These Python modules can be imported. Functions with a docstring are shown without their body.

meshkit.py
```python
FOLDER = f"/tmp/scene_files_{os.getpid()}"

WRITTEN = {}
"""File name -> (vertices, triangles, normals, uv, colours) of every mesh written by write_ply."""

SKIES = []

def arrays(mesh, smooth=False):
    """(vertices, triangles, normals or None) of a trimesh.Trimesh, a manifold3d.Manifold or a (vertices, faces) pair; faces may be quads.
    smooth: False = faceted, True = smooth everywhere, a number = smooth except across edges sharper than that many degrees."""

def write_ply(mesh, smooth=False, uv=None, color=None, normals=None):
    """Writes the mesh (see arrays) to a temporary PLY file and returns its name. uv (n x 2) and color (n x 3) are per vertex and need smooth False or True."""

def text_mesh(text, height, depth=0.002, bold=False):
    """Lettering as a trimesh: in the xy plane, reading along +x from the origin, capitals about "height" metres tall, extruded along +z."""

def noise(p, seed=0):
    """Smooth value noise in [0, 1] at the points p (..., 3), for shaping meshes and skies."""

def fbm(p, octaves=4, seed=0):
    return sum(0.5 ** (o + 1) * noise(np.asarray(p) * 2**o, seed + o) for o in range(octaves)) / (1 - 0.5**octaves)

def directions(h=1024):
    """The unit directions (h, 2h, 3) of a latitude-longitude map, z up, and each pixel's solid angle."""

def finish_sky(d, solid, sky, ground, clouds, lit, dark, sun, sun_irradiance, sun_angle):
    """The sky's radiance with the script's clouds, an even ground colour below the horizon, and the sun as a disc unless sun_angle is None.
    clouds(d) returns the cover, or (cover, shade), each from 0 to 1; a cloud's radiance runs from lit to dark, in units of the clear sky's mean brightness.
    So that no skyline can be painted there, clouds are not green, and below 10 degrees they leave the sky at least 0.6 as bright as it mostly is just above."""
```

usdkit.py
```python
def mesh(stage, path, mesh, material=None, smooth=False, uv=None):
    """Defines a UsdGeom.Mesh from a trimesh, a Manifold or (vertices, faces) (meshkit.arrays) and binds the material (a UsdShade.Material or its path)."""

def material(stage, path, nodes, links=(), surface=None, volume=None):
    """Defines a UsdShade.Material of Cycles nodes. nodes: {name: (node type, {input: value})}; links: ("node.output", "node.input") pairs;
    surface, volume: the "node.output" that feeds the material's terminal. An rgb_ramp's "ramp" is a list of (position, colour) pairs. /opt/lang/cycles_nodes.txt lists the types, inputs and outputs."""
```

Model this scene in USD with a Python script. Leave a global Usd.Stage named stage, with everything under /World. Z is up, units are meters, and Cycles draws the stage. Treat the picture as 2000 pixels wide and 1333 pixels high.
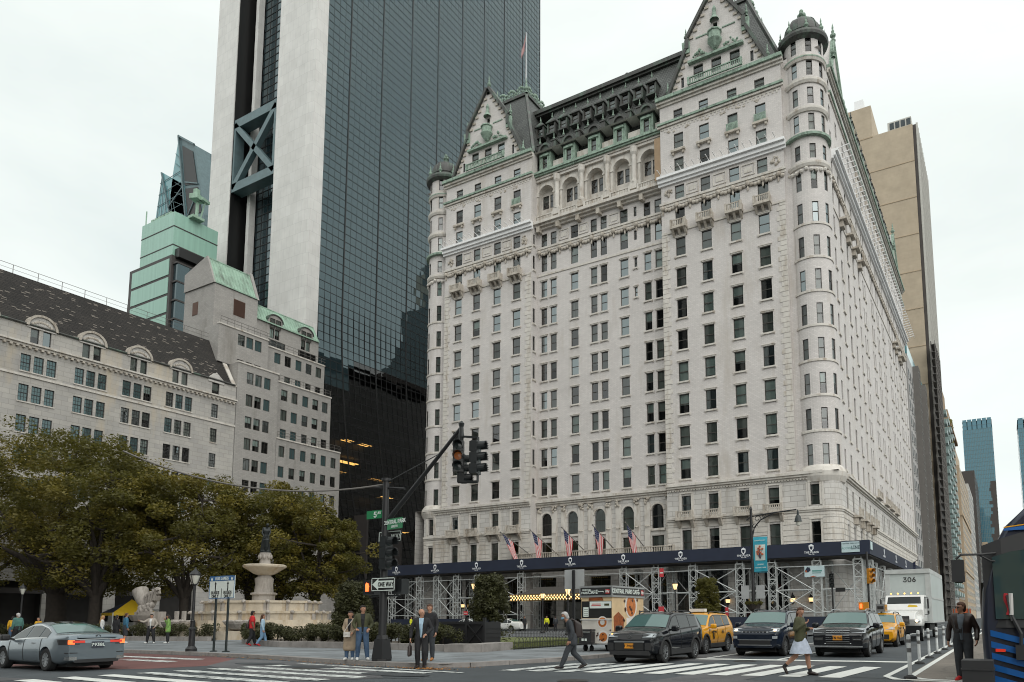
import math, random
import numpy as np, trimesh, manifold3d as m3, usdkit, meshkit
from pxr import Usd, UsdGeom, UsdLux, UsdShade, Gf, Sdf
PI = math.pi
stage = Usd.Stage.CreateInMemory()
UsdGeom.SetStageUpAxis(stage, UsdGeom.Tokens.z)
UsdGeom.SetStageMetersPerUnit(stage, 1.0)
UsdGeom.Xform.Define(stage, '/World')
UsdGeom.Scope.Define(stage, '/World/Looks')
# ------------------------------------------------------------------ camera, sky, sun, exposure
YAW, PITCH, ROLL, FPX, CX, CY = .518865, .11524, -.0063979, 1436.36, 1145.55, 1041.26
cam = UsdGeom.Camera.Define(stage, '/World/camera')
_f = np.array([-math.sin(YAW)*math.cos(PITCH), math.cos(YAW)*math.cos(PITCH), math.sin(PITCH)])
_r = np.array([math.cos(YAW), math.sin(YAW), 0.]); _u = np.cross(_r, _f)
_r2 = _r*math.cos(ROLL)+_u*math.sin(ROLL); _u2 = -_r*math.sin(ROLL)+_u*math.cos(ROLL)
UsdGeom.Xformable(cam).AddTransformOp().Set(Gf.Matrix4d(*_r2, 0, *_u2, 0, *(-_f), 0, 0, 0, 1.5, 1))
cam.CreateHorizontalApertureAttr(36.0); cam.CreateVerticalApertureAttr(36.0*682/1024)
cam.CreateFocalLengthAttr(FPX/2000*36)
cam.CreateHorizontalApertureOffsetAttr(-(CX-1000)/2000*36)
cam.CreateVerticalApertureOffsetAttr((CY-666.5)/2000*36)
cam.CreateClippingRangeAttr(Gf.Vec2f(.05, 6000))
cam.GetExposureAttr().Set(0.52)
SUN = np.array([.55, -.42, .72]); SUN /= np.linalg.norm(SUN)
sky_mat = usdkit.material(stage, '/World/Looks/overcast_sky', {
    'sky': ('sky_texture', dict(sky_type='single_scattering', sun_disc=False, sun_elevation=math.asin(SUN[2]), sun_rotation=math.atan2(SUN[0], SUN[1]), aerosol_density=2.0)),
    'tc': ('texture_coordinate', {}), 'mp': ('mapping', dict(scale=(1.0, 1.0, 2.4))),
    'n': ('noise_texture', dict(scale=2.0, detail=7, roughness=.5, distortion=.25)),
    'r': ('rgb_ramp', dict(ramp=[(.26, (5.5, 6.1, 6.0)), (.46, (6.6, 7.05, 6.8)), (.56, (7.0, 7.4, 7.15)), (.7, (7.7, 8.0, 7.75))])),
    'm': ('mix', dict(mix_type='mix', fac=.95)),
    'b': ('background_shader', dict(strength=.1))},
    [('tc.generated', 'mp.vector'), ('mp.vector', 'n.vector'), ('n.fac', 'r.fac'), ('sky.color', 'm.color1'), ('r.color', 'm.color2'), ('m.color', 'b.color')], surface='b.background')
dome = UsdLux.DomeLight.Define(stage, '/World/sky'); dome.CreateIntensityAttr(1.0)
UsdShade.MaterialBindingAPI.Apply(dome.GetPrim()).Bind(sky_mat)
dome.GetPrim().SetCustomDataByKey('kind', 'structure'); dome.GetPrim().SetCustomDataByKey('label', 'pale overcast sky with soft thin clouds')
sun = UsdLux.DistantLight.Define(stage, '/World/sun'); sun.CreateIntensityAttr(.40); sun.CreateAngleAttr(85.0); sun.CreateNormalizeAttr(True)
sun.CreateColorAttr(Gf.Vec3f(1, .97, .93))
_z = SUN; _x = np.cross([0, 0, 1.], _z); _x /= np.linalg.norm(_x); _y = np.cross(_z, _x)
UsdGeom.Xformable(sun).AddTransformOp().Set(Gf.Matrix4d(*_x, 0, *_y, 0, *_z, 0, 0, 0, 0, 1))

# ------------------------------------------------------------------ helpers: names, things, meshes
rng = random.Random(7); nrng = np.random.default_rng(7)
_used = {}
def numbered(parent, name):
    k = (parent, name); n = _used.get(k, 0); _used[k] = n+1
    return f'{parent}/{name}' + (f'_{n:03d}' if n else '')
def tagp(prim, label=None, cat=None, group=None, kind=None):
    for k, v in (('label', label), ('category', cat), ('group', group), ('kind', kind)):
        if v: prim.SetCustomDataByKey(k, v)
class T:
    """a thing: an Xform at its base, its parts are children"""
    def __init__(s, name, label=None, cat=None, loc=(0, 0, 0), rot=0, group=None, kind=None):
        s.path = numbered('/World', name); x = UsdGeom.Xform.Define(stage, s.path)
        x.AddTranslateOp().Set(Gf.Vec3d(*map(float, loc)))
        if rot: x.AddRotateZOp().Set(float(rot))
        s.loc = np.array(loc, float); s.rot = rot; s.prim = x.GetPrim(); tagp(s.prim, label, cat, group, kind)
    def part(s, name, b, mat, parent=None, label=None, smooth=False, kind=None):
        return put(name, b, mat, parent or s.path, label=label, smooth=smooth, kind=kind, off=s.loc if not s.rot else None, rot=s.rot)
    def lpart(s, name, b, mat, parent=None, label=None, smooth=False, kind=None):
        return put(name, b, mat, parent or s.path, label=label, smooth=smooth, kind=kind)
def put(name, b, mat, parent='/World', label=None, cat=None, group=None, kind=None, smooth=False, off=None, rot=0):
    """one Mesh prim; off: the world position of the thing it is a part of"""
    v, f = b.arr() if isinstance(b, B) else (np.asarray(b.vertices), np.asarray(b.faces)) if hasattr(b, 'faces') else b
    if off is not None: v = v-np.asarray(off)
    p = numbered(parent, name)
    m = usdkit.mesh(stage, p, (v, f), MAT[mat], smooth=smooth)
    tagp(m.GetPrim(), label, cat, group, kind)
    return p
def clone(src, name, label, cat, loc, rot=0, group=None):
    t = T(name, label, cat, loc, rot, group)
    t.prim.GetReferences().AddInternalReference(src.path); t.prim.SetInstanceable(True)
    return t
class B:
    """collects triangles"""
    def __init__(s): s.V = []; s.F = []; s.n = 0; s.M = None
    def add(s, v, f):
        v = np.asarray(v, float); f = np.asarray(f, int)
        if f.shape[1] == 4: f = np.vstack([f[:, [0, 1, 2]], f[:, [0, 2, 3]]])
        if s.M is not None: v = v@s.M[:3, :3].T+s.M[:3, 3]
        s.V.append(v); s.F.append(f+s.n); s.n += len(v); return s
    def arr(s):
        return (np.vstack(s.V), np.vstack(s.F)) if s.V else (np.zeros((3, 3)), np.array([[0, 1, 2]]))
    def mesh(s): v, f = s.arr(); return trimesh.Trimesh(v, f, process=False)
    def addm(s, m):
        if hasattr(m, 'to_mesh'):
            q = m.to_mesh(); return s.add(q.vert_properties[:, :3], q.tri_verts)
        return s.add(m.vertices, m.faces)
    def quad(s, a, b, c, d): return s.add([a, b, c, d], [[0, 1, 2, 3]])
    def box(s, x0, x1, y0, y1, z0, z1):
        v = [(x, y, z) for x in (x0, x1) for y in (y0, y1) for z in (z0, z1)]
        return s.add(v, [[0, 1, 3, 2], [4, 6, 7, 5], [0, 4, 5, 1], [2, 3, 7, 6], [0, 2, 6, 4], [1, 5, 7, 3]])
    def cbox(s, c, d, rz=0, tilt=0):
        """box centred at c of size d turned by rz (radians) about z"""
        v = np.array([(x, y, z) for x in (-.5, .5) for y in (-.5, .5) for z in (-.5, .5)])*np.array(d)
        ct, st = math.cos(tilt), math.sin(tilt); v = v@np.array([[ct, 0, st], [0, 1, 0], [-st, 0, ct]]).T
        cr, sr = math.cos(rz), math.sin(rz); v = v@np.array([[cr, -sr, 0], [sr, cr, 0], [0, 0, 1]]).T+np.array(c)
        return s.add(v, [[0, 1, 3, 2], [4, 6, 7, 5], [0, 4, 5, 1], [2, 3, 7, 6], [0, 2, 6, 4], [1, 5, 7, 3]])
    def hexa(s, lo, hi):
        """lo, hi: 4 points each (same turn)"""
        return s.add(list(lo)+list(hi), [[3, 2, 1, 0], [4, 5, 6, 7], [0, 1, 5, 4], [1, 2, 6, 5], [2, 3, 7, 6], [3, 0, 4, 7]])
    def tube(s, pts, r, n=6, caps=True):
        pts = np.asarray(pts, float); k = len(pts); r = np.broadcast_to(np.asarray(r, float), (k,))
        d = np.gradient(pts, axis=0); d /= np.maximum(np.linalg.norm(d, axis=1, keepdims=True), 1e-9)
        ref = np.array([0, 0, 1.]) if abs(d[0][2]) < .9 else np.array([1., 0, 0])
        a = np.linspace(0, 2*PI, n, endpoint=False); V = []
        for i in range(k):
            e = np.cross(d[i], ref); e /= max(np.linalg.norm(e), 1e-9); g = np.cross(d[i], e)
            V.append(pts[i]+r[i]*(np.cos(a)[:, None]*e+np.sin(a)[:, None]*g))
        V = np.vstack(V); F = []
        for i in range(k-1):
            for j in range(n):
                j2 = (j+1) % n; F.append([i*n+j, i*n+j2, (i+1)*n+j2, (i+1)*n+j])
        s.add(V, F)
        if caps:
            for i, o in ((0, 1), (k-1, 0)):
                c = np.vstack([pts[i][None], V[i*n:(i+1)*n]])
                s.add(c, [[0, 1+j, 1+(j+1) % n] for j in range(n)])
        return s
    def bar(s, p, q, w, h=None):
        """square bar between two points"""
        p, q = np.array(p, float), np.array(q, float); d = q-p; d /= np.linalg.norm(d)
        ref = np.array([0, 0, 1.]) if abs(d[2]) < .95 else np.array([1., 0, 0])
        e = np.cross(d, ref); e /= np.linalg.norm(e); g = np.cross(e, d); h = h or w
        o = [(-1, -1), (1, -1), (1, 1), (-1, 1)]
        return s.hexa([p+a*w/2*e+b*h/2*g for a, b in o], [q+a*w/2*e+b*h/2*g for a, b in o])
    def lathe(s, prof, n=16, c=(0, 0, 0), a0=0, a1=2*PI):
        full = abs(a1-a0-2*PI) < 1e-6; m = n if full else n+1
        a = np.linspace(a0, a1, n, endpoint=False) if full else np.linspace(a0, a1, n+1)
        V = np.array([(c[0]+r*math.cos(t), c[1]+r*math.sin(t), c[2]+z) for r, z in prof for t in a]); F = []
        for i in range(len(prof)-1):
            for j in range(n):
                j2 = (j+1) % m; F.append([i*m+j, i*m+j2, (i+1)*m+j2, (i+1)*m+j])
        return s.add(V, F)
    def prism(s, poly, z0, z1):
        """vertical prism over a polygon (any simple one)"""
        from shapely.geometry import Polygon
        m = trimesh.creation.extrude_polygon(Polygon(poly), z1-z0, engine='earcut'); m.apply_translation((0, 0, z0)); return s.add(m.vertices, m.faces)
    def plate(s, poly, fr, d0, d1):
        """polygon in a facade's (u, z), thick from depth d0 to d1"""
        from shapely.geometry import Polygon
        m = trimesh.creation.extrude_polygon(poly if hasattr(poly, 'exterior') else Polygon(poly), abs(d1-d0), engine='earcut')
        v = m.vertices; return s.add([fr(u, z, min(d0, d1)+w) for u, z, w in v], m.faces)
    def text(s, txt, h, fr, u, z, d=-.01, bold=True, center=True, sx=1, depth=.008):
        m = meshkit.text_mesh(txt, h, .004, bold); v = np.array(m.vertices); w = v[:, 0].max()*sx
        u0 = u-w/2 if center else u
        return s.add([fr(u0+sx*a, z+b, d-c*depth/.004) for a, b, c in v], m.faces)
    def ball(s, c, r, n=8):
        p = [(math.sin(t), -math.cos(t)) for t in np.linspace(0, PI, n//2+2)]
        r = np.broadcast_to(np.asarray(r, float), (3,)); q = B().lathe(p, n).arr()
        return s.add(q[0]*r+np.array(c), q[1])
class Fr:
    """a facade plane: (u along it, z, d inward) -> world"""
    def __init__(s, o, u, n): s.o = np.array(o, float); s.u = np.array(u, float); s.n = np.array(n, float)
    def __call__(s, u, z, d=0): return s.o+s.u*u+s.n*d+np.array([0, 0, z])
class Cy:
    """a round turret: u is the angle, d goes inward"""
    def __init__(s, c, r): s.c = c; s.r = r
    def __call__(s, u, z, d=0): return np.array([s.c[0]+(s.r-d)*math.cos(u), s.c[1]+(s.r-d)*math.sin(u), z])
def fbox(b, fr, u0, u1, z0, z1, d0, d1, seg=1):
    us = np.linspace(u0, u1, seg+1)
    for a, c in zip(us[:-1], us[1:]):
        b.hexa([fr(a, z0, d0), fr(c, z0, d0), fr(c, z0, d1), fr(a, z0, d1)], [fr(a, z1, d0), fr(c, z1, d0), fr(c, z1, d1), fr(a, z1, d1)])
def wall(b, fr, u0, u1, z0, z1, holes, dep=.3, us=(), zs=()):
    U = sorted({u0, u1, *[x for h in holes for x in h[:2] if u0 < x < u1], *us}); Z = sorted({z0, z1, *[x for h in holes for x in h[2:4] if z0 < x < z1], *zs})
    for i in range(len(U)-1):
        um = (U[i]+U[i+1])/2; hs = [h for h in holes if h[0] < um < h[1]]; run = None
        for j in range(len(Z)):
            solid = j < len(Z)-1 and not any(h[2] < (Z[j]+Z[j+1])/2 < h[3] for h in hs)
            if solid and run is None: run = Z[j]
            if not solid and run is not None:
                b.quad(fr(U[i], run), fr(U[i+1], run), fr(U[i+1], Z[j]), fr(U[i], Z[j])); run = None
    for a, c, e, g in [h[:4] for h in holes]:
        b.quad(fr(a, e), fr(a, e, dep), fr(a, g, dep), fr(a, g)); b.quad(fr(c, e), fr(c, g), fr(c, g, dep), fr(c, e, dep))
        b.quad(fr(a, e), fr(c, e), fr(c, e, dep), fr(a, e, dep)); b.quad(fr(a, g), fr(a, g, dep), fr(c, g, dep), fr(c, g))
def archfill(b, fr, u0, u1, zs, zt, dep, n=10):
    """what is left of the rectangle above a half-round arch springing at zs"""
    c, r = (u0+u1)/2, (u1-u0)/2; a = np.linspace(PI, 0, n+1)
    P = [(c+r*math.cos(t), zs+r*math.sin(t)) for t in a]
    for p, q in zip(P[:-1], P[1:]):
        b.quad(fr(p[0], p[1]), fr(q[0], q[1]), fr(q[0], zt), fr(p[0], zt))
        b.quad(fr(*p), fr(*p, dep), fr(*q, dep), fr(*q))
# ------------------------------------------------------------------ materials
MAT = {}
def mat(name, col, rough=.6, metal=0, var=.12, scale=1.5, bump=0, bscale=None, island=0, coat=0, emit=None, es=0, spec=.5, dirt=None, transl=0, stretch=None, rnd=0):
    c = np.array(col, float); N = {'p': ('principled_bsdf', dict(base_color=tuple(c), roughness=rough, metallic=metal, coat_weight=coat, specular_ior_level=spec)), 'g': ('geometry', {})}
    L = []
    if emit is not None: N['p'][1].update(emission_color=tuple(emit), emission_strength=es)
    if var:
        N['n'] = ('noise_texture', dict(scale=scale, detail=5, roughness=.6)); N['r'] = ('rgb_ramp', dict(ramp=[(.25, tuple(c*(1-var))), (.5, tuple(c)), (.75, tuple(np.minimum(c*(1+var), .95)))]))
        src = 'g.position'
        if stretch: N['mp'] = ('mapping', dict(scale=stretch)); L += [('g.position', 'mp.vector')]; src = 'mp.vector'
        L += [(src, 'n.vector'), ('n.fac', 'r.fac')]; last = 'r.color'
        if dirt:
            N['n2'] = ('noise_texture', dict(scale=dirt[1], detail=6, roughness=.7)); N['mr'] = ('map_range', dict(from_min=.5, from_max=.72, to_min=0, to_max=1, clamp=True)); N['mx'] = ('mix', dict(mix_type='mix', color2=tuple(dirt[0])))
            N['mp2'] = ('mapping', dict(scale=dirt[2] if len(dirt) > 2 else (1, 1, .25))); L += [('g.position', 'mp2.vector'), ('mp2.vector', 'n2.vector'), ('n2.fac', 'mr.value'), ('mr.result', 'mx.fac'), (last, 'mx.color1')]; last = 'mx.color'
        if island or rnd:
            N['hs'] = ('hsv', {}); N['mi'] = ('map_range', dict(from_min=0, from_max=1, to_min=1-(island or rnd), to_max=1+(island or rnd)))
            if rnd: N['oi'] = ('object_info', {}); L += [('oi.random', 'mi.value')]
            else: L += [('g.random_per_island', 'mi.value')]
            L += [('mi.result', 'hs.value'), (last, 'hs.color')]; last = 'hs.color'
        L += [(last, 'p.base_color')]
    if bump:
        N['nb'] = ('noise_texture', dict(scale=bscale or scale*8, detail=4)); N['b'] = ('bump', dict(strength=bump, distance=.02)); L += [('g.position', 'nb.vector'), ('nb.fac', 'b.height'), ('b.normal', 'p.normal')]
    out = 'p.BSDF'
    if transl:
        N['t'] = ('translucent_bsdf', {}); N['mc'] = ('mix_closure', dict(fac=transl)); L += [(last, 't.color'), ('p.BSDF', 'mc.closure1'), ('t.BSDF', 'mc.closure2')]; out = 'mc.closure'
    MAT[name] = usdkit.material(stage, '/World/Looks/'+name, N, L, surface=out)
def brickmat(name, c1, c2, mortar, bw, rh, rough=.75, ms=.02, dirt=None, bump=.4, var=.1, axis='xz'):
    """masonry joints on upright walls that run along x or y (or 'xy' for the ground)"""
    N = {'g': ('geometry', {}), 's': ('separate_xyz', {}), 'a': ('math', dict(math_type='add')), 'cm': ('combine_xyz', {}),
         'br': ('brick_texture', dict(color1=c1, color2=c2, mortar=mortar, scale=1, mortar_size=ms, mortar_smooth=.3, brick_width=bw, row_height=rh)),
         'n': ('noise_texture', dict(scale=.35, detail=6, roughness=.65)), 'r': ('rgb_ramp', dict(ramp=[(.3, (1-var,)*3), (.7, (1+var*.4,)*3)])), 'm': ('mix', dict(mix_type='multiply', fac=1)),
         'b': ('bump', dict(strength=bump, distance=.015, invert=True)), 'p': ('principled_bsdf', dict(roughness=rough))}
    L = [('g.position', 's.vector'), ('s.x', 'a.value1'), ('s.y', 'a.value2'), ('cm.vector', 'br.vector'), ('g.position', 'n.vector'), ('n.fac', 'r.fac'), ('br.color', 'm.color1'), ('r.color', 'm.color2'), ('br.fac', 'b.height'), ('b.normal', 'p.normal')]
    L += [('a.value', 'cm.x'), ('s.z', 'cm.y')] if axis == 'xz' else [('s.x', 'cm.x'), ('s.y', 'cm.y')]
    last = 'm.color'
    if dirt:
        N['n2'] = ('noise_texture', dict(scale=dirt[1], detail=6, roughness=.7)); N['mp2'] = ('mapping', dict(scale=(1, 1, .22))); N['mr'] = ('map_range', dict(from_min=dirt[2], from_max=dirt[2]+.22, to_min=0, to_max=1, clamp=True)); N['mx'] = ('mix', dict(mix_type='mix', color2=dirt[0]))
        L += [('g.position', 'mp2.vector'), ('mp2.vector', 'n2.vector'), ('n2.fac', 'mr.value'), ('mr.result', 'mx.fac'), (last, 'mx.color1')]; last = 'mx.color'
    L.append((last, 'p.base_color'))
    MAT[name] = usdkit.material(stage, '/World/Looks/'+name, N, L, surface='p.BSDF')
def glassmat(name, tint=(.75, .8, .8), ior=1.55, rough=.01, gl=(1, 1, 1)):
    N = {'f': ('fresnel', dict(IOR=ior)), 't': ('transparent_bsdf', dict(color=tint)), 'gl': ('glossy_bsdf', dict(color=gl, roughness=rough)), 'm': ('mix_closure', {})}
    MAT[name] = usdkit.material(stage, '/World/Looks/'+name, N, [('f.fac', 'm.fac'), ('t.BSDF', 'm.closure1'), ('gl.BSDF', 'm.closure2')], surface='m.closure')
brickmat('hotel_brick', (.625, .59, .567), (.555, .525, .505), (.485, .46, .44), .46, .15, .8, .022, dirt=((.43, .39, .345), .3, .54), bump=.25)
brickmat('hotel_ashlar', (.58, .56, .53), (.50, .48, .455), (.32, .30, .275), 1.5, .62, .75, .03, dirt=((.34, .31, .27), .4, .54), bump=.6, var=.16)
mat('hotel_trim', (.56, .53, .485), .75, var=.14, scale=.8, dirt=((.33, .275, .215), 1.2), bump=.2)
mat('carved_stone', (.45, .41, .355), .85, var=.22, scale=5, dirt=((.2, .16, .12), 1.6), bump=.6, bscale=14)
mat('white_cover', (.78, .78, .78), .5, var=.05)
mat('copper', (.25, .335, .27), .8, var=.35, scale=2.2, dirt=((.07, .085, .07), 2.4, (1, 1, .3)), bump=.3)
mat('dark_copper', (.05, .05, .046), .5, var=.35, scale=1.2, dirt=((.10, .16, .12), .9, (1, 1, .4)))
brickmat('slate_roof', (.10, .108, .10), (.065, .07, .066), (.015, .016, .015), .5, .34, .5, .04, bump=.8, var=.35)
mat('bronze_frame', (.055, .05, .042), .5, var=.1)
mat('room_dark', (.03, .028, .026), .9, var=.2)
mat('blind_grey', (.33, .34, .32), .9, var=.12, stretch=(12, 12, .3), scale=1, rnd=.3)
mat('blind_white', (.74, .80, .77), .9, var=.06, rnd=.15)
mat('curtain', (.42, .41, .38), .9, var=.3, stretch=(9, 9, .15), scale=1, rnd=.35)
mat('plywood', (.30, .21, .13), .8, var=.15)
glassmat('pane_glass', (.8, .88, .86), 1.95); glassmat('pane_dim', (.7, .76, .74), 1.6); glassmat('pane_bright', (.82, .9, .9), 3.1, gl=(.88, .98, 1))
# ---------------------------------------------------------------- windows
class Stuff:
    """windows past the count limit are joined into one part of each kind"""
    def __init__(s): s.b = {}
    def get(s, k):
        if k not in s.b: s.b[k] = B()
        return s.b[k]
    def flush(s, t, parts):
        for k, (nm, m) in parts.items():
            if k in s.b: t.part(nm, s.b[k], m, kind='stuff')
def window(t, fr, ua, ub, za, zb, d=.22, fw=.07, sash='double', sill=True, lintel=True, stuff=None, trim='hotel_trim', frm='bronze_frame', glass='pane_glass', cover=None, muntin=None, us=1, name='window'):
    f, p, s, l = B(), B(), B(), B(); sc = (1/fr.r if isinstance(fr, Cy) else 1)
    fu = fw*sc
    fbox(f, fr, ua, ua+fu, za, zb, d-.09, d); fbox(f, fr, ub-fu, ub, za, zb, d-.09, d)
    fbox(f, fr, ua+fu, ub-fu, za, za+fw, d-.088, d); fbox(f, fr, ua+fu, ub-fu, zb-fw, zb, d-.088, d)
    if sash == 'double': zm = (za+zb)/2; fbox(f, fr, ua+fu, ub-fu, zm-.04, zm+.04, d-.1, d-.01)
    if muntin:
        for i in range(1, muntin[0]): u = ua+fu+(ub-ua-2*fu)*i/muntin[0]; fbox(f, fr, u-.018*sc, u+.018*sc, za+fw, zb-fw, d-.07, d-.02)
        for j in range(1, muntin[1]): z = za+fw+(zb-za-2*fw)*j/muntin[1]; fbox(f, fr, ua+fu, ub-fu, z-.018, z+.018, d-.068, d-.022)
    p.quad(fr(ua+fu, za+fw, d-.045), fr(ub-fu, za+fw, d-.045), fr(ub-fu, zb-fw, d-.045), fr(ua+fu, zb-fw, d-.045))
    o = .16*sc
    if sill: fbox(s, fr, ua-o, ub+o, za-.2, za, -.16, d-.005); fbox(s, fr, ua-o, ua, za-.32, za-.2, -.1, 0); fbox(s, fr, ub, ub+o, za-.32, za-.2, -.1, 0)
    if lintel: fbox(l, fr, ua-o*.6, ub+o*.6, zb+.02, zb+.16, -.1, 0); fbox(l, fr, ua-o, ub+o, zb+.16, zb+.25, -.16, 0)
    r = rng.random() if cover is None else cover
    bl, bm = None, None
    def bq(z0, z1, m):
        b = B(); b.quad(fr(ua+.01*sc, z0, d+.12), fr(ub-.01*sc, z0, d+.12), fr(ub-.01*sc, z1, d+.12), fr(ua+.01*sc, z1, d+.12)); return b, m
    H = zb-za
    if r < .2: bl, bm = bq(za, zb, 'blind_grey')
    elif r < .3: bl, bm = bq(za, zb, 'blind_white')
    elif r < .45: bl, bm = bq(za, zb, 'curtain')
    elif r < .6: bl, bm = bq(zb-H*rng.choice((.3, .5, .5, .62)), zb, 'blind_grey')
    elif r < .72: bl, bm = bq(zb-H*rng.choice((.5, .55, .9)), zb, 'blind_white')
    if stuff is not None:
        for k, b in (('frame', f), ('pane', p), ('sill', s), ('lintel', l), (bm, bl)):
            if b is not None and b.V: stuff.get(k).add(*b.arr())
    else:
        w = t.part(name, f, frm); t.part('pane', p, glass if glass != 'pane_glass' else ('pane_glass', 'pane_dim', 'pane_bright', 'pane_glass', 'pane_bright', 'pane_dim', 'pane_glass')[rng.randrange(7)], w)
        if s.V: t.part('sill', s, trim, w)
        if l.V: t.part('lintel', l, trim, w)
        if bl is not None: t.part('blind', bl, bm, w)
STUFFPARTS = {'frame': ('far_window_frames', 'bronze_frame'), 'pane': ('far_window_panes', 'pane_glass'), 'sill': ('far_window_sills', 'hotel_trim'), 'lintel': ('far_window_lintels', 'hotel_trim'), 'blind_grey': ('far_window_blinds', 'blind_grey'), 'curtain': ('far_window_curtains', 'curtain'), 'blind_white': ('far_window_shades', 'blind_white')}
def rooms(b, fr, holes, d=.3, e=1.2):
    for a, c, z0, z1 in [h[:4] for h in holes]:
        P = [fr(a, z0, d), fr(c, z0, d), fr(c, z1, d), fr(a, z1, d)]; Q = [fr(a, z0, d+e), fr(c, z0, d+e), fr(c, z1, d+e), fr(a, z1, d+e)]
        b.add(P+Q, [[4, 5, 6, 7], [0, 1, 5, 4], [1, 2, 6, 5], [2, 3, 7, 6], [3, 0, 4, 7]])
def cornice(b, fr, u0, u1, steps, seg=1):
    for z0, z1, d in steps: fbox(b, fr, u0, u1, z0, z1, -d, .0, seg)
def balustrade(b, fr, u0, u1, z0, h, d0, d1, step=.22, ends=True, seg=1):
    fbox(b, fr, u0, u1, z0, z0+.1, d0, d1, seg); fbox(b, fr, u0, u1, z0+h-.12, z0+h, d0, d1, seg)
    n = max(2, int((u1-u0)/step)); dm = (d0+d1)/2; w = .05
    for i in range(n):
        u = u0+(i+.5)*(u1-u0)/n; fbox(b, fr, u-w, u+w, z0+.1, z0+h-.12, dm-w, dm+w)
    if ends:
        for u in (u0+.08, u1-.08): fbox(b, fr, u-.13, u+.13, z0-.01, z0+h+.06, d0-.04, d1+.04)
def finial(b, p, s, n=8):
    b.lathe([(.22*s, 0), (.22*s, .1*s), (.1*s, .16*s), (.1*s, .3*s), (.24*s, .45*s), (.26*s, .6*s), (.1*s, .75*s), (.14*s, .95*s), (.06*s, 1.1*s), (.09*s, 1.3*s), (.0, 1.75*s)], n, p)
# ---------------------------------------------------------------- the grand hotel
hotel = T('grand_hotel', 'white brick grand hotel with green copper roofs, corner turrets and gables', 'hotel', (-45.5, 120, 0))
XL, XR, YF, YC, YB = -71.25, -19.75, 82.0, 83.54, 158.0
F1 = Fr((0, YF, 0), (1, 0, 0), (0, 1, 0)); FC = Fr((0, YC, 0), (1, 0, 0), (0, 1, 0)); FR = Fr((-15.2, 0, 0), (0, 1, 0), (-1, 0, 0))
FX = Fr((-55.54, 0, 0), (0, 1, 0), (-1, 0, 0))           # right-hand return of the left wing
K = [20.56+4.056*k for k in range(8)]
WING = [[-68.66, -65.23, -61.5, -58.05], [-32.95, -29.5, -25.8, -22.34]]
WU = [(-71.25, -55.54), (-35.46, -19.75)]
far = Stuff(); room = B(); trim = B(); carve = B(); wall_b = [B(), B()]; ash_ = {}; cop = B(); white = B()
def rows_of(uc, w):
    R = [(uc-w, uc+w, t-2.42, t) for t in K]
    R += [(uc-w, uc+w, 50.35, 52.9), (uc-w*.97, uc+w*.97, 54.2, 56.0), (uc-w, uc+w, 57.6, 59.7), (uc-w, uc+w, 60.95, 63.05), (uc-w*.95, uc+w*.95, 64.85+.25, 66.35)]
    return R
BALC = []
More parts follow.
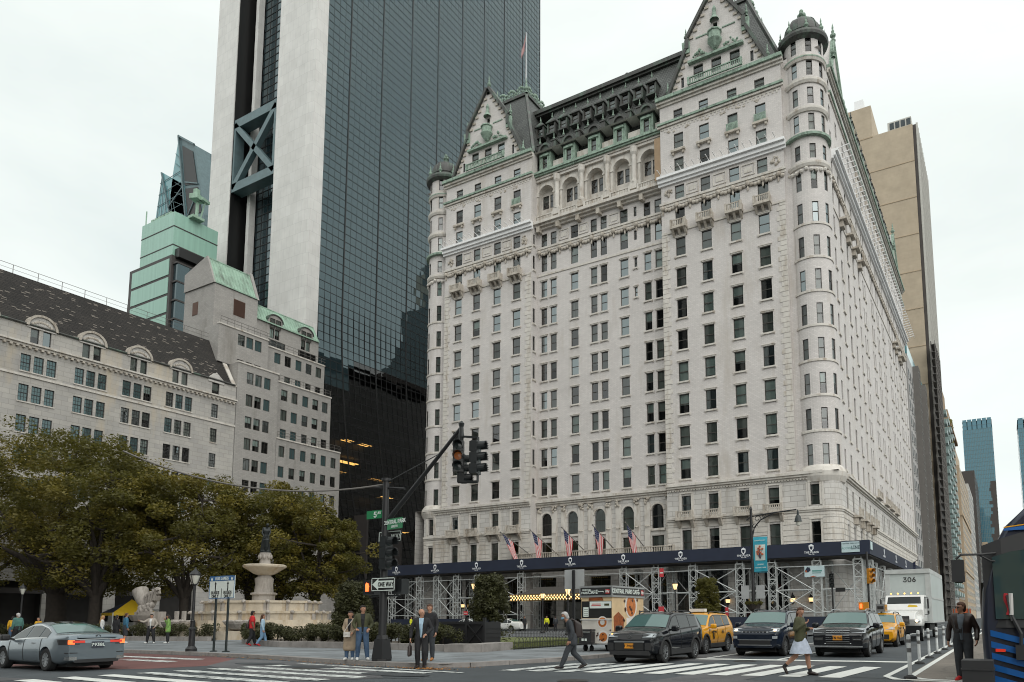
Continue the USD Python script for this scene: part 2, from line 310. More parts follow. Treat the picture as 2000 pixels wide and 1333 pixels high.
for wi in (0, 1):
    holes = [h for c in WING[wi] for h in rows_of(c, .65)]
    u0, u1 = WU[wi]
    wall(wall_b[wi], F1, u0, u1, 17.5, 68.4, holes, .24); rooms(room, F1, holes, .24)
    low = [h for c in WING[wi] for h in ((c-.62, c+.62, 13.85, 16.05), (c-.62, c+.62, 9.0, 11.9))]
    ex = [-15.9-1.9] if wi else [-73.2]
    low += [h for c in ex for h in ((c-.5, c+.5, 13.75, 16.05), (c-.5, c+.5, 9.0, 11.9))]
    a0, a1 = (u0-3.3, u1) if wi == 0 else (u0, u1+2.9)
    grd = [(c-1.45, c+1.45, .5, 7.0) for c in WING[wi]]
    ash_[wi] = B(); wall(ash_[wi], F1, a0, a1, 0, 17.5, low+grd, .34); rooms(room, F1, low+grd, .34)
    for h in holes:
        hi = h[3]; kk = hi in K
        window(hotel, F1, *h, sill=not (53.5 < hi < 57 or 52 < hi < 53.4), lintel=kk)
    for h in low: window(hotel, F1, *h, d=.3, sill=False, lintel=False, cover=rng.choice((.1, .1, .5, .4, .9)))
    for h in grd: window(hotel, F1, *h, d=.3, sill=False, lintel=False, cover=.9, stuff=far, muntin=(2, 3))
    for h in low: # raised surrounds
        for q in ((h[0]-.22, h[0], h[2]-.0, h[3]+.25), (h[1], h[1]+.22, h[2], h[3]+.25)): fbox(trim, F1, *q, -.1, 0)
        fbox(trim, F1, h[0]-.22, h[1]+.22, h[3]+.25, h[3]+.42, -.13, 0)
    # rusticated courses of the lower storeys
    for z in np.arange(8.6, 13.0, .62):
        cuts = sorted([a0]+[x for h in low if h[2] < z < h[3]+.3 for x in (h[0]-.24, h[1]+.24)]+[a1])
        for q in range(0, len(cuts), 2): fbox(trim, F1, cuts[q], cuts[q+1], z, z+.53, -.05, 0)
    cornice(trim, F1, a0, a1, [(13.0, 13.2, .12), (13.2, 13.45, .22), (12.6, 12.8, .08)])
    cornice(trim, F1, a0, a1, [(16.75, 16.95, .12), (16.95, 17.2, .32), (17.2, 17.5, .48)])
    for x in np.arange(a0+.1, a1, .34): fbox(trim, F1, x, x+.18, 16.62, 16.75, -.2, 0)
    for c in WING[wi]+ex:
        for q in (c-.95, c+.75): fbox(trim, F1, q, q+.2, 13.45, 16.3, -.07, 0)
    # quoins at the wings' edges
    for i, z in enumerate(np.arange(17.8, 50, .62)):
        w = .75 if i % 2 else 1.05
        fbox(trim, F1, u0, u0+w, z, z+.56, -.05, 0); fbox(trim, F1, u1-w, u1, z, z+.56, -.05, 0)
    fbox(trim, F1, u0, u1, 49.75, 50.0, -.1, 0)
    # garland band, frieze panels and white covered cornice
    cornice(trim, F1, u0-.2, u1+.2, [(53.75, 54.02, .22), (53.4, 53.75, .1)])
    n = 34
    for i in range(n):
        u = u0+(i+.5)*(u1-u0)/n; sag = .28*abs(math.sin(i*PI/4)); carve.ball(F1(u, 53.25-sag, -.12), (.3, .22, .22+.05*rng.random()), 6)
        if i % 4 == 0: carve.ball(F1(u, 53.3, -.2), (.3, .25, .34), 6); carve.ball(F1(u, 52.7, -.1), (.14, .14, .35), 6)
    for a, c in zip(WING[wi][:-1], WING[wi][1:]):
        m = (a+c)/2; fbox(trim, F1, m-.85, m+.85, 54.35, 54.45, -.1, 0); fbox(trim, F1, m-.85, m+.85, 55.75, 55.85, -.1, 0); fbox(trim, F1, m-.85, m-.75, 54.45, 55.75, -.1, 0); fbox(trim, F1, m+.75, m+.85, 54.45, 55.75, -.1, 0); fbox(trim, F1, m-.5, m+.5, 54.75, 55.45, -.06, 0)
    m = u0+1.05 if wi == 0 else u1-1.05
    for m in (u0+1.05, u1-1.05):
        for i in range(14): carve.ball(F1(m+rng.uniform(-.45, .45), 55.1+rng.uniform(-.6, .6), -.04), rng.uniform(.12, .22), 6)
    cornice(white, F1, u0-.3, u1+.3, [(56.3, 56.62, .25), (56.62, 57.1, .5), (57.1, 57.42, .8)])
    for x in np.arange(u0+.3, u1, .92): white.bar(F1(x, 57.45, 0), F1(x-.1, 57.75, -1.7), .07)
    # balconies below the garland
    for c in WING[wi]:
        b = B(); fbox(b, F1, c-1.05, c+1.05, 49.85, 50.1, -.95, 0); balustrade(b, F1, c-1.0, c+1.0, 50.1, .9, -.92, -.78)
        for s_ in (-1, 1): fbox(b, F1, c+s_*.9-.07, c+s_*.9+.07, 50.1, 50.95, -.8, 0)
        for s_ in (-.8, 0, .8): b.hexa([F1(c+s_-.14, 49.1, -.1), F1(c+s_+.14, 49.1, -.1), F1(c+s_+.14, 49.1, 0), F1(c+s_-.14, 49.1, 0)], [F1(c+s_-.14, 49.85, -.8), F1(c+s_+.14, 49.85, -.8), F1(c+s_+.14, 49.85, 0), F1(c+s_-.14, 49.85, 0)])
        hotel.part('balcony', b, 'carved_stone')
    for c in WING[wi][:4]:
        b = B(); fbox(b, F1, c-1.1, c+1.1, 13.0, 13.25, -.95, 0); balustrade(b, F1, c-1.05, c+1.05, 13.25, .85, -.92, -.76)
        for s_ in (-.85, .85): b.hexa([F1(c+s_-.18, 12.1, -.1), F1(c+s_+.18, 12.1, -.1), F1(c+s_+.18, 12.1, 0), F1(c+s_-.18, 12.1, 0)], [F1(c+s_-.18, 13.0, -.8), F1(c+s_+.18, 13.0, -.8), F1(c+s_+.18, 13.0, 0), F1(c+s_-.18, 13.0, 0)])
        hotel.part('balcony', b, 'carved_stone')
    # little sill consoles and copper guards higher up
    for i, c in enumerate(WING[wi]):
        fbox(carve, F1, c-.95, c+.95, 60.45, 60.72, -.4, 0); fbox(carve, F1, c-.8, c-.55, 60.1, 60.45, -.3, 0); fbox(carve, F1, c+.55, c+.8, 60.1, 60.45, -.3, 0)
        if (wi == 1 and i > 1) or (wi == 0 and i == 3):
            b = B(); balustrade(b, F1, c-.75, c+.75, 60.75, .95, -.32, -.24, .14, False); hotel.part('window_guard', b, 'copper')
    fbox(trim, F1, u0+.1, u1-.1, 64.05, 64.25, -.06, 0)
    for q in np.arange(u0+.6, u1-.6, .5): fbox(trim, F1, q, q+.2, 63.75, 64.05, -.05, 0)
    for i in range(18):
        u = u0+1.5+(i//3)*2.3+rng.uniform(-.5, .5); carve.ball(F1(u, 63.6+rng.uniform(-.15, .1), 0), (.22, .1, .14), 6)
    cornice(trim, F1, u0-.3, u1+.3, [(64.35, 64.62, .25)]); cornice(cop, F1, u0-.3, u1+.3, [(64.65, 64.92, .42)])
    cornice(trim, F1, u0-.35, u1+.35, [(67.25, 67.55, .2), (67.55, 67.85, .45)]); cornice(cop, F1, u0-.35, u1+.35, [(67.87, 68.3, .72)])
    # gable: stone triangle with stepped shoulders, dark coping, copper ornament
    g = (u0+u1)/2-.05*(1 if wi else -1)
    P = [(-6.3, 68.4), (-3.75, 73.85), (-3.7, 75.2), (0, 80.9), (3.7, 75.2), (3.75, 73.85), (6.3, 68.4)]
    gh = [(g-3.05, g-1.75, 69.5, 71.35), (g-.65, g+.65, 69.5, 71.35), (g+1.75, g+3.05, 69.5, 71.35), (g-.28, g+.28, 75.3, 76.2), (g-4.75, g-4.35, 69.0, 70.4), (g+4.35, g+4.75, 69.0, 70.4)]
    from shapely.geometry import Polygon, box as sbox
    gp = Polygon([(g+a, z) for a, z in P])
    for h in gh: gp = gp.difference(sbox(h[0], h[2], h[1], h[3]))
    gb = B(); gb.plate(gp, F1, 0, .5); gpth = hotel.part('gable', gb, 'hotel_brick')
    rooms(room, F1, gh, .5)
    for h in gh[:3]: window(hotel, F1, *h, sill=False, lintel=False)
    for h in gh[3:]: window(hotel, F1, *h, sill=False, lintel=False, sash='none', cover=.9)
    cb = B(); db = B()
    for (a, z), (c, e) in zip(P[:-1], P[1:]):
        L_ = math.hypot(c-a, e-z); nx, nz = -(e-z)/L_, (c-a)/L_
        if abs(c-a) < .3:
            db.hexa([F1(g+a-.25, z, -.45), F1(g+a+.25, z, -.45), F1(g+a+.25, z, .7), F1(g+a-.25, z, .7)], [F1(g+c-.25, e, -.45), F1(g+c+.25, e, -.45), F1(g+c+.25, e, .7), F1(g+c-.25, e, .7)]); continue
        q = .38
        db.hexa([F1(g+a, z, -.45), F1(g+c, e, -.45), F1(g+c, e, .8), F1(g+a, z, .8)], [F1(g+a+nx*q, z+nz*q, -.45), F1(g+c+nx*q, e+nz*q, -.45), F1(g+c+nx*q, e+nz*q, .8), F1(g+a+nx*q, z+nz*q, .8)])
        n = int(L_/.85)
        for i in range(n):
            t_ = (i+.5)/n; u, zz = g+a+(c-a)*t_, z+(e-z)*t_; s_ = 1 if a < c and e > z else -1
            fbox(cb, F1, min(u, u+s_*.5), max(u, u+s_*.5), zz-.42, zz-.1, -.16, 0)
    hotel.part('coping', db, 'dark_copper', gpth); hotel.part('coping_brackets', cb, 'carved_stone', gpth, kind='stuff')
    ob = B()
    for s_ in (-1, 1):
        ob.hexa([F1(g+s_*3.9-.45, 73.3, -.3), F1(g+s_*3.9+.45, 73.3, -.3), F1(g+s_*3.9+.45, 73.3, 0), F1(g+s_*3.9-.45, 73.3, 0)], [F1(g+s_*3.9-.5, 74.9, -.35), F1(g+s_*3.9+.5, 74.9, -.35), F1(g+s_*3.9+.5, 74.9, 0), F1(g+s_*3.9-.5, 74.9, 0)])
        finial(ob, F1(g+s_*4.0, 75.3, .1), 1.05); finial(ob, F1(g+s_*6.5, 68.4, -.2), 1.15)
        for i in range(7): ob.ball(F1(g+s_*(1.2+.28*i), 72.05+rng.uniform(0, .5)+.5*math.exp(-((i-3)/1.6)**2), -.3), rng.uniform(.14, .25), 6)
    fbox(ob, F1, g-3.6, g+3.6, 71.65, 71.95, -.55, 0); fbox(ob, F1, g-2.6, g-.9, 75.0, 75.15, -.1, 0); fbox(ob, F1, g+.9, g+2.6, 75.0, 75.15, -.1, 0)
    ob.lathe([(.0, 72.2), (.25, 72.35), (.85, 73.2), (.95, 73.35), (.95, 73.5), (.8, 73.5), (.8, 74.4), (.95, 74.45), (.95, 74.6), (0, 74.6)], 8, F1(g, 0, -.35))
    ob.lathe([(.62, 76.3), (.3, 76.9), (.2, 77.5), (.28, 77.8), (.0, 78.5)], 8, F1(g, 0, -.25))
    balustrade(ob, F1, g-3.5, g+3.5, 68.4, .95, -.95, -.75, .25)
    finial(ob, F1(g, 81.0, .1), 1.3)
    hotel.part('copper_ornament', ob, 'copper', gpth, kind='stuff')
    # steep slate pavilion roof with iron cresting behind the gable
    rb = B(); lo = [(u0, 82.5, 68.4), (u1, 82.5, 68.4), (u1, 102, 68.4), (u0, 102, 68.4)]
    hiz = 82.9; cx0, cx1 = (-66.2, -60.6) if wi == 0 else (-30.8, -25.2)
    rb.hexa(lo, [(cx0, 88, hiz), (cx1, 88, hiz), (cx1, 95, hiz), (cx0, 95, hiz)])
    rb.hexa([(g-6.2, 82.4, 68.4), (g+6.2, 82.4, 68.4), (g+6.2, 92, 68.4), (g-6.2, 92, 68.4)], [(g-.15, 82.4, 80.7), (g+.15, 82.4, 80.7), (g+.15, 90, 80.7), (g-.15, 90, 80.7)])
    rp = hotel.part('pavilion_roof', rb, 'slate_roof')
    hb = B(); q = [(cx0, 88, hiz), (cx1, 88, hiz), (cx1, 95, hiz), (cx0, 95, hiz)]
    for a, c in zip(lo, q): hb.bar(a, c, .4)
    for a, c in zip(q, q[1:]+q[:1]): hb.bar(np.array(a)+(0, 0, .1), np.array(c)+(0, 0, .1), .6, .45)
    hotel.part('roof_ridge', hb, 'dark_copper', rp)
    crest = B()
    for a, c in zip(q, q[1:]+q[:1]):
        a, c = np.array(a), np.array(c); n = int(np.linalg.norm(c-a)/.32)
        for i in range(n+1):
            p = a+(c-a)*i/n+(0, 0, .3); h = .7+.7*abs(math.sin(i*PI/5.5)); crest.bar(p, p+(0, 0, h), .07); crest.ball(p+(0, 0, h), (.2, .2, .22), 6); crest.ball(p+(0, 0, h*.5), (.17, .1, .17), 6)
        crest.bar(a+(0, 0, .55), c+(0, 0, .55), .08); finial(crest, a+(0, 0, .3), 1.5)
    hotel.part('roof_cresting', crest, 'copper', rp, kind='stuff')
hotel.part('wing_wall', wall_b[0], 'hotel_brick'); hotel.part('wing_wall', wall_b[1], 'hotel_brick')
# returns of the wings
rw = B(); hr = [(82.42, 82.98, t-2.2, t) for t in K]+[(82.45, 82.95, 50.6, 52.7), (82.5, 82.95, 54.3, 55.9)]
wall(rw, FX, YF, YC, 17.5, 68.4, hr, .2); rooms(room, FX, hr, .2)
for h in hr: window(hotel, FX, *h, d=.16, sill=True, lintel=False, sash='none', cover=.9, stuff=far)
rw.quad((-55.54, YF, 0), (-55.54, YC, 0), (-55.54, YC, 17.5), (-55.54, YF, 17.5)); rw.quad((-35.46, YF, 0), (-35.46, YF, 68.4), (-35.46, YC+3, 68.4), (-35.46, YC+3, 0))
hotel.part('wing_return', rw, 'hotel_brick')
# centre, set back
cw = B(); CU = [(-54.36, .49), (-52.78, .49), (-49.35, .585), (-46.27, .49), (-44.73, .49), (-41.65, .585), (-38.22, .49), (-36.64, .49)]
ch = [(c-w, c+w, t-2.42, t) for c, w in CU for t in K]+[(c-w, c+w, 50.4, 52.85) for c, w in CU]+[(c-w, c+w, 54.15, 56.0) for c, w in CU]
ch += [(-40.17, -39.75, z-1.35, z) for z in (K[6]-.2, K[7]-.2, 52.6, 55.9)]
wall(cw, FC, -55.54, -35.46, 17.5, 57.2, ch, .24); rooms(room, FC, ch, .24)
for h in ch: window(hotel, FC, *h, sill=h[3] < 52, lintel=h[3] < 52)
hotel.part('centre_wall', cw, 'hotel_brick')
cornice(trim, FC, -55.54, -35.46, [(53.75, 54.02, .2), (53.4, 53.75, .08), (49.75, 50.0, .1)])
for i in range(46):
    u = -55.3+(i+.5)*19.6/46; carve.ball(FC(u, 53.2-.28*abs(math.sin(i*PI/4)), -.12), (.28, .22, .24), 6)
    if i % 4 == 0: carve.ball(FC(u, 53.3, -.2), (.3, .25, .34), 6); carve.ball(FC(u, 52.7, -.1), (.14, .14, .35), 6)
for a in (-51.1, -47.9, -43.1):
    fbox(trim, FC, a-.8, a+.8, 54.35, 54.45, -.1, 0); fbox(trim, FC, a-.8, a+.8, 55.75, 55.85, -.1, 0); fbox(trim, FC, a-.8, a-.7, 54.45, 55.75, -.1, 0); fbox(trim, FC, a+.7, a+.8, 54.45, 55.75, -.1, 0); fbox(trim, FC, a-.45, a+.45, 54.75, 55.45, -.06, 0)
# loggia with five arches, columns and balustrade
LC = [-54.0, -50.0, -45.95, -41.9, -37.75]
lg = B(); lh = [(c-1.28, c+1.28, 58.0, 63.3) for c in LC]
wall(lg, FC, -55.54, -35.46, 57.2, 65.0, lh, .9)
for c in LC: archfill(lg, FC, c-1.28, c+1.28, 62.0, 63.3, .9)
hotel.part('loggia_wall', lg, 'hotel_trim')
FL = Fr((0, YC+.9, 0), (1, 0, 0), (0, 1, 0)); ib = B(); ih = [(c+o-.5, c+o+.5, z0, z1) for c in LC for o in (-.62, .62) for z0, z1 in ((58.2, 59.0), (60.3, 62.3))]
wall(ib, FL, -55.5, -35.5, 57.2, 65, ih, .15); hotel.part('loggia_back_wall', ib, 'hotel_trim'); rooms(room, FL, ih, .15)
for h in ih: window(hotel, FL, *h, d=.12, sill=False, lintel=False, cover=.9 if rng.random() < .7 else .5, stuff=far)
cob = B()
for a in (-51.98, -47.97, -43.92, -39.85):
    cob.lathe([(.5, 59.0), (.5, 59.3), (.36, 59.45), (.34, 61.2), (.31, 63.0), (.48, 63.35), (.5, 63.7), (.55, 64.1)], 12, FC(a, 0, -.32)); fbox(cob, FC, a-.5, a+.5, 58.1, 59.0, -.75, 0)
for c in LC:
    for s_ in (-1, 1): fbox(cob, FC, c+s_*1.45-.17, c+s_*1.45+.17, 58.1, 62.0, -.12, 0); fbox(cob, FC, c+s_*1.42-.25, c+s_*1.42+.25, 61.85, 62.08, -.2, 0)
    r0, r1 = 1.28, 1.62
    for i in range(12):
        t0, t1 = PI*i/12, PI*(i+1)/12; q = lambda r, t: (c+r*math.cos(t), 62+r*math.sin(t))
        cob.hexa([FC(*q(r0, t0), -.14), FC(*q(r1, t0), -.14), FC(*q(r1, t0), 0), FC(*q(r0, t0), 0)], [FC(*q(r0, t1), -.14), FC(*q(r1, t1), -.14), FC(*q(r1, t1), 0), FC(*q(r0, t1), 0)])
hotel.part('loggia_columns', cob, 'hotel_trim', kind='stuff')
for c in LC:
    b = B(); balustrade(b, FC, c-1.5, c+1.5, 57.6, .95, -.7, -.5, .24); hotel.part('balustrade', b, 'hotel_trim')
cornice(trim, FC, -55.5, -35.5, [(57.2, 57.6, 1.15), (56.9, 57.2, .8), (56.6, 56.9, .4)])
for a in np.arange(-54.9, -35.6, 3.24): fbox(carve, FC, a-.25, a+.25, 56.1, 56.9, -.9, 0)
fbox(trim, FC, -55.5, -35.5, 64.0, 64.35, -.35, 0)
pl = B(); fbox(pl, F1, -36.35, -35.5, 57.6, 63.4, .05, .2); hotel.part('plywood_hoarding', pl, 'plywood')
cornice(trim, FC, -55.54, -35.46, [(64.37, 64.62, .5)]); cornice(cop, FC, -55.54, -35.46, [(64.65, 64.9, .75), (64.9, 65.2, .95)])
# mansard of the centre with two rows of dormers
mr = B(); mr.hexa([(-56, 83.6, 65.2), (-35, 83.6, 65.2), (-35, 100, 65.2), (-56, 100, 65.2)], [(-56, 89.0, 78.9), (-35, 89.0, 78.9), (-35, 95, 78.9), (-56, 95, 78.9)])
mrp = hotel.part('mansard_roof', mr, 'slate_roof'); b = B(); b.box(-61, -31, 88.6, 95.4, 78.9, 79.5); b.box(-61, -31, 88.3, 88.7, 79.2, 79.8); hotel.part('ridge_cornice', b, 'dark_copper', mrp)
b = B(); b.tube([(-44, 90, 79.4), (-44, 90, 81.2)], .28, 8); b.tube([(-44.8, 90, 79.4), (-44.8, 90, 80.6)], .1, 6); hotel.part('roof_vent', b, 'dark_copper', mrp)
def dormer(u, z0, w, h, y, green=False):
    f = Fr((0, y, 0), (1, 0, 0), (0, 1, 0)); d = B()
    fbox(d, f, u-w, u-w+.22, z0, z0+h, 0, 3.2); fbox(d, f, u+w-.22, u+w, z0, z0+h, 0, 3.2); fbox(d, f, u-w-.12, u+w+.12, z0+h, z0+h+.2, -.2, 3.6); fbox(d, f, u-w, u+w, z0-.25, z0, -.25, 1)
    d.hexa([f(u-w-.1, z0+h+.2, -.15), f(u+w+.1, z0+h+.2, -.15), f(u+w+.1, z0+h+.2, 3.6), f(u-w-.1, z0+h+.2, 3.6)], [f(u-.12, z0+h+.95, .25), f(u+.12, z0+h+.95, .25), f(u+.12, z0+h+.95, 3.4), f(u-.12, z0+h+.95, 3.4)])
    p = hotel.part('dormer', d, 'copper' if green else 'dark_copper'); o = B(); finial(o, f(u, z0+h+.8, .3), .62, 6); hotel.part('dormer_finial', o, 'copper', p)
    w_ = B(); ww = w-.24; fbox(w_, f, u-ww, u-ww+.09, z0, z0+h, .14, .24); fbox(w_, f, u+ww-.09, u+ww, z0, z0+h, .14, .24); fbox(w_, f, u-ww, u+ww, z0+h-.1, z0+h, .14, .24); fbox(w_, f, u-ww, u+ww, z0+h*.48, z0+h*.54, .14, .24); hotel.part('dormer_sash', w_, 'bronze_frame', p)
    g_ = B(); g_.quad(f(u-ww, z0, .2), f(u+ww, z0, .2), f(u+ww, z0+h, .2), f(u-ww, z0+h, .2)); hotel.part('dormer_pane', g_, 'pane_glass', p)
    g_ = B(); g_.quad(f(u-ww, z0, .6), f(u+ww, z0, .6), f(u+ww, z0+h, .6), f(u-ww, z0+h, .6)); hotel.part('dormer_blind', g_, rng.choice(('blind_white', 'room_dark', 'blind_white', 'curtain')), p)
for u in np.linspace(-56.78, -38.38, 10): dormer(u, 73.2, .72, 1.65, 86.0)
for u in (-54.05, -50.03, -46.0, -42.0, -37.95):
    dormer(u, 65.6, .62, 2.0, 83.2, True)
    f = Fr((0, 83.3, 0), (1, 0, 0), (0, 1, 0)); d = B(); fbox(d, f, u-.95, u-.5, 65.5, 68.2, 0, 1.2); fbox(d, f, u+.5, u+.95, 65.5, 68.2, 0, 1.2); hotel.part('dormer_pier', d, 'copper')
    d = B(); fbox(d, f, u-1.25, u+1.25, 68.2, 68.6, -.25, 2.2)
    for i in range(10):
        t0, t1 = PI*i/10, PI*(i+1)/10; q = lambda r, t: (u+r*math.cos(t), 68.6+r*math.sin(t))
        d.hexa([f(*q(.0, t0), 0), f(*q(.95, t0), 0), f(*q(.95, t0), 2.4), f(*q(.0, t0), 2.4)], [f(*q(.0, t1), 0), f(*q(.95, t1), 0), f(*q(.95, t1), 2.4), f(*q(.0, t1), 2.4)])
        d.hexa([f(*q(.75, t0), -.25), f(*q(1.05, t0), -.25), f(*q(1.05, t0), 0), f(*q(.75, t0), 0)], [f(*q(.75, t1), -.25), f(*q(1.05, t1), -.25), f(*q(1.05, t1), 0), f(*q(.75, t1), 0)])
    for s_ in (-1, 1): fbox(d, f, u+s_*1.25-.35, u+s_*1.25+.35, 68.6, 69.9, .3, 2.4); fbox(d, f, u+s_*1.25-.45, u+s_*1.25+.45, 69.9, 70.1, .2, 2.5)
    pp = hotel.part('dormer_pediment', d, 'dark_copper'); o = B(); finial(o, f(u+1.2, 70.0, .5), .75, 6); finial(o, f(u-1.2, 70.0, .5), .75, 6); hotel.part('pediment_finials', o, 'copper', pp)
    b = B(); fbox(b, f, u+1.05, u+2.95, 65.3, 66.9, .45, .6); hotel.part('parapet_panel', b, 'hotel_trim')
# centre's lower storeys: five arched windows between paired pilasters
la = B(); AC = [-54.0, -49.88, -45.73, -41.61, -37.5]; ah = [(c-.8, c+.8, 12.6, 15.75) for c in AC]+[(c-.82, c+.82, 8.4, 11.7) for c in AC]
gr = [(c-1.5, c+1.5, .3, 6.9) for c in AC]
FCL = Fr((0, 84.0-.35, 0), (1, 0, 0), (0, 1, 0))
wall(la, FCL, -55.54, -35.46, 0, 17.5, ah+gr, .35); rooms(room, FCL, ah+gr, .35)
for c in AC: archfill(la, FCL, c-.8, c+.8, 14.9, 15.75, .35)
for h in ah: window(hotel, FCL, *h, d=.3, sill=False, lintel=False, cover=rng.choice((.1, .4, .9)))
for h in gr: window(hotel, FCL, *h, d=.32, sill=False, lintel=False, cover=.95, stuff=far, muntin=(2, 3))
for c in [-55.1]+[(a+d_)/2+o for a, d_ in zip(AC[:-1], AC[1:]) for o in (-.72, .72)]+[-35.9]:
    fbox(trim, FCL, c-.38, c+.38, 8.4, 15.9, -.22, 0)
    for i in range(8): carve.ball(FCL(c+rng.uniform(-.35, .35), 16.1+rng.uniform(-.35, .35), -.25), .17, 6)
    carve.lathe([(.3, 0), (.28, .06), (.2, .1)], 8, FCL(c, 12.9, -.26))
    fbox(carve, FCL, c-.42, c+.42, 16.5, 16.62, -.34, 0)
for c in AC:
    r0, r1 = .8, 1.02
    for i in range(10):
        t0, t1 = PI*i/10, PI*(i+1)/10; q = lambda r, t: (c+r*math.cos(t), 14.9+r*math.sin(t))
        trim.hexa([FCL(*q(r0, t0), -.12), FCL(*q(r1, t0), -.12), FCL(*q(r1, t0), 0), FCL(*q(r0, t0), 0)], [FCL(*q(r0, t1), -.12), FCL(*q(r1, t1), -.12), FCL(*q(r1, t1), 0), FCL(*q(r0, t1), 0)])
    fbox(trim, FCL, c-1.05, c+1.05, 12.3, 12.6, -.2, 0)
cornice(trim, FCL, -55.54, -35.46, [(16.62, 16.9, .15), (16.9, 17.15, .35), (17.15, 17.5, .55)])
b = B(); balustrade(b, FCL, -58, -34.6, 9.4, .8, -1.9, -1.7, .3, True); fbox(b, FCL, -58, -34.6, 9.1, 9.4, -2.1, 0); hotel.part('portico_balustrade', b, 'carved_stone')
[hotel.part('lower_wall', ash_[i], 'hotel_ashlar') for i in (0, 1)]; hotel.part('centre_lower_wall', la, 'hotel_ashlar')
# turrets
TS = [((-17.5, 84.3), -1), ((-73.5, 84.3), 1)]
for (c, sgn) in TS:
    cy = Cy(c, 2.3); tb = B(); right = sgn < 0
    ang = [-PI/2-.30, -PI/2+.48, -PI/2+1.22] if right else [-PI/2-.52, -PI/2+.42]
    hw = .36/2.3; hs = []
    for a in ang:
        hs += [(a-hw, a+hw, t-2.42, t) for t in K]+[(a-hw, a+hw, 50.5, 52.9), (a-hw, a+hw, 54.3, 56.1), (a-hw, a+hw, 57.8, 59.9), (a-hw, a+hw, 61.1, 63.2), (a-hw, a+hw, 64.7, 66.6), (a-hw, a+hw, 67.7, 69.5)]
    us = np.linspace(-PI, PI, 41)[1:-1]
    wall(tb, cy, -PI, PI, 17.4, 70.0, hs, .2, us=us); rooms(room, cy, hs, .2, .7)
    tp = hotel.part('turret', tb, 'hotel_brick')
    for h in hs: window(hotel, cy, *h, d=.16, sill=False, lintel=False, fw=.06, stuff=None if right else far)
    st, sc_, sg = B(), B(), B()
    for t in K: st.lathe([(2.3, t-2.75), (2.4, t-2.75), (2.4, t-2.5), (2.3, t-2.45)], 40, (*c, 0))
    for z in (53.6, 60.4, 66.9, 64.0): st.lathe([(2.3, z-.3), (2.45, z-.3), (2.6, z), (2.6, z+.25), (2.3, z+.3)], 40, (*c, 0))
    st.lathe([(2.3, 16.2), (2.5, 16.3), (2.75, 16.9), (2.8, 17.4), (2.55, 17.9), (2.3, 18.2)], 40, (*c, 0))
    for i in range(26):
        a = 2*PI*i/26; st.ball((c[0]+2.4*math.cos(a), c[1]+2.4*math.sin(a), 53.0-.25*abs(math.sin(i*PI/4))), (.26, .26, .26), 6)
    hotel.part('turret_moulding', st, 'hotel_trim', tp, kind='stuff')
    st.lathe([(2.3, 56.3), (2.6, 56.5), (2.7, 56.9), (2.3, 57.0)], 40, (*c, 0)); sg.lathe([(2.3, 57.0), (2.75, 57.02), (2.78, 57.3), (2.45, 57.55), (2.3, 57.6)], 40, (*c, 0)); sg.lathe([(2.3, 66.85), (2.62, 66.9), (2.62, 67.05), (2.3, 67.2)], 40, (*c, 0)); hotel.part('turret_copper_band', sg, 'copper', tp, kind='stuff')
    sc_.lathe([(2.3, 69.4), (2.9, 69.7), (3.0, 70.0), (2.95, 70.3), (2.1, 70.3), (2.1, 71.0), (2.2, 71.05), (2.2, 71.2)]+[(2.15*math.cos(t)**.8, 71.2+2.25*math.sin(t)) for t in np.linspace(0, PI/2-.05, 10)], 32, (*c, 0))
    for i in range(12):
        a = 2*PI*i/12; sc_.tube([(c[0]+2.17*math.cos(t)**.8*math.cos(a), c[1]+2.17*math.cos(t)**.8*math.sin(a), 71.2+2.27*math.sin(t)) for t in np.linspace(0, PI/2-.06, 8)], .06, 4)
    hotel.part('turret_dome', sc_, 'dark_copper', tp)
    fo = B()
    for i in range(8): a = 2*PI*(i+.5)/8; finial(fo, (c[0]+2.6*math.cos(a), c[1]+2.6*math.sin(a), 70.25), 1.15)
    fo.lathe([(.3, 73.3), (.25, 73.8), (.35, 74.0), (.15, 74.2)], 8, (*c, 0))
    for i in range(4): a = 2*PI*i/4; fo.ball((c[0]+.28*math.cos(a), c[1]+.28*math.sin(a), 74.35), .24, 8)
    fo.ball((*c, 74.85), .26, 8); hotel.part('turret_finials', fo, 'copper', tp, kind='stuff')
# corner strips beside the turrets and the body of the house
bd = B(); bd.quad((XR, 82.0, 17.5), (XR, 83.2, 17.5), (XR, 83.2, 68), (XR, 82, 68)); bd.quad((XR, 82.6, 17.5), (-17.5, 82.6, 17.5), (-17.5, 82.6, 68), (XR, 82.6, 68))
bd.quad((-71.25, 82.6, 17.5), (-73.5, 82.6, 17.5), (-73.5, 82.6, 68), (-71.25, 82.6, 68)); bd.quad((-75.8, 84, 0), (-75.8, 158, 0), (-75.8, 158, 66), (-75.8, 84, 66)); bd.quad((-75.8, 158, 0), (-15.2, 158, 0), (-15.2, 158, 66), (-75.8, 158, 66)); bd.quad((-75.8, 82.7, 68.3), (-15.3, 82.7, 68.3), (-15.3, 158, 68.3), (-75.8, 158, 68.3))
hotel.part('body_wall', bd, 'hotel_brick')
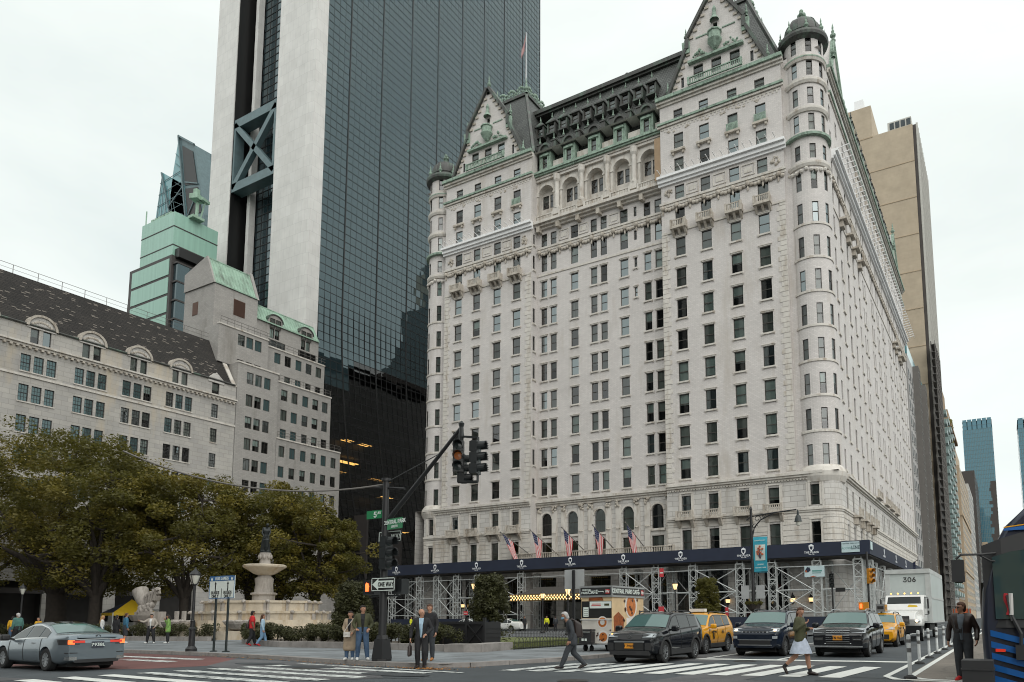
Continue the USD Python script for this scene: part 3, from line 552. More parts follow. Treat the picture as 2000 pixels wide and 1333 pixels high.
# rounded lower corner
lc = B(); cyl = Cy((-17.0, 83.8), 1.8)
wall(lc, cyl, -PI/2, 0, 0, 17.5, [], us=np.linspace(-PI/2, 0, 9)[1:-1])
for z in np.arange(8.6, 13.0, .62): fbox(trim, cyl, -PI/2, 0, z, z+.53, -.05, 0, 8)
for z0, z1, d in [(13.0, 13.2, .12), (13.2, 13.45, .22), (12.6, 12.8, .08)]: fbox(trim, cyl, -PI/2, 0, z0, z1, -d, 0, 8)
lc.quad((-76.3, 82, 0), (-76.3, 90, 0), (-76.3, 90, 17.5), (-76.3, 82, 17.5)); lc.quad((-76.3, 82, 17.5), (-71, 82, 17.5), (-71, 90, 17.5), (-76.3, 90, 17.5)); lc.quad((-20, 82, 17.45), (-15.2, 82, 17.45), (-15.2, 90, 17.45), (-20, 90, 17.45))
hotel.part('rounded_corner', lc, 'hotel_ashlar')
# the long side along the other street
sw = B(); SC = [(85.9+.7, .45), (90.4, .52), (94.8, .55), (98.8, .5), (102.8, .45), (106.4, .4), (108.1, .4), (113.7, .42), (115.3, .42), (119, .42), (120.6, .42), (124.6, .42), (126.4, .42), (132.6, .45), (134.4, .45), (137.8, .5), (141.2, .5), (145.8, .5), (147.8, .5), (151.2, .5), (155.0, .5)]
sh = [(c-w, c+w, t-2.42, t) for c, w in SC for t in K]+[(c-w, c+w, 50.4, 52.9) for c, w in SC]+[(c-w, c+w, 54.2, 56) for c, w in SC]+[(c-w, c+w, z0, z1) for c, w in SC if c < 100 or c > 141 for z0, z1 in ((57.7, 59.8), (61, 63.1), (65, 66.5))]+[(c-w, c+w, 58.2, 62.5) for c, w in SC if 100 < c < 141]
slow = [(c-w, c+w, 13.6, 16.1) for c, w in SC]+[(c-w, c+w, 8.8, 11.9) for c, w in SC if c < 103]
wall(sw, FR, 84.3, 158, 17.5, 66.8, sh, .24); rooms(room, FR, sh, .24)
sl = B(); wall(sl, FR, 83.8, 158, 0, 17.5, slow, .3); rooms(room, FR, slow, .3)
sl2 = B(); wall(sl2, Fr((-15.25, 0, 0), (0, 1, 0), (-1, 0, 0)), 84, 158, 66.8, 68.4, [], .1)
for h in sh+slow: window(hotel, FR, *h, lintel=False, sill=h[3] < 50, stuff=far)
hotel.part('side_wall', sw, 'hotel_brick'); hotel.part('side_lower_wall', sl, 'hotel_ashlar'); hotel.part('side_attic_wall', sl2, 'hotel_ashlar')
cornice(trim, FR, 85.8, 158.3, [(16.75, 16.95, .12), (16.95, 17.2, .35), (17.2, 17.5, .5)]); cornice(trim, FR, 83.8, 158.3, [(13.0, 13.2, .1), (13.2, 13.45, .2)]); cornice(trim, FR, 86.3, 158.2, [(53.75, 54.02, .22), (49.75, 50, .1)])
for z in np.arange(8.6, 13.0, .62):
    cuts = sorted([84.0]+[x for h in slow if h[2] < z < h[3] for x in (h[0]-.2, h[1]+.2)]+[158])
    for q in range(0, len(cuts), 2): fbox(trim, FR, cuts[q], cuts[q+1], z, z+.53, -.05, 0)
cornice(white, FR, 86.6, 158.3, [(56.3, 56.62, .25), (56.62, 57.1, .5), (57.1, 57.42, .8)])
for y in np.arange(87, 158, 1.25): white.bar(FR(y, 57.45, 0), FR(y, 57.7, -2.0), .1)
for q in (-.7, -1.2, -1.9): white.bar(FR(87, 57.6, q), FR(158, 57.6, q), .06)
cornice(trim, FR, 86.3, 158.3, [(64.35, 64.62, .18), (67.3, 67.6, .2), (67.6, 67.85, .4)]); cornice(cop, FR, 86.3, 158.3, [(64.65, 64.92, .35), (67.87, 68.3, .6)])
for i in range(150):
    u = 86.6+i*.475; carve.ball(FR(u, 53.2-.28*abs(math.sin(i*PI/4)), -.12), (.22, .28, .24), 6)
for c in (90.4, 94.8, 98.8, 103, 137.8, 141.2, 145.8, 147.8):
    b = B(); fbox(b, FR, c-.95, c+.95, 49.85, 50.1, -.95, 0); balustrade(b, FR, c-.9, c+.9, 50.1, .9, -.92, -.78); fbox(b, FR, c-.6, c+.6, 49.1, 49.85, -.5, 0); hotel.part('balcony', b, 'carved_stone')
for c in (90.4, 94.8, 98.8, 102.8):
    b = B(); fbox(b, FR, c-1.0, c+1.0, 13.0, 13.25, -.95, 0); balustrade(b, FR, c-.95, c+.95, 13.25, .85, -.92, -.76); fbox(b, FR, c-.8, c-.5, 12.2, 13, -.6, 0); fbox(b, FR, c+.5, c+.8, 12.2, 13, -.6, 0); hotel.part('balcony', b, 'carved_stone')
for c in (107, 114.5, 119.8, 125.5):
    b = B(); fbox(b, FR, c-1.9, c+1.9, 17.5, 17.7, -.9, 0); balustrade(b, FR, c-1.8, c+1.8, 17.7, .9, -.88, -.72, .3); hotel.part('balcony', b, 'carved_stone')
for c in np.arange(104.5, 140, 4.1):
    fbox(trim, FR, c-.3, c+.3, 57.6, 63.8, -.2, 0); fbox(carve, FR, c-.42, c+.42, 63.4, 64.2, -.34, 0)
ss = B(); ss.hexa([(-15.3, 100, 68.3), (-15.3, 144, 68.3), (-27, 144, 68.3), (-27, 100, 68.3)], [(-18.5, 100, 76), (-18.5, 144, 76), (-25, 144, 76), (-25, 100, 76)]); hotel.part('side_roof', ss, 'slate_roof')
# side gables and dormers seen edge-on
for gy, hz in ((93, 79.5), (150, 79.5)):
    b = B(); b.hexa([(-15.3, gy-4, 68.35), (-15.3, gy+4, 68.35), (-24, gy+4, 68.35), (-24, gy-4, 68.35)], [(-15.5, gy-.15, hz-3), (-15.5, gy+.15, hz-3), (-24, gy+.15, hz-3), (-24, gy-.15, hz-3)]); gp_ = hotel.part('side_gable', b, 'hotel_brick'); b = B()
    for s_ in (-1, 1): b.bar((-15.25, gy+s_*4.1, 68.4), (-15.45, gy, hz-2.9), .5, .3)
    hotel.part('gable_coping', b, 'copper', gp_)
    b = B(); finial(b, (-15.4, gy, hz-3.1), 1.5); finial(b, (-15.1, gy-4.3, 68.5), 1.4); finial(b, (-15.1, gy-2.2, 72.4), 1.3); finial(b, (-15.1, gy+4.3, 68.5), 1.4); hotel.part('gable_finials', b, 'copper', gp_)
for y in np.arange(103, 143, 4.3):
    b = B(); b.box(-17, -14.9, y-.8, y+.8, 68.3, 70.6); b.hexa([(-17, y-.95, 70.6), (-14.8, y-.95, 70.6), (-14.8, y+.95, 70.6), (-17, y+.95, 70.6)], [(-17, y-.1, 71.6), (-15.1, y-.1, 71.6), (-15.1, y+.1, 71.6), (-17, y+.1, 71.6)]); finial(b, (-15.2, y, 71.4), .8, 6); hotel.part('side_dormer', b, 'dark_copper')
hotel.part('room_interiors', room, 'room_dark', kind='stuff'); hotel.part('stone_trim', trim, 'hotel_trim', kind='stuff'); hotel.part('carved_ornament', carve, 'carved_stone', smooth=85, kind='stuff'); hotel.part('copper_cornice', cop, 'copper', kind='stuff'); hotel.part('white_cornice', white, 'white_cover', kind='stuff')
far.flush(hotel, STUFFPARTS)
# ================================================================= neighbouring buildings
brickmat('pale_limestone', (.45, .43, .395), (.38, .365, .345), (.28, .265, .24), 1.3, .58, .8, .02, dirt=((.50, .42, .30), .22, .55), bump=.3, var=.18)
brickmat('grey_brick', (.37, .35, .325), (.32, .305, .285), (.27, .26, .25), .6, .2, .85, .02, dirt=((.2, .185, .165), .3, .55), bump=.2, var=.15)
brickmat('travertine', (.62, .61, .585), (.58, .57, .545), (.42, .41, .40), 1.5, 2.1, .7, .02, bump=.15, var=.12)
brickmat('tan_brick', (.44, .365, .27), (.43, .355, .262), (.41, .34, .25), 2.2, 1.0, .85, .04, dirt=((.38, .31, .22), .08, .56), bump=.2, var=.15)
brickmat('dark_tiles', (.035, .030, .026), (.022, .019, .017), (.006, .006, .006), .9, .24, .85, .03, bump=.9, var=.4)
mat('pale_tile', (.17, .15, .13), .85)
mat('green_copper_sheet', (.27, .40, .31), .6, var=.22, scale=.9, dirt=((.12, .15, .12), .5, (1, 1, .25)))
mat('black_metal', (.02, .02, .02), .45, var=.15)
mat('iron_rail', (.13, .12, .11), .6)
mat('green_spandrel', (.26, .44, .36), .25, var=.12, scale=.3, stretch=(6, 6, .05))
mat('dark_band', (.045, .04, .038), .6)
mat('louver_brown', (.09, .045, .03), .7)
mat('steel_blue', (.10, .15, .16), .45, var=.2, scale=1, metal=.2)
mat('mullion_black', (.004, .004, .004), .4, var=0)
mat('soffit_light', (1, .6, .2), .5, var=0, emit=(1, .55, .14), es=2.4)
def reflective(name, base, ior, rough=.015, rnd=.0, tint=(1, 1, 1), bump=0):
    N = {'p': ('principled_bsdf', dict(base_color=base, roughness=rough, ior=ior, specular_tint=tint)), 'n': ('noise_texture', dict(scale=.22, detail=2)), 'g': ('geometry', {}), 'b': ('bump', dict(strength=bump, distance=.05))}
    MAT[name] = usdkit.material(stage, '/World/Looks/'+name, N, [('g.position', 'n.vector'), ('n.fac', 'b.height')]+([('b.normal', 'p.normal')] if bump else []), surface='p.BSDF')
reflective('tower_glass', (.012, .020, .023), 1.97, tint=(.74, .94, 1.0), bump=.03)
reflective('store_pane', (.035, .06, .062), 2.0, .02, tint=(.75, .98, 1.0))
reflective('blue_glass', (.05, .13, .175), 2.0, .05, tint=(.7, .95, 1.0))
reflective('cyan_glass', (.10, .24, .26), 1.7, .06)
glassmat('lower_glass', (.42, .42, .42), 1.75)
def grid_windows(t, fr, rects, stuff, **kw):
    for r in rects: window(t, fr, *r, stuff=stuff, **kw)
# ---------------------------------------------------------------- limestone store with a dark tiled mansard roof
store = T('limestone_store', 'pale limestone building with a dark tiled mansard roof and stone arched dormers', 'building', (-98, 45, 0))
FS = Fr((-95, 0, 0), (0, 1, 0), (-1, 0, 0)); rm = B(); w = B(); tr = B()
GR = [(38.45, 39.75, 41.05), (44.03, 45.28, 46.6), (49.5, 50.84, 52.1), (55.0, 56.3, 57.6), (61.4,), (31.4, 32.7, 34.0), (25.0, 26.3, 27.6)]
hs = [(c-.5, c+.5, z-1.95, z) for g in GR for c in g for z in (31.65, 28.15, 24.62, 21.1, 17.6, 14.1)]
gs = [(c-2.2, c+2.2, .4, 6.0) for c in (26, 33, 39.7, 46, 52, 57.5)]
dh = [(c+o-.42, c+o+.42, 33.05, 34.85) for c in (39.76, 45.2, 50.8, 56.25, 34) for o in (-.62, .62)]+[(60.85, 61.95, 33.05, 34.7)]
wall(w, FS, 15, 64.55, 0, 35.1, hs+gs+[h for h in dh], .28); rooms(rm, FS, hs+gs+dh, .28)
store.part('wall', w, 'pale_limestone')
for h in hs: window(store, FS, *h, d=.22, sill=False, lintel=False, muntin=(3, 4), frm='black_metal', trim='hotel_trim', fw=.08, glass='store_pane' if h[0] < 48 or rng.random() < .4 else 'pane_glass')
for h in dh: window(store, FS, *h, d=.22, sill=False, lintel=False, frm='black_metal', sash='none')
for g in GR:
    for z in (31.65, 28.15, 24.62, 21.1): fbox(tr, FS, g[0]-.6, g[-1]+.6, z-2.1, z-1.96, -.1, 0)
cornice(tr, FS, 15, 64.6, [(32.55, 32.8, .18), (32.8, 33.0, .42)]); cornice(tr, FS, 15, 64.6, [(29.05, 29.3, .12)])
store.part('cornice', tr, 'hotel_trim', kind='stuff')
cb = B()
for y in np.arange(15, 64.5, .62): fbox(cb, FS, y, y+.26, 32.3, 32.55, -.34, 0)
store.part('cornice_brackets', cb, 'carved_stone', kind='stuff')
rf = B(); rf.hexa([(-95.1, 15, 35.0), (-95.1, 64.3, 35.0), (-120, 64.3, 35.0), (-120, 15, 35.0)], [(-99.2, 15, 42.2), (-99.2, 63.4, 42.2), (-120, 63.4, 42.2), (-120, 15, 42.2)])
rp = store.part('roof', rf, 'dark_tiles')
tl = B()
for i in range(260):
    y, s_ = rng.uniform(20, 62), rng.uniform(.03, .97); q = lambda a, e: np.array((-95.1-4.1*(s_+e), a, 35+7.2*(s_+e)))+np.array((.87, 0, .49))*.02
    tl.quad(q(y, 0), q(y+.45, 0), q(y+.45, .016), q(y, .016))
store.part('odd_tiles', tl, 'pale_tile', rp, kind='stuff')
co = B(); co.hexa([(-94.95, 64.0, 35.0), (-94.95, 64.6, 35), (-96, 64.6, 35), (-96, 64.0, 35)], [(-99.1, 63.2, 42.3), (-99.1, 63.9, 42.3), (-100, 63.9, 42.3), (-100, 63.2, 42.3)]); store.part('roof_coping', co, 'hotel_trim', rp)
rl = B()
for y in np.arange(20, 63, 2.6): rl.tube([(-99.4, y, 42.2), (-99.4, y, 43.3)], .035, 4)
rl.tube([(-99.4, 15, 43.3), (-99.4, 63.3, 43.3)], .03, 4); rl.tube([(-99.4, 15, 42.75), (-99.4, 63.3, 42.75)], .02, 4); store.part('roof_railing', rl, 'iron_rail', rp)
gut = B(); gut.tube([(-94.9, 15, 35.15), (-94.9, 64.3, 35.15)], .14, 6); store.part('gutter', gut, 'dark_copper', rp)
for c in (39.76, 45.2, 50.8, 56.25, 34, 61.4):
    d = B(); small = c > 60; R = .95 if small else 1.5; zt = 34.9
    if small: d.plate([(c-1.2, 34.7), (c+1.2, 34.7), (c+1.2, 35.2), (c, 36.2), (c-1.2, 35.2)], FS, -.1, 3)
    else: d.plate([(c+R*math.cos(t), 35.05+R*.95*math.sin(t)) for t in np.linspace(0, PI, 15)]+[(c-R, 34.87), (c+R, 34.87)], FS, -.12, 3); 
    dp = store.part('dormer', d, 'hotel_ashlar'); m = B()
    if not small:
        for i in range(14):
            t0, t1 = PI*i/14, PI*(i+1)/14; q = lambda r, t: (c+r*math.cos(t), 35.05+r*.95*math.sin(t))
            m.hexa([FS(*q(1.35, t0), -.3), FS(*q(1.62, t0), -.3), FS(*q(1.62, t0), 2.6), FS(*q(1.35, t0), 2.6)], [FS(*q(1.35, t1), -.3), FS(*q(1.62, t1), -.3), FS(*q(1.62, t1), 2.6), FS(*q(1.35, t1), 2.6)])
        for i in range(9): m.ball(FS(c+(i-4)*.24, 35.25+.5*(1-((i-4)/4.5)**2), -.12), (.1, .16, .16), 6)
        store.part('dormer_arch', m, 'carved_stone', dp)
lt = B(); lt.text('GOODMAN', .62, FS, 53.5, 6.55, -.02, True, sx=1); store.part('store_letters', lt, 'black_metal')
aw = B()
for c in (26, 33, 39.7, 46, 52): fbox(aw, FS, c-2.1, c+2.1, 4.6, 5.2, -.6, .2)
store.part('shop_awning', aw, 'dark_band', kind='stuff')
store.part('rooms', rm, 'room_dark', kind='stuff')
# ---------------------------------------------------------------- grey stepped office house with copper roofs
gh_ = T('stepped_office_building', 'grey stepped building with set-back terraces and pale green copper roofs', 'building', (-100, 74, 0))
rm = B(); st = Stuff(); rail = B(); cap = B()
def tier(x, y0, y1, z0, z1, wins, deep=12, wall_mat='grey_brick', zpara=.0, nm='wall'):
    f = Fr((x, 0, 0), (0, 1, 0), (-1, 0, 0)); b = B(); wall(b, f, y0, y1, z0, z1, wins, .22); rooms(rm, f, wins, .22)
    b.quad((x, y0, z0), (x-deep, y0, z0), (x-deep, y0, z1), (x, y0, z1)); b.quad((x, y1, z0), (x, y1, z1), (x-deep, y1, z1), (x-deep, y1, z0)); b.quad((x, y0, z1), (x, y1, z1), (x-deep, y1, z1), (x-deep, y0, z1))
    gh_.part(nm, b, wall_mat)
    for h in wins: window(gh_, f, *h, d=.18, sill=False, lintel=False, sash='none', muntin=(2, 1), frm='bronze_frame', cover=rng.choice((.1, .5, .65, .65, .9, .55)), glass=rng.choice(('store_pane', 'pane_glass', 'pane_glass')))
    fbox(cap, f, y0-.05, y1+.05, z1, z1+.22, -.12, .4)
    return f
def terrace_rail(x, y0, y1, z, h=.95, side=False):
    for zz in (z+h, z+h*.5): rail.tube([(x, y0, zz), (x, y1, zz)], .035, 4)
    for y in np.arange(y0, y1+.01, 1.1): rail.tube([(x, y, z), (x, y, z+h)], .035, 4)
AW = [66.7, 68.1, 69.6]
tier(-95, 64.65, 71.5, 0, 38.8, [(c-.55, c+.55, z-1.75, z) for c in AW for z in (37.75, 34.4, 31.1, 27.9, 24.85, 21.7, 18.5, 15.3)])
BW = [72.55, 74.5, 76.5, 78.5, 80.5, 82.5]
tier(-95, 71.55, 83.9, 0, 28.9, [(c-.52, c+.52, z-1.7, z) for c in BW for z in (27.9, 24.75, 21.6, 18.4, 15.2, 12.0)])
tier(-96.5, 71.55, 82.9, 28.9, 38.3, [(c-.58, c+.58, z-1.75, z) for c in (73.8, 75.72, 77.78, 79.75, 81.7) for z in (37.3, 34.1)]+[(c-.55, c+.55, 29.2, 31.0) for c in (73.8, 75.72, 77.78, 79.75, 81.7)], 12)
tier(-98, 71.5, 82.6, 38.3, 44.0, [(c-.58, c+.58, 41.75, 43.45) for c in (73.4, 75.35, 77.4, 79.4, 81.4)]+[(c-.55, c+.55, 38.6, 40.1) for c in (73.4, 75.35, 77.4, 79.4, 81.4)], 12)
tier(-97, 62.7, 70.95, 38.8, 44.4, [(c-.58, c+.58, 42.15, 43.85) for c in (66.35, 67.75, 69.2)]+[(c-.55, c+.55, 39.1, 40.0) for c in (66.35, 67.75, 69.2)], 9)
tier(-99, 63.0, 70.2, 44.4, 51.2, [], 7.4)
tier(-99.5, 70.2, 82.45, 44.0, 48.4, [(72.9+o, 73.75+o, 46.2, 47.85) for o in (0, .95, 6.0, 6.95)]+[(72.7, 75.9, 44.6, 46.0), (78.4, 82.0, 44.6, 46.0)], 12)
f = Fr((-99, 0, 0), (0, 1, 0), (-1, 0, 0)); b = B(); fbox(b, f, 66.15, 68.05, 47.4, 49.9, -.04, .1)
for z in np.arange(47.5, 49.9, .16): fbox(b, f, 66.2, 68.0, z, z+.06, -.1, -.04)
gh_.part('louvre', b, 'louver_brown')
b = B(); f2 = Fr((0, 63.0, 0), (1, 0, 0), (0, 1, 0)); fbox(b, f2, -104.2, -102.9, 47.1, 49.1, -.05, .1); gh_.part('side_louvre', b, 'louver_brown')
def copper_roof(y0, y1, x0, z0, z1, back, nm='copper_roof'):
    b = B(); b.hexa([(x0, y0, z0), (x0, y1, z0), (x0-back*2.2, y1, z0), (x0-back*2.2, y0, z0)], [(x0-back, y0, z1), (x0-back, y1, z1), (x0-back*1.3, y1, z1), (x0-back*1.3, y0, z1)])
    p = gh_.part(nm, b, 'green_copper_sheet'); s_ = B()
    for y in np.arange(y0, y1+.01, .55): s_.bar((x0+.03, y, z0), (x0-back+.03, y, z1), .09, .06)
    s_.bar((x0-back, y0, z1), (x0-back, y1, z1), .2, .15); s_.bar((x0+.05, y0, z0), (x0+.05, y1, z0), .25, .2); gh_.part('roof_seams', s_, 'green_copper_sheet', p)
copper_roof(63.0, 70.0, -99, 51.3, 55.6, 2.0); copper_roof(70.3, 82.4, -99.4, 48.5, 51.4, 1.6)
b = B(); b.hexa([(-98.9, 69.9, 51.2), (-98.9, 70.4, 51.2), (-103, 70.4, 51.2), (-103, 69.9, 51.2)], [(-100.9, 69.9, 56.0), (-100.9, 70.4, 56.0), (-103, 70.4, 56), (-103, 69.9, 56)])
b.hexa([(-98.9, 62.8, 51.2), (-98.9, 63.1, 51.2), (-106.4, 63.1, 51.2), (-106.4, 62.8, 51.2)], [(-101, 62.8, 55.8), (-101, 63.1, 55.8), (-106.4, 63.1, 54.0), (-106.4, 62.8, 54.0)])
gh_.part('roof_gable', b, 'grey_brick', kind='stuff')
for c in (73.8, 79.8):
    f = Fr((-99.5, 0, 0), (0, 1, 0), (-1, 0, 0)); d = B(); d.plate([(c-1.35, 48.4), (c+1.35, 48.4), (c+1.35, 49.1)]+[(c+1.3*math.cos(t), 49.1+.95*math.sin(t)) for t in np.linspace(.1, PI-.1, 9)]+[(c-1.35, 49.1)], f, -.1, 2)
    dp = gh_.part('dormer', d, 'grey_brick'); m = B()
    for i in range(10):
        t0, t1 = PI*i/10, PI*(i+1)/10; q = lambda r, t: (c+r*math.cos(t), 49.1+r*.75*math.sin(t))
        m.hexa([f(*q(1.3, t0), -.25), f(*q(1.5, t0), -.25), f(*q(1.5, t0), 2), f(*q(1.3, t0), 2)], [f(*q(1.3, t1), -.25), f(*q(1.5, t1), -.25), f(*q(1.5, t1), 2), f(*q(1.3, t1), 2)])
    gh_.part('dormer_hood', m, 'dark_copper', dp)
    for o in (-.55, .55): window(gh_, Fr((-99.38, 0, 0), (0, 1, 0), (-1, 0, 0)), c+o-.45, c+o+.45, 46.2+1.7, 48.4+1.0, d=.0, sill=False, lintel=False, cover=.9)
terrace_rail(-96.8, 62.8, 71, 44.6); terrace_rail(-97.8, 71.8, 82.6, 44.2); terrace_rail(-96.4, 71.7, 82.8, 38.5); terrace_rail(-94.95, 71.7, 83.8, 29.1)
gh_.part('terrace_railings', rail, 'iron_rail', kind='stuff'); gh_.part('parapet_caps', cap, 'hotel_trim', kind='stuff'); gh_.part('rooms', rm, 'room_dark', kind='stuff')
b = B(); b.lathe([(1.9, 0), (1.9, 2.6), (1.7, 2.9), (0, 3.0)], 20, (-104.6, 67.5, 53.2)); gh_.part('water_tank', b, 'white_cover', smooth=40)
b = B(); b.box(-112, -95.4, 71.7, 83.8, 0, 7); gh_.part('base', b, 'pale_limestone')
# ---------------------------------------------------------------- black glass tower with white stone sides
tw = T('black_glass_tower', 'tall black glass tower with pale travertine side walls and cross bracing', 'tower', (-115, 110, 0))
H = 178.0; b = B()
b.box(-135.7, -129.0, 84.1, 87.6, 0, H); tw.part('stone_side', b, 'travertine'); b = B(); b.prism([(-115.75, 84.1), (-107.2, 84.1), (-105.4, 84.35), (-105.4, 86.9), (-115.75, 86.9)], 0, H); tw.part('stone_side', b, 'travertine'); b = B(); b.box(-129.0, -115.75, 84.2, 86.5, 0, 20); tw.part('stone_side', b, 'travertine')
b = B(); b.box(-129.0, -128.85, 84.25, 88.5, 20, H); tw.part('dark_return', b, 'mullion_black'); b = B(); b.box(-127.6, -126.7, 87.0, 88.3, 20, H); tw.part('stone_return', b, 'travertine')
b = B(); b.box(-135.5, -129.2, 86.8, 158, 0, H); b.box(-129.3, -115.8, 89.0, 158, 0, H); b.box(-115.8, -106.2, 87.0, 158, 0, H); tw.part('core', b, 'mullion_black')
b = B(); FB = Fr((0, 84.3, 0), (1, 0, 0), (0, 1, 0)); A = [(-128.8, 86.6), (-116.2, 86.6), (-116.2, 100.2), (-128.8, 100.2)]
for p, q in ((A[0], A[1]), (A[3], A[2])): b.hexa([FB(p[0], p[1]-.9, 0), FB(q[0], q[1]-.9, 0), FB(q[0], q[1]-.9, 2.2), FB(p[0], p[1]-.9, 2.2)], [FB(p[0], p[1]+.9, 0), FB(q[0], q[1]+.9, 0), FB(q[0], q[1]+.9, 2.2), FB(p[0], p[1]+.9, 2.2)])
for p, q in ((A[0], A[2]), (A[3], A[1])): b.bar(FB(*p, .5), FB(*q, .5), 1.0, 1.1)
for u in (-128.7, -116.4): fbox(b, FB, u-.3, u+.3, 85.7, 101.1, .02, 2)
tw.part('cross_brace', b, 'steel_blue')
FG = Fr((0, 88.6, 0), (1, 0, 0), (0, 1, 0)); b = B(); pb = B()
pb.quad(FG(-126.8, 20, 0), FG(-116, 20, 0), FG(-116, H, 0), FG(-126.8, H, 0)); tw.part('side_panes', pb, 'tower_glass')
for u in np.linspace(-126.8, -116, 7): fbox(b, FG, u-.07, u+.07, 20, H, -.06, .1)
for i, z in enumerate(np.arange(20, H, 1.63)): fbox(b, FG, -126.8, -116, z, z+.14, -.08, .1)
tw.part('side_mullions', b, 'mullion_black', kind='stuff')
def GX(z): return -106+(11*((62-z)/62)**2 if z < 62 else 0)
zs = [z for z in np.arange(0, H+.01, 1.63)]; bays = [84.5+8.45*i for i in range(10)]
panes = []; mu = B()
for bi in range(len(bays)-1):
    for j in range(6):
        y0 = bays[bi]+.1+j*(8.45-.15)/6; y1 = y0+(8.45-.15)/6-.03
        for k in range(len(zs)-1):
            z0, z1 = zs[k]+.04, zs[k+1]-.04; o = rng.uniform(-.012, .012); t_ = rng.uniform(-.010, .010); e = (t_ if k > 30 else t_*1.8)
            panes.append((y0, y1, z0, z1, o, e))
def pane_b(b, p): y0, y1, z0, z1, o, e = p; b.quad((GX(z0)+o*.3, y0, z0), (GX(z0)+o*.3+e, y1, z0), (GX(z1)-o*.3+e, y1, z1), (GX(z1)-o*.3, y0, z1))
order = sorted(range(len(panes)), key=lambda i: panes[i][0]*1.0+abs(panes[i][2]-62)*.18 if panes[i][2] > 44 else 1e9)
ind = set(order[:300]); rest = B(); low = B()
for i, p in enumerate(panes):
    if i in ind: q = B(); pane_b(q, p); tw.part('glass_pane', q, 'tower_glass')
    else: pane_b(rest if p[2] > 50 else low, p)
tw.part('glass_panes', rest, 'tower_glass', kind='stuff'); tw.part('lower_glass_panes', low, 'lower_glass', kind='stuff')
for k, z in enumerate(zs):
    if z < H-1: mu.hexa([(GX(z-.05)+.05, 84.4, z-.05), (GX(z-.05)+.05, 160, z-.05), (GX(z-.05)-.25, 160, z-.05), (GX(z-.05)-.25, 84.4, z-.05)], [(GX(z+.05)+.05, 84.4, z+.05), (GX(z+.05)+.05, 160, z+.05), (GX(z+.05)-.25, 160, z+.05), (GX(z+.05)-.25, 84.4, z+.05)])
for y in bays:
    for z0, z1 in [(i*6.2, i*6.2+6.2) for i in range(10)]+[(62, H)]: mu.bar((GX(z0)+.02, y, z0), (GX(z1)+.02, y, z1), .22, .2)
for y in [bays[b_]+.08+j*1.383 for b_ in range(9) for j in range(1, 6)]:
    for z0, z1 in [(i*12.4, i*12.4+12.4) for i in range(5)]+[(62, H)]: mu.bar((GX(z0)-.02, y, z0), (GX(z1)-.02, y, z1), .045, .1)
tw.part('mullions', mu, 'mullion_black', kind='stuff')
fl = B(); li = B()
for z in np.arange(2, 62, 3.26):
    fl.box(-107, GX(z)-.5, 84.3, 150, z, z+.35); 
fl.box(-107.4, -107.0, 84.3, 150, 0, 62)
for y in bays[:8]: fl.box(-107, GX(2)-2, y-.2, y+.2, 0, 20)
tw.part('floor_slabs', fl, 'dark_band', kind='stuff')
for (y, z, L) in ((86.3, 41.2, 1.6), (92.5, 38.0, 2.2), (93.3, 34.7, 2.2), (97.5, 34.7, 2.4), (85.5, 31.5, 2.6), (89, 31.5, 6), (91, 30.3, 5), (97, 31.5, 3), (99, 28.2, 5), (90, 28.2, 3), (86, 24.9, 2), (101, 24.9, 3), (87, 21.6, 1.5), (104, 18.4, 3)):
    for q in (0, .9): li.box(GX(z)-1.0-q, GX(z)-.55-q, y, y+L, z-.12, z-.02)
tw.part('ceiling_lights', li, 'soffit_light', kind='stuff')
# ---------------------------------------------------------------- green banded tower and the glass spires
gt = T('green_banded_tower', 'tower clad in pale green panels with dark bands behind the tiled roof', 'tower', (-130, 75, 0))
yl = 71.3
b = B(); b.box(-135.2, -125, yl, 79.6, 0, 74.2); gt.part('upper_block', b, 'green_spandrel')
b = B(); b.box(-137.9, -124.7, yl-.25, 79.4, 0, 65.9); gt.part('lower_block', b, 'dark_band')
fy = Fr((0, yl-.25, 0), (1, 0, 0), (0, 1, 0))
for z in np.arange(62.3, 35, -3.45):
    b = B(); fbox(b, fy, -136.9, -125.3, z-.0, z+2.95, -.08, 0); gt.part('green_panel', b, 'green_spandrel')
b = B()
for z in (71.4, 67.9): fbox(b, Fr((0, yl, 0), (1, 0, 0), (0, 1, 0)), -135.25, -124.95, z, z+.18, -.05, 0); b.box(-125, -124.93, yl, 79.6, z, z+.18)
gt.part('joint_bands', b, 'dark_band')
b = B(); b.box(-124.6, -123.5, yl+.2, 79, 0, 64.5); gt.part('corner_glass', b, 'tower_glass')
b = B()
for z in np.arange(40, 65, 3.45): b.box(-124.7, -123.4, yl, 79.1, z, z+.3)
gt.part('glass_bands', b, 'dark_band', kind='stuff')
b = B(); b.box(-124.9, -123.6, yl+.4, 79, 65.5, 67.2); gt.part('terrace_recess', b, 'mullion_black')
b = B(); b.box(-125.4, -123.8, 73.9, 76.1, 74.2, 74.7); b.tube([(-124.5, 75, 74.6), (-124.5, 75, 78.0)], .3, 6); b.cbox((-124.3, 74.8, 78.2), (1.6, 2.2, .9), .4); b.cbox((-123.9, 74.4, 79.1), (.8, .8, 1.0), .2); b.cbox((-123.6, 75.8, 78.0), (.8, 1.8, .5), .3); b.bar((-124.3, 75.6, 74.6), (-123.6, 75.9, 77.8), .2)
for i in range(6): b.box(-133+i*1.1, -132.3+i*1.1, yl+.3, yl+1.3, 74.2, 74.9)
b.tube([(-134.8, yl+.4, 74.2), (-134.8, yl+.4, 77.2)], .12, 6)
gt.part('roof_crane', b, 'green_copper_sheet')
sp = T('glass_spire_tower', 'far blue-green glass skyscraper with two pointed crystal tops', 'tower', (-258, 152, 0))
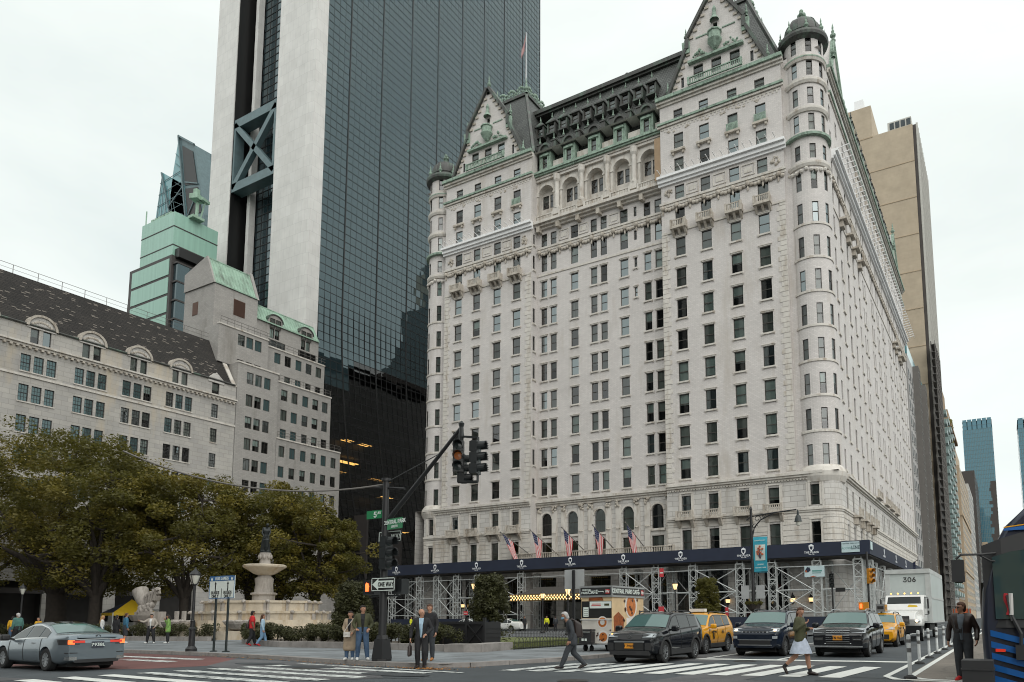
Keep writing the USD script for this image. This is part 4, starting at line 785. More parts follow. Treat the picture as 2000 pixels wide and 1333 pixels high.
def prism3(pts, depth, mt, nm):
    b = B(); f = Fr((0, 150, 0), (1, 0, 0), (0, 1, 0)); b.plate(pts, f, 0, depth); return sp.part(nm, b, mt)
prism3([(-263.3, 184.9), (-261.2, 176), (-254.2, 140), (-268, 140), (-265.9, 170)], 6, 'cyan_glass', 'tall_spire')
b = B(); f = Fr((0, 149.9, 0), (1, 0, 0), (0, 1, 0)); b.hexa([f(-261.3, 175, -.1), f(-263.3, 184.9, -.1), f(-263.2, 184.5, 5), f(-261.2, 175, 5)], [f(-254.5, 140, 0), f(-252.6, 177.6, 5), f(-252.6, 177.6, 8), f(-254.5, 140, 8)])
b.plate([(-263.2, 184.7), (-252.7, 177.6), (-244.6, 148), (-244.6, 140), (-254.2, 140)], f, .2, 6); sp.part('spire_side', b, 'steel_blue')
b = B(); b.plate([(-260.6, 180), (-253.6, 175.3), (-249.5, 161), (-257.3, 163)], f, -.05, .15); b.plate([(-257.0, 161.5), (-249.2, 159.8), (-246, 149), (-254.6, 150)], f, -.05, .15); sp.part('dark_opening', b, 'mullion_black')
prism3([(-273, 173.2), (-258, 163.4), (-255.2, 151), (-255, 140), (-277, 140), (-275.4, 156.5)], 4, 'cyan_glass', 'short_spire')
b = B()
for i in range(7): z = 141+i*4.6; b.bar(f(-276.5+i*.5, z, -.2), f(-255.3-i*.9, z+1.0, -.2), .16)
for i in range(6): b.bar(f(-275.5+i*3.5, 141, -.2), f(-272.6+i*1.6, 171-i*2.2, -.2), .16)
b.bar(f(-273, 173, -.2), f(-267, 157, -.2), .5); b.bar(f(-267, 157, -.2), f(-258, 163, -.2), .4); b.bar(f(-267, 157, -.2), f(-262, 141, -.2), .4)
for i in range(9): b.bar(f(-264.5+i*.3, 178-i*4, -.2), f(-260.5+i*.6, 174-i*3.8, -.2), .14)
b.bar(f(-263.2, 184.8, -.2), f(-252.7, 177.7, -.2), .6); b.bar(f(-263.2, 184.8, -.2), f(-254.3, 145, -.2), .6); b.bar(f(-257, 164, -.2), f(-249, 161, -.2), .4); b.bar(f(-248.5, 158, -.2), f(-254, 150, -.2), .35)
sp.part('glazing_bars', b, 'steel_blue', kind='stuff')
# ---------------------------------------------------------------- the far side street
mat('concrete_pale', (.42, .40, .37), .8, var=.15, scale=.4)
mat('cream_brick', (.42, .33, .23), .85, var=.12, scale=.3)
mat('brown_brick', (.27, .19, .115), .85, var=.15, scale=.3)
mat('dark_brown', (.045, .038, .034), .7)
mat('grey_stone', (.34, .33, .32), .8, var=.15, scale=.4)
mat('balcony_glass', (.20, .27, .26), .3)
mat('fin_white', (.45, .44, .40), .6)
mat('far_window', (.035, .045, .05), .15, var=.4, scale=.5)
FT = Fr((-15, 0, 0), (0, 1, 0), (-1, 0, 0))
def street_block(t, y0, y1, z1, m, wy, wz, ww=.6, wh=1.9, z0=4, deep=22, front=True, xs=-15.0):
    b = B(); b.box(xs-deep, xs, y0, y1, 0, z1); t.part('wall', b, m); wn = B(); f = Fr((xs, 0, 0), (0, 1, 0), (-1, 0, 0))
    for y in np.arange(y0+wy*.5, y1-wy*.3, wy):
        for z in np.arange(z0, z1-wh-.5, wz): fbox(wn, f, y-ww, y+ww, z, z+wh, -.03, .05)
    t.part('windows', wn, 'far_window', kind='stuff'); s_ = B()
    for z in np.arange(z0, z1-wh-.5, wz):
        for y in np.arange(y0+wy*.5, y1-wy*.3, wy): fbox(s_, f, y-ww-.1, y+ww+.1, z-.2, z-.02, -.12, 0)
    t.part('window_sills', s_, m, kind='stuff')
t = T('bay_window_apartments', 'grey apartment house with glazed bay windows right beyond the hotel', 'building', (-20, 180, 0))
street_block(t, 159, 205, 55, 'grey_stone', 3.3, 3.3, .75, 2.0)
for y in (171, 186):
    b = B(); b.box(-15, -13.9, y-1.8, y+1.8, 6, 55); p = t.part('bay', b, 'balcony_glass'); b = B()
    for z in np.arange(6, 55.5, 1.65): b.box(-15, -13.82, y-1.9, y+1.9, z, z+.16)
    for q in (-1.85, -.6, .6, 1.85): b.box(-15, -13.8, y+q-.06, y+q+.06, 6, 55.2)
    t.part('bay_frame', b, 'iron_rail', p)
b = B(); b.box(-24, -15.3, 163, 203, 55, 58.5); t.part('glass_penthouse', b, 'cyan_glass')
t = T('tan_tower', 'tall plain tan brick tower with dark ribbed street front behind the hotel', 'tower', (-30, 228, 0))
b = B(); b.box(-60, -15, 210.5, 243, 0, 137.5); t.part('east_wall', b, 'tan_brick')
b = B(); b.box(-60, -25.5, 210.45, 230, 137.5, 147); t.part('upper_block', b, 'tan_brick')
b = B()
for z in np.arange(10, 147, 10.6): b.box(-60, -14.97 if z < 137 else -25.4, 210.38, 210.5, z, z+.22)
t.part('floor_joint', b, 'cream_brick', kind='stuff')
b = B(); b.box(-14.99, -14.2, 211, 243, 0, 137.5); p = t.part('street_front', b, 'dark_brown'); b = B()
for y in np.arange(211.2, 243, 2.6): b.box(-14.2, -13.7, y, y+.45, 0, 138)
t.part('white_fins', b, 'fin_white', p, kind='stuff')
b = B(); b.box(-21.5, -15.3, 211.5, 225, 137.5, 140.6); p = t.part('penthouse', b, 'fin_white'); b = B()
for i in range(4): b.box(-20.9+i*1.45, -19.8+i*1.45, 211.42, 211.5, 138.3, 140.2)
t.part('penthouse_windows', b, 'far_window', p); b = B(); b.box(-30, -27.5, 211, 216, 147, 150); t.part('white_cabin', b, 'white_cover')
sc = B()
for y in np.arange(206, 224, 2.2):
    for x in (-12.6, -13.6): sc.tube([(x, y, 0), (x, y, 73)], .07, 4)
for z in np.arange(2, 74, 2): sc.box(-13.7, -12.5, 206, 222, z, z+.1); sc.bar((-12.6, 206, z), (-12.6, 222, z+2), .07)
tg = T('facade_scaffolding', 'dark pipe scaffolding with netting up the foot of the tan tower', 'scaffolding', (-13, 214, 0)); tg.part('pipes', sc, 'iron_rail', kind='stuff')
b = B()
for z in np.arange(8, 72, 6): b.box(-13.5, -13.45, 206, 214+rng.uniform(0, 8), z, z+5.0)
tg.part('netting', b, 'dark_brown', kind='stuff')
t = T('balcony_apartments', 'slim apartment house with green glass balconies down the side street', 'building', (-20, 268, 0))
street_block(t, 246, 290, 64, 'concrete_pale', 5, 3.1, 1.4, 2.2)
for y in (250, 262, 274, 286):
    for z in np.arange(8, 64, 3.1):
        b = B(); b.box(-15, -13.2, y-2.6, y+2.6, z-.25, z); b.box(-13.3, -13.2, y-2.6, y+2.6, z, z+1.05); b.box(-15, -13.2, y-2.62, y-2.55, z, z+1.05); t.part('balcony', b, 'balcony_glass')
t = T('brown_apartments', 'brown brick apartment block with stepped penthouse terraces', 'building', (-25, 310, 0)); street_block(t, 291, 330, 76, 'brown_brick', 4, 3.4)
b = B(); b.box(-30, -16.5, 292, 306, 76, 84); b.box(-26, -18, 293, 300, 84, 88); b.box(-15.2, -14, 292, 330, 70, 71); t.part('penthouse', b, 'brown_brick')
b = B()
for i in range(60): b.ball((-15.2+rng.uniform(-.6, .8), 291.5+rng.uniform(0, 9), rng.choice((70.5, 64.5))+rng.uniform(0, 1.6)), rng.uniform(.4, .9), 6)
mat('terrace_plants', (.12, .11, .03), .9, var=.5, scale=2); t.part('terrace_plants', b, 'terrace_plants', kind='stuff')
t = T('grey_slab_apartments', 'tall brown brick slab with roof terraces rising behind the cream block', 'building', (-30, 345, 0)); street_block(t, 332, 345, 86, 'brown_brick', 4, 3.4, xs=-17)
b = B(); b.box(-28, -18.5, 333, 344, 86, 91); t.part('roof_house', b, 'grey_stone')
t = T('cream_apartments', 'cream brick apartment block with many small windows down the side street', 'building', (-25, 390, 0)); street_block(t, 350, 430, 66, 'cream_brick', 3.2, 3.3, .55, 1.8); b = B(); b.box(-30, -14.6, 349.6, 431, 44, 44.8); b.box(-30, -14.6, 349.6, 431, 20, 20.8); t.part('cornice', b, 'cream_brick')
b = B()
for x in (-19.5, -17.2):
    for z in np.arange(48, 64, 5.2): b.box(x-.7, x+.7, 349.9, 350.05, z, z+2.3)
t.part('east_windows', b, 'far_window', kind='stuff'); b = B(); b.box(-24, -16, 352, 380, 66, 73); t.part('penthouse', b, 'cream_brick')
t = T('white_apartments', 'narrow pale apartment block beyond the cream one', 'building', (-25, 470, 0)); street_block(t, 440, 500, 72, 'concrete_pale', 5, 4, 1.2, 2.4)
t = T('dark_brown_tower', 'dark brown tower in front of the blue glass towers', 'tower', (-25, 600, 0)); street_block(t, 560, 640, 100, 'dark_brown', 5, 4, 1.2, 2.4)
t = T('brick_corner_house', 'low orange brick house at the far end of the street', 'building', (-10, 650, 0)); b = B(); b.box(-30, -11.5, 645, 690, 0, 58); t.part('wall', b, 'cream_brick'); b = B()
for z in np.arange(6, 56, 4): b.box(-11.55, -11.4, 646, 688, z, z+1.8); b.box(-14.5, -12.2, 644.9, 645, z, z+1.8)
t.part('windows', b, 'far_window', kind='stuff')
def glass_tower(lab, x0, x1, z1, dark):
    t = T('blue_glass_tower', lab, 'tower', ((x0+x1)/2, 710, 0)); b = B(); b.box(x0, x1, 700, 740, 0, z1-9); t.part('glass_body', b, 'blue_glass'); b = B(); n = 6
    for i in range(n): b.box(x0+(x1-x0)*(i+.08)/n, x0+(x1-x0)*(i+.92)/n, 700, 738, z1-9, z1)
    t.part('crown', b, 'blue_glass'); b = B()
    for z in np.arange(5, z1, 3.6): b.box(x0-.05, x1+.05, 699.9, 740, z, z+.25)
    for i in range(1, 18): x = x0+(x1-x0)*i/18; b.box(x-.15, x+.15, 699.85, 700, 0, z1-9)
    t.part('floor_bands', b, 'steel_blue', kind='stuff'); b = B()
    for i in range(30): z = 30+i*2.8; b.box(x1-dark+rng.uniform(-1.5, 1.5), x1, 699.7, 699.95, z, z+2.8)
    t.part('dark_corner', b, 'dark_brown')
glass_tower('blue glass tower wholly in view at the end of the street', -25.5, -3.2, 169, 4.5)
glass_tower('blue glass tower cut by the right edge of the photo', 15.5, 42, 165, 24)
# ================================================================= ground
def asphalt(name, c, rough=.8):
    c = np.array(c)*1.0; N = {'g': ('geometry', {}), 'n': ('noise_texture', dict(scale=.18, detail=8, roughness=.7)), 'r': ('rgb_ramp', dict(ramp=[(.3, tuple(c*.62)), (.5, tuple(c)), (.7, tuple(c*1.42))])),
        'v': ('noise_texture', dict(scale=60, detail=3)), 'r2': ('rgb_ramp', dict(ramp=[(.35, (.75,)*3), (.65, (1.25,)*3)])), 'm': ('mix', dict(mix_type='multiply', fac=1)),
        'w': ('voronoi_texture', dict(scale=.22, feature='distance_to_edge')), 'wr': ('map_range', dict(from_min=0, from_max=.012, to_min=.72, to_max=1, clamp=True)), 'm2': ('mix', dict(mix_type='multiply', fac=1)), 'nd': ('noise_texture', dict(scale=.7, detail=4)), 'va': ('vector_math', dict(math_type='add')),
        'b': ('bump', dict(strength=.35, distance=.01)), 'p': ('principled_bsdf', dict(roughness=rough))}
    MAT[name] = usdkit.material(stage, '/World/Looks/'+name, N, [('g.position', 'n.vector'), ('n.fac', 'r.fac'), ('g.position', 'v.vector'), ('v.fac', 'r2.fac'), ('r.color', 'm.color1'), ('r2.color', 'm.color2'), ('g.position', 'nd.vector'), ('g.position', 'va.vector1'), ('nd.color', 'va.vector2'), ('va.vector', 'w.vector'), ('w.distance', 'wr.value'), ('m.color', 'm2.color1'), ('wr.result', 'm2.color2'), ('m2.color', 'p.base_color'), ('v.fac', 'b.height'), ('b.normal', 'p.normal')], surface='p.BSDF')
asphalt('asphalt', (.045, .053, .059)); asphalt('asphalt_patch', (.082, .082, .086)); asphalt('red_lane', (.125, .05, .045)); asphalt('tan_lane', (.145, .125, .105)); asphalt('asphalt_dark', (.036, .041, .045))
def paint(name, c, base, wear=.50):
    N = {'g': ('geometry', {}), 'n': ('noise_texture', dict(scale=2.6, detail=8, roughness=.75)), 'm': ('mix', dict(mix_type='mix', color1=c, color2=base)), 'mr': ('map_range', dict(from_min=wear, from_max=wear+.06, to_min=0, to_max=.92, clamp=True)), 'p': ('principled_bsdf', dict(roughness=.65))}
    MAT[name] = usdkit.material(stage, '/World/Looks/'+name, N, [('g.position', 'n.vector'), ('n.fac', 'mr.value'), ('mr.result', 'm.fac'), ('m.color', 'p.base_color')], surface='p.BSDF')
paint('road_paint', (.62, .63, .60), (.08, .09, .095), .6); paint('worn_paint', (.55, .57, .55), (.085, .095, .1), .50)
mat('kerb_granite', (.26, .24, .225), .8, var=.2, scale=6, dirt=((.12, .11, .1), 1.5, (1, 1, 1)))
mat('paving', (.17, .185, .195), .8, var=.2, scale=1.0, rnd=.22, dirt=((.10, .105, .11), .6, (1, 1, 1)))
mat('paving_bed', (.09, .095, .1), .9)
mat('soil', (.05, .04, .03), .95); mat('grass', (.10, .115, .035), .9, var=.4, scale=8)
g = B(); g.add([(-3000, -400, 0), (3000, -400, 0), (3000, 4000, 0), (-3000, 4000, 0)], [[0, 1, 2, 3]])
road = T('road', 'dark grey asphalt roadway at the crossing', None, kind='structure'); road.part('asphalt', g, 'asphalt')
def sheet(b, poly, z): 
    from shapely.geometry import Polygon
    v, f = trimesh.creation.triangulate_polygon(Polygon(poly), engine='earcut'); b.add(np.c_[v, np.full(len(v), z)], f); return b
rl_ = B(); sheet(rl_, [(-95, 12.2), (-26, 12.0), (-23.6, 13.4), (-23.2, 15.4), (-26.5, 18.6), (-29, 19.2), (-36, 19.6), (-95, 19.6)], .004); road.part('bus_lane', rl_, 'red_lane')
b = B(); sheet(b, [(-26.3, 18.4), (-23.2, 15.2), (-15.5, 12.3), (-14, 14), (-17.5, 17.0), (-21, 17.9)], .008); road.part('asphalt_patch', b, 'asphalt_patch')
asphalt('tar_seal', (.02, .023, .026), .6); mat('cast_iron', (.05, .048, .045), .5, metal=.5, var=.3, scale=9)
for pi_, (x, y, w, h, a_) in enumerate(((-8.5, 13.4, 2.2, 1.1, .1), (-12.5, 12.0, 1.4, .9, -.2), (-17.5, 9.6, 2.6, 1.0, .05), (-5.2, 15.6, 1.2, 1.9, .0), (-6.3, 21.0, .9, 5.2, -.06), (-9.9, 33, 1.1, 9, 0), (-24.5, 8.8, 2.2, .8, .1))):
    b = B(); c_, s_ = math.cos(a_), math.sin(a_); sheet(b, [(x+c_*u-s_*v, y+s_*u+c_*v) for u, v in ((-w, -h), (w, -h), (w, h), (-w, h))], .0044+pi_*.0005); road.part('asphalt_patch', b, rng.choice(('asphalt_dark', 'asphalt_patch', 'asphalt_dark')))
for k in range(16):
    x, y = rng.uniform(-26, -2), rng.uniform(8.5, 30); a_ = rng.choice((0, 0, PI/2))+rng.uniform(-.4, .4); P = [(x, y)]
    for i in range(7): a_ += rng.uniform(-.35, .35); P.append((P[-1][0]+math.cos(a_)*.6, P[-1][1]+math.sin(a_)*.6))
    from shapely.geometry import LineString as _LS
    g_ = _LS(P).buffer(rng.uniform(.018, .04)); b = B(); sheet(b, list(g_.exterior.coords)[:-1], .0095); road.part('crack_seal', b, 'tar_seal')
for x, y in ((-18.9, 15.6), (-9.2, 15.4), (-7.9, 24.6)):
    b = B(); b.lathe([(0, .0155), (.36, .0155), (.38, .012)], 20, (x, y, 0)); road.part('manhole_cover', b, 'cast_iron')
b = B(); b.add([(0, 0, .008)]+[(1.2*math.cos(a), .45*math.sin(a), .008) for a in np.linspace(0, 2*PI, 16, endpoint=False)], [[0, 1+i, 1+(i+1) % 16] for i in range(16)])
for x, y in ((-19.5, 16.2), (-14.6, 15.0), (-22.4, 16.6)):
    v, f = b.arr(); q = B(); q.add(v+(x, y, .009), f); road.part('manhole_patch', q, 'asphalt_dark')
b = B(); sheet(b, [(-2.35, 19.6), (-2.0, 18.6), (6, 17.2), (6, 90), (-2.35, 90)], .004); road.part('painted_median', b, 'tan_lane')
def stripe(pts, z=.012, m='road_paint', nm='crossing_stripe'): b = B(); sheet(b, pts, z); road.part(nm, b, m)
for i, x in enumerate((-12.35, -11.5, -10.65, -9.78, -8.92, -8.06, -7.2, -6.34, -5.48, -4.56, -3.6)):
    yt, yb = 21.3+min(1, i/4)*1.2+.9*i/10*.9, 17.5+i*.14
    stripe([(x-.26, yt), (x+.24, yt), (x-.08, yb), (x-.62, yb)], m='worn_paint' if i < 3 else 'road_paint')
for i, y in enumerate((8.3, 9.3, 10.25, 11.2, 12.2, 13.2, 14.2, 15.15, 16.1)):
    x0, x1 = -22.3+.1*i, -16.3+.45*i*.6; stripe([(x0, y), (x1, y-.5), (x1, y-.05), (x0, y+.45)], m='worn_paint' if i > 3 else 'road_paint')
stripe([(-21.3, 17.2), (-13.3, 16.2), (-13.3, 16.4), (-21.3, 17.45)], nm='crossing_edge', m='worn_paint')
stripe([(-9.9, 25.1), (-2.9, 25.9), (-2.9, 26.55), (-9.9, 25.7)], nm='stop_line')
for x in (-9.75, -7.15):
    stripe([(x-.07, 26), (x+.07, 26), (x+.07, 140), (x-.07, 140)], nm='lane_line')
for k, o in enumerate((0, .55)):
    xa = -2.85+o; ya = 20.2-.35+o*.0
    stripe([(xa, ya), (xa+.16, ya), (xa+.16, 110), (xa, 110)], z=.012, nm='median_line')
    stripe([(xa, ya), (xa+.35+.1*k, 18.95-.05*k+.5*k*.6), (xa+.5, 19.2+.3*k), (xa+.16, ya+.05)], z=.0125, nm='median_line'); stripe([(xa+.35, 18.95+.25*k), (6, 17.3+.3*k), (6, 17.48+.3*k), (xa+.5, 19.15+.3*k)], z=.0135, nm='median_line')
for x0, y0, L in ((-58, 15.8, 8), (-46, 17.6, 4), (-39, 15.0, 5), (-33.5, 17.4, 6.5), (-30, 16.0, 3.5), (-44, 13.4, 6)): stripe([(x0, y0), (x0+L, y0-.15), (x0+L-.3, y0+.42), (x0+.3, y0+.5)], z=.012, m='worn_paint', nm='lane_lettering')
# the plaza with its kerb
KERB = [(-95, 19.9), (-36, 19.8), (-32.6, 19.75), (-28.2, 19.4), (-24.0, 18.75), (-20.7, 18.05), (-18.2, 17.6), (-16.4, 17.5), (-15.3, 17.75), (-14.7, 18.4), (-14.4, 19.4), (-14.1, 20.5), (-13.7, 22.0), (-13.5, 24.0), (-13.4, 26.0), (-13.4, 62)]
from shapely.geometry import Polygon as SPoly, LineString, Point
pave = T('plaza_pavement', 'grey stone pavement of the plaza', None, kind='structure')
PL = KERB+[(-15, 66), (-95, 66)]
b = B(); sheet(b, PL, .115); pave.part('paving_bed', b, 'paving_bed')
line = LineString(KERB); L_ = line.length; d = 25.0
while d < min(L_-14, 106):
    e = min(d+1.55, L_); P = [line.interpolate(x) for x in np.linspace(d, e-.03, 4)]; Q = []
    ins = [line.parallel_offset(.3, 'left').interpolate(line.parallel_offset(.3, 'left').project(p)) for p in P]
    poly = [(p.x, p.y) for p in P]+[(p.x, p.y) for p in ins[::-1]]
    b = B(); b.prism(poly, -.02, .135+rng.uniform(-.004, .004)); pave.part('kerb_stone', b, 'kerb_granite'); d = e
pin = SPoly(PL).buffer(-.33); n = 0; restb = B()
for iy, y in enumerate(np.arange(17, 36, 1.25)):
    for x in np.arange(-62-(iy % 2)*.9, -12, 1.8):
        c = pin.intersection(SPoly([(x+.012, y+.012), (x+1.788, y+.012), (x+1.788, y+1.238), (x+.012, y+1.238)]))
        if c.is_empty or c.area < .05 or c.geom_type != 'Polygon': continue
        b = B(); b.prism(list(c.exterior.coords)[:-1], .1, .128+rng.uniform(0, .004))
        if n < 270: pave.part('paving_slab', b, 'paving'); n += 1
        else: restb.add(*b.arr())
pave.part('paving_slabs', restb, 'paving', kind='stuff')
hp = T('hotel_pavement', 'pavement along the foot of the hotel', None, kind='structure'); b = B(); b.box(-95, -11.4, 76.2, 82.2, -.02, .13); b.box(-15.3, -11.4, 82, 300, -.02, .13); b.box(-95.3, -92, 10, 84, -.02, .13); hp.part('slab', b, 'paving_bed')
# ================================================================= sidewalk shed, flags
mat('navy_cloth', (.012, .018, .038), .75, var=.2, scale=.5)
mat('galvanised', (.50, .52, .51), .45, var=.15, scale=2, metal=.3)
mat('white_print', (.72, .74, .76), .6, var=0)
mat('shed_plank', (.05, .045, .04), .85)
shed = T('sidewalk_shed', 'navy sidewalk shed on steel lattice towers wrapped round the foot of the hotel', 'scaffolding', (-45, 79, 0))
SF = Fr((0, 78.0, 0), (1, 0, 0), (0, 1, 0)); SR = Fr((-11.8, 0, 0), (0, 1, 0), (-1, 0, 0))
for u0, u1 in ((-78, -62), (-62, -45.6), (-45.6, -29.4), (-29.4, -11.8)):
    b = B(); fbox(b, SF, u0+.01, u1, 7.72, 9.15, 0, .12); shed.part('fascia', b, 'navy_cloth')
for u0, u1 in ((78.13, 98), (98, 118), (118, 138), (138, 158)):
    b = B(); fbox(b, SR, u0, u1-.01, 7.72, 9.15, 0, .12); shed.part('fascia', b, 'navy_cloth')
b = B(); b.box(-78, -11.95, 78.15, 82, 7.6, 7.9); b.box(-15, -11.95, 82, 158, 7.6, 7.9); shed.part('deck', b, 'shed_plank')
def crest(b, fr, u, z, s, d=-.01):
    b.plate([(u-.22*s, z+.22*s), (u, z+.36*s), (u+.22*s, z+.22*s), (u+.2*s, z-.1*s), (u, z-.34*s), (u-.2*s, z-.1*s)], fr, d-.006, d)
    q = B(); q.plate([(u-.13*s, z+.14*s), (u+.13*s, z+.14*s), (u+.11*s, z-.06*s), (u, z-.2*s), (u-.11*s, z-.06*s)], fr, d-.012, d-.006); return q
for i, u in enumerate((-76.0, -68.78, -61.54, -54.21, -46.89, -39.52, -32.2, -24.82, -17.55)):
    b = B(); q = crest(b, SF, u, 8.62, 1.15); b.text('THE PLAZA', .2, SF, u, 8.06); b.text('NEW YORK', .08, SF, u, 7.9); shed.part('crest_print', b, 'white_print'); shed.part('crest_shield', q, 'navy_cloth')
for u in (88, 98, 108, 118, 128): b = B(); q = crest(b, SR, u, 8.62, 1.15); b.text('THE PLAZA', .2, SR, u, 8.06); shed.part('crest_print', b, 'white_print')
mat('sign_pale', (.45, .56, .58), .5, var=.1, scale=2); mat('sign_ink', (.05, .09, .10), .6, var=0); mat('sign_green_ink', (.10, .26, .24), .6, var=0)
sg = T('shed_address_sign', 'pale green address board reading CENTRAL PARK SOUTH fixed to the shed near its corner', 'sign', (-13.6, 77.9, 8.0))
b = B(); fbox(b, SF, -14.5, -12.75, 7.98, 9.05, -.08, -.02); sg.part('board', b, 'sign_pale'); b = B(); b.text('1 CENTRAL PARK SOUTH', .11, SF, -13.62, 8.82, -.085); b.text('LINE', .34, SF, -13.15, 8.28, -.085, sx=.8); sg.part('lettering', b, 'sign_ink'); b = B(); b.text('ACCESS', .2, SF, -13.95, 8.3, -.085, bold=False); sg.part('pale_lettering', b, 'sign_green_ink')
sg = T('shed_side_notice', 'small pale notice on the shed corner facing the side street', 'sign', (-11.8, 78.6, 8.3)); b = B(); fbox(b, SR, 78.3, 79.4, 8.2, 9.0, -.08, -.02); sg.part('board', b, 'sign_pale')
def lattice(b, x, y, z0, z1, w=.85, dd=.5):
    for sx in (-1, 1):
        for sy in (-1, 1): b.bar((x+sx*w/2, y+sy*dd/2, z0), (x+sx*w/2, y+sy*dd/2, z1), .09)
    n = 4; h = (z1-z0)/n
    for i in range(n+1):
        z = z0+i*h; b.bar((x-w/2, y-dd/2, z), (x+w/2, y-dd/2, z), .1); b.bar((x-w/2, y+dd/2, z), (x+w/2, y+dd/2, z), .1)
    for i in range(n):
        z = z0+i*h+.09; h2 = h-.14
        b.bar((x-w/2, y-dd/2, z+h2*.75), (x+w/2, y-dd/2, z+h2*.75), .06)
        for k in (0, 1):
            za, zb = z+k*h2*.5, z+(k+1)*h2*.5; s_ = 1 if k else -1
            b.bar((x-s_*w/2, y-dd/2, za), (x+s_*w/2, y-dd/2, zb), .055); b.bar((x+s_*w/2, y+dd/2, za), (x-s_*w/2, y+dd/2, zb), .05)
FRX = [-77.4, -72.1, -68.9, -65.4, -61.8, -54.7, -39.8, -35.6, -31.0, -25.5, -21.9, -17.2, -13.1]
for x in FRX: b = B(); lattice(b, x, 78.7, .13, 7.3); b.bar((x-.3, 78.7, 7.3), (x-.3, 78.7, 7.65), .12); b.bar((x+.3, 78.7, 7.3), (x+.3, 78.7, 7.65), .12); shed.part('lattice_tower', b, 'galvanised')
for x in FRX[:6]+FRX[6:]: b = B(); lattice(b, x+.7, 81.3, .13, 7.3, .7); shed.part('lattice_tower', b, 'galvanised')
for y in (81.2, 86, 92, 98, 105, 112, 120): b = B(); lattice(b, -12.6, y, .13, 7.3, .5, .85); shed.part('lattice_tower', b, 'galvanised')
b = B()
for i, (x0, x1) in enumerate(zip(FRX[:-1], FRX[1:])):
    gate = x0 < -54 and x1 > -41
    for z in (2.0, 4.3, 6.75):
        if not gate or z > 6: b.tube([(x0+.4, 78.45, z), (x1-.4, 78.45, z)], .055, 5)
    if i % 2 == 0 and not gate or i in (6, 10):
        for za, zb in ((2.0, 4.3), (4.3, 6.75)): b.tube([(x0+.4, 78.43, za), (x1-.4, 78.43, zb)], .05, 5); b.tube([(x0+.4, 78.41, zb), (x1-.4, 78.41, za)], .05, 5)
    if not gate:
        for z in (2.0, 4.3): b.tube([(x0+1.1, 81.05, z), (x1+.3, 81.05, z)], .05, 5)
        b.tube([(x0+1.1, 81.0, 2.2), (x1+.3, 81.0, 6.6)], .045, 5); b.tube([(x0+1.1, 80.98, 6.6), (x1+.3, 80.98, 2.2)], .045, 5)
for y0, y1 in ((81.2, 86), (86, 92), (92, 98), (98, 105)):
    for z in (2, 4.3, 6.75): b.tube([(-12.35, y0+.4, z), (-12.35, y1-.4, z)], .055, 5)
    b.tube([(-12.33, y0+.4, 2), (-12.33, y1-.4, 6.7)], .05, 5); b.tube([(-12.31, y0+.4, 6.7), (-12.31, y1-.4, 2)], .05, 5)
shed.part('brace_pipes', b, 'galvanised', kind='stuff')
b = B(); b.box(-32, -30.2, 78.2, 78.3, .13, 1.3); 
for x0, x1 in ((-77, -56), (-39, -12.2)): b.box(x0, x1, 78.15, 78.22, .13, 1.5)
shed.part('navy_hoarding', b, 'navy_cloth')
mat('orange_cloth', (.42, .09, .03), .6)
bd_ = T('doctor_clinic_banner', 'pale clinic banner with orange and navy emblem hung on the shed', 'sign', (-17.5, 78.2, 5.8)); fr = Fr((0, 78.2, 0), (1, 0, 0), (0, 1, 0)); b = B(); fbox(b, fr, -18.4, -16.35, 5.6, 6.75, 0, .04); bd_.part('board', b, 'sign_pale'); b = B(); b.plate([(-18.35, 6.25), (-18.1, 6.65), (-17.85, 6.6), (-17.75, 6.3), (-18.0, 6.1)], fr, -.02, 0); bd_.part('emblem', b, 'navy_cloth'); b = B(); b.plate([(-18.35, 6.2), (-18.1, 6.05), (-18.2, 6.35)], fr, -.03, 0); b.plate([(-17.9, 5.62), (-17.2, 5.62), (-17.5, 5.72)], fr, -.02, 0); bd_.part('orange_marks', b, 'orange_cloth'); b = B(); fbox(b, fr, -17.6, -16.6, 6.15, 6.3, -.02, 0); fbox(b, fr, -17.6, -16.7, 5.98, 6.05, -.02, 0); bd_.part('pale_lettering', b, 'sign_green_ink')
# gilt lamps, doors and marquee of the entrance
mat('bulb_glow', (1, .8, .4), .4, var=0, emit=(1, .62, .22), es=1.7)
mat('lamp_glow', (1, .85, .6), .4, var=0, emit=(1, .66, .28), es=.8)
mat('gilt', (.30, .20, .07), .4, metal=.6)
mat('iron_black', (.012, .012, .013), .45, var=.15)
mat('iron_green', (.012, .018, .018), .4, var=.15)
mq = T('entrance_marquee', 'dark glass entrance marquee rimmed with rows of lit bulbs', 'marquee', (-49, 77, 4))
b = B(); b.box(-53.4, -40, 74.4, 79.5, 3.75, 4.2); b.hexa([(-53.2, 74.6, 4.2), (-40.2, 74.6, 4.2), (-40.2, 79.5, 4.2), (-53.2, 79.5, 4.2)], [(-51.5, 77.5, 5.4), (-41.8, 77.5, 5.4), (-41.8, 79.5, 5.4), (-51.5, 79.5, 5.4)]); mq.part('canopy_body', b, 'shed_plank'); b = B()
for x in np.arange(-53.2, -40.1, .42): b.ball((x, 74.32, 4.2), .09, 6); b.ball((x+.21, 74.32, 3.98), .09, 6); b.ball((x, 74.32, 3.78), .09, 6)
for y in np.arange(74.6, 79.4, .42): b.ball((-53.48, y, 4.15), .09, 6); b.ball((-53.48, y+.2, 3.9), .09, 6)
mq.part('bulbs', b, 'bulb_glow', kind='stuff'); b = B(); b.box(-53.5, -39.9, 74.3, 74.38, 4.3, 4.4); b.box(-53.5, -39.9, 74.3, 74.38, 3.6, 3.66); mq.part('gilt_rim', b, 'gilt')
b = B()
for x in (-52.4, -41): b.tube([(x, 74.9, .13), (x, 74.9, 3.75)], .09, 8)
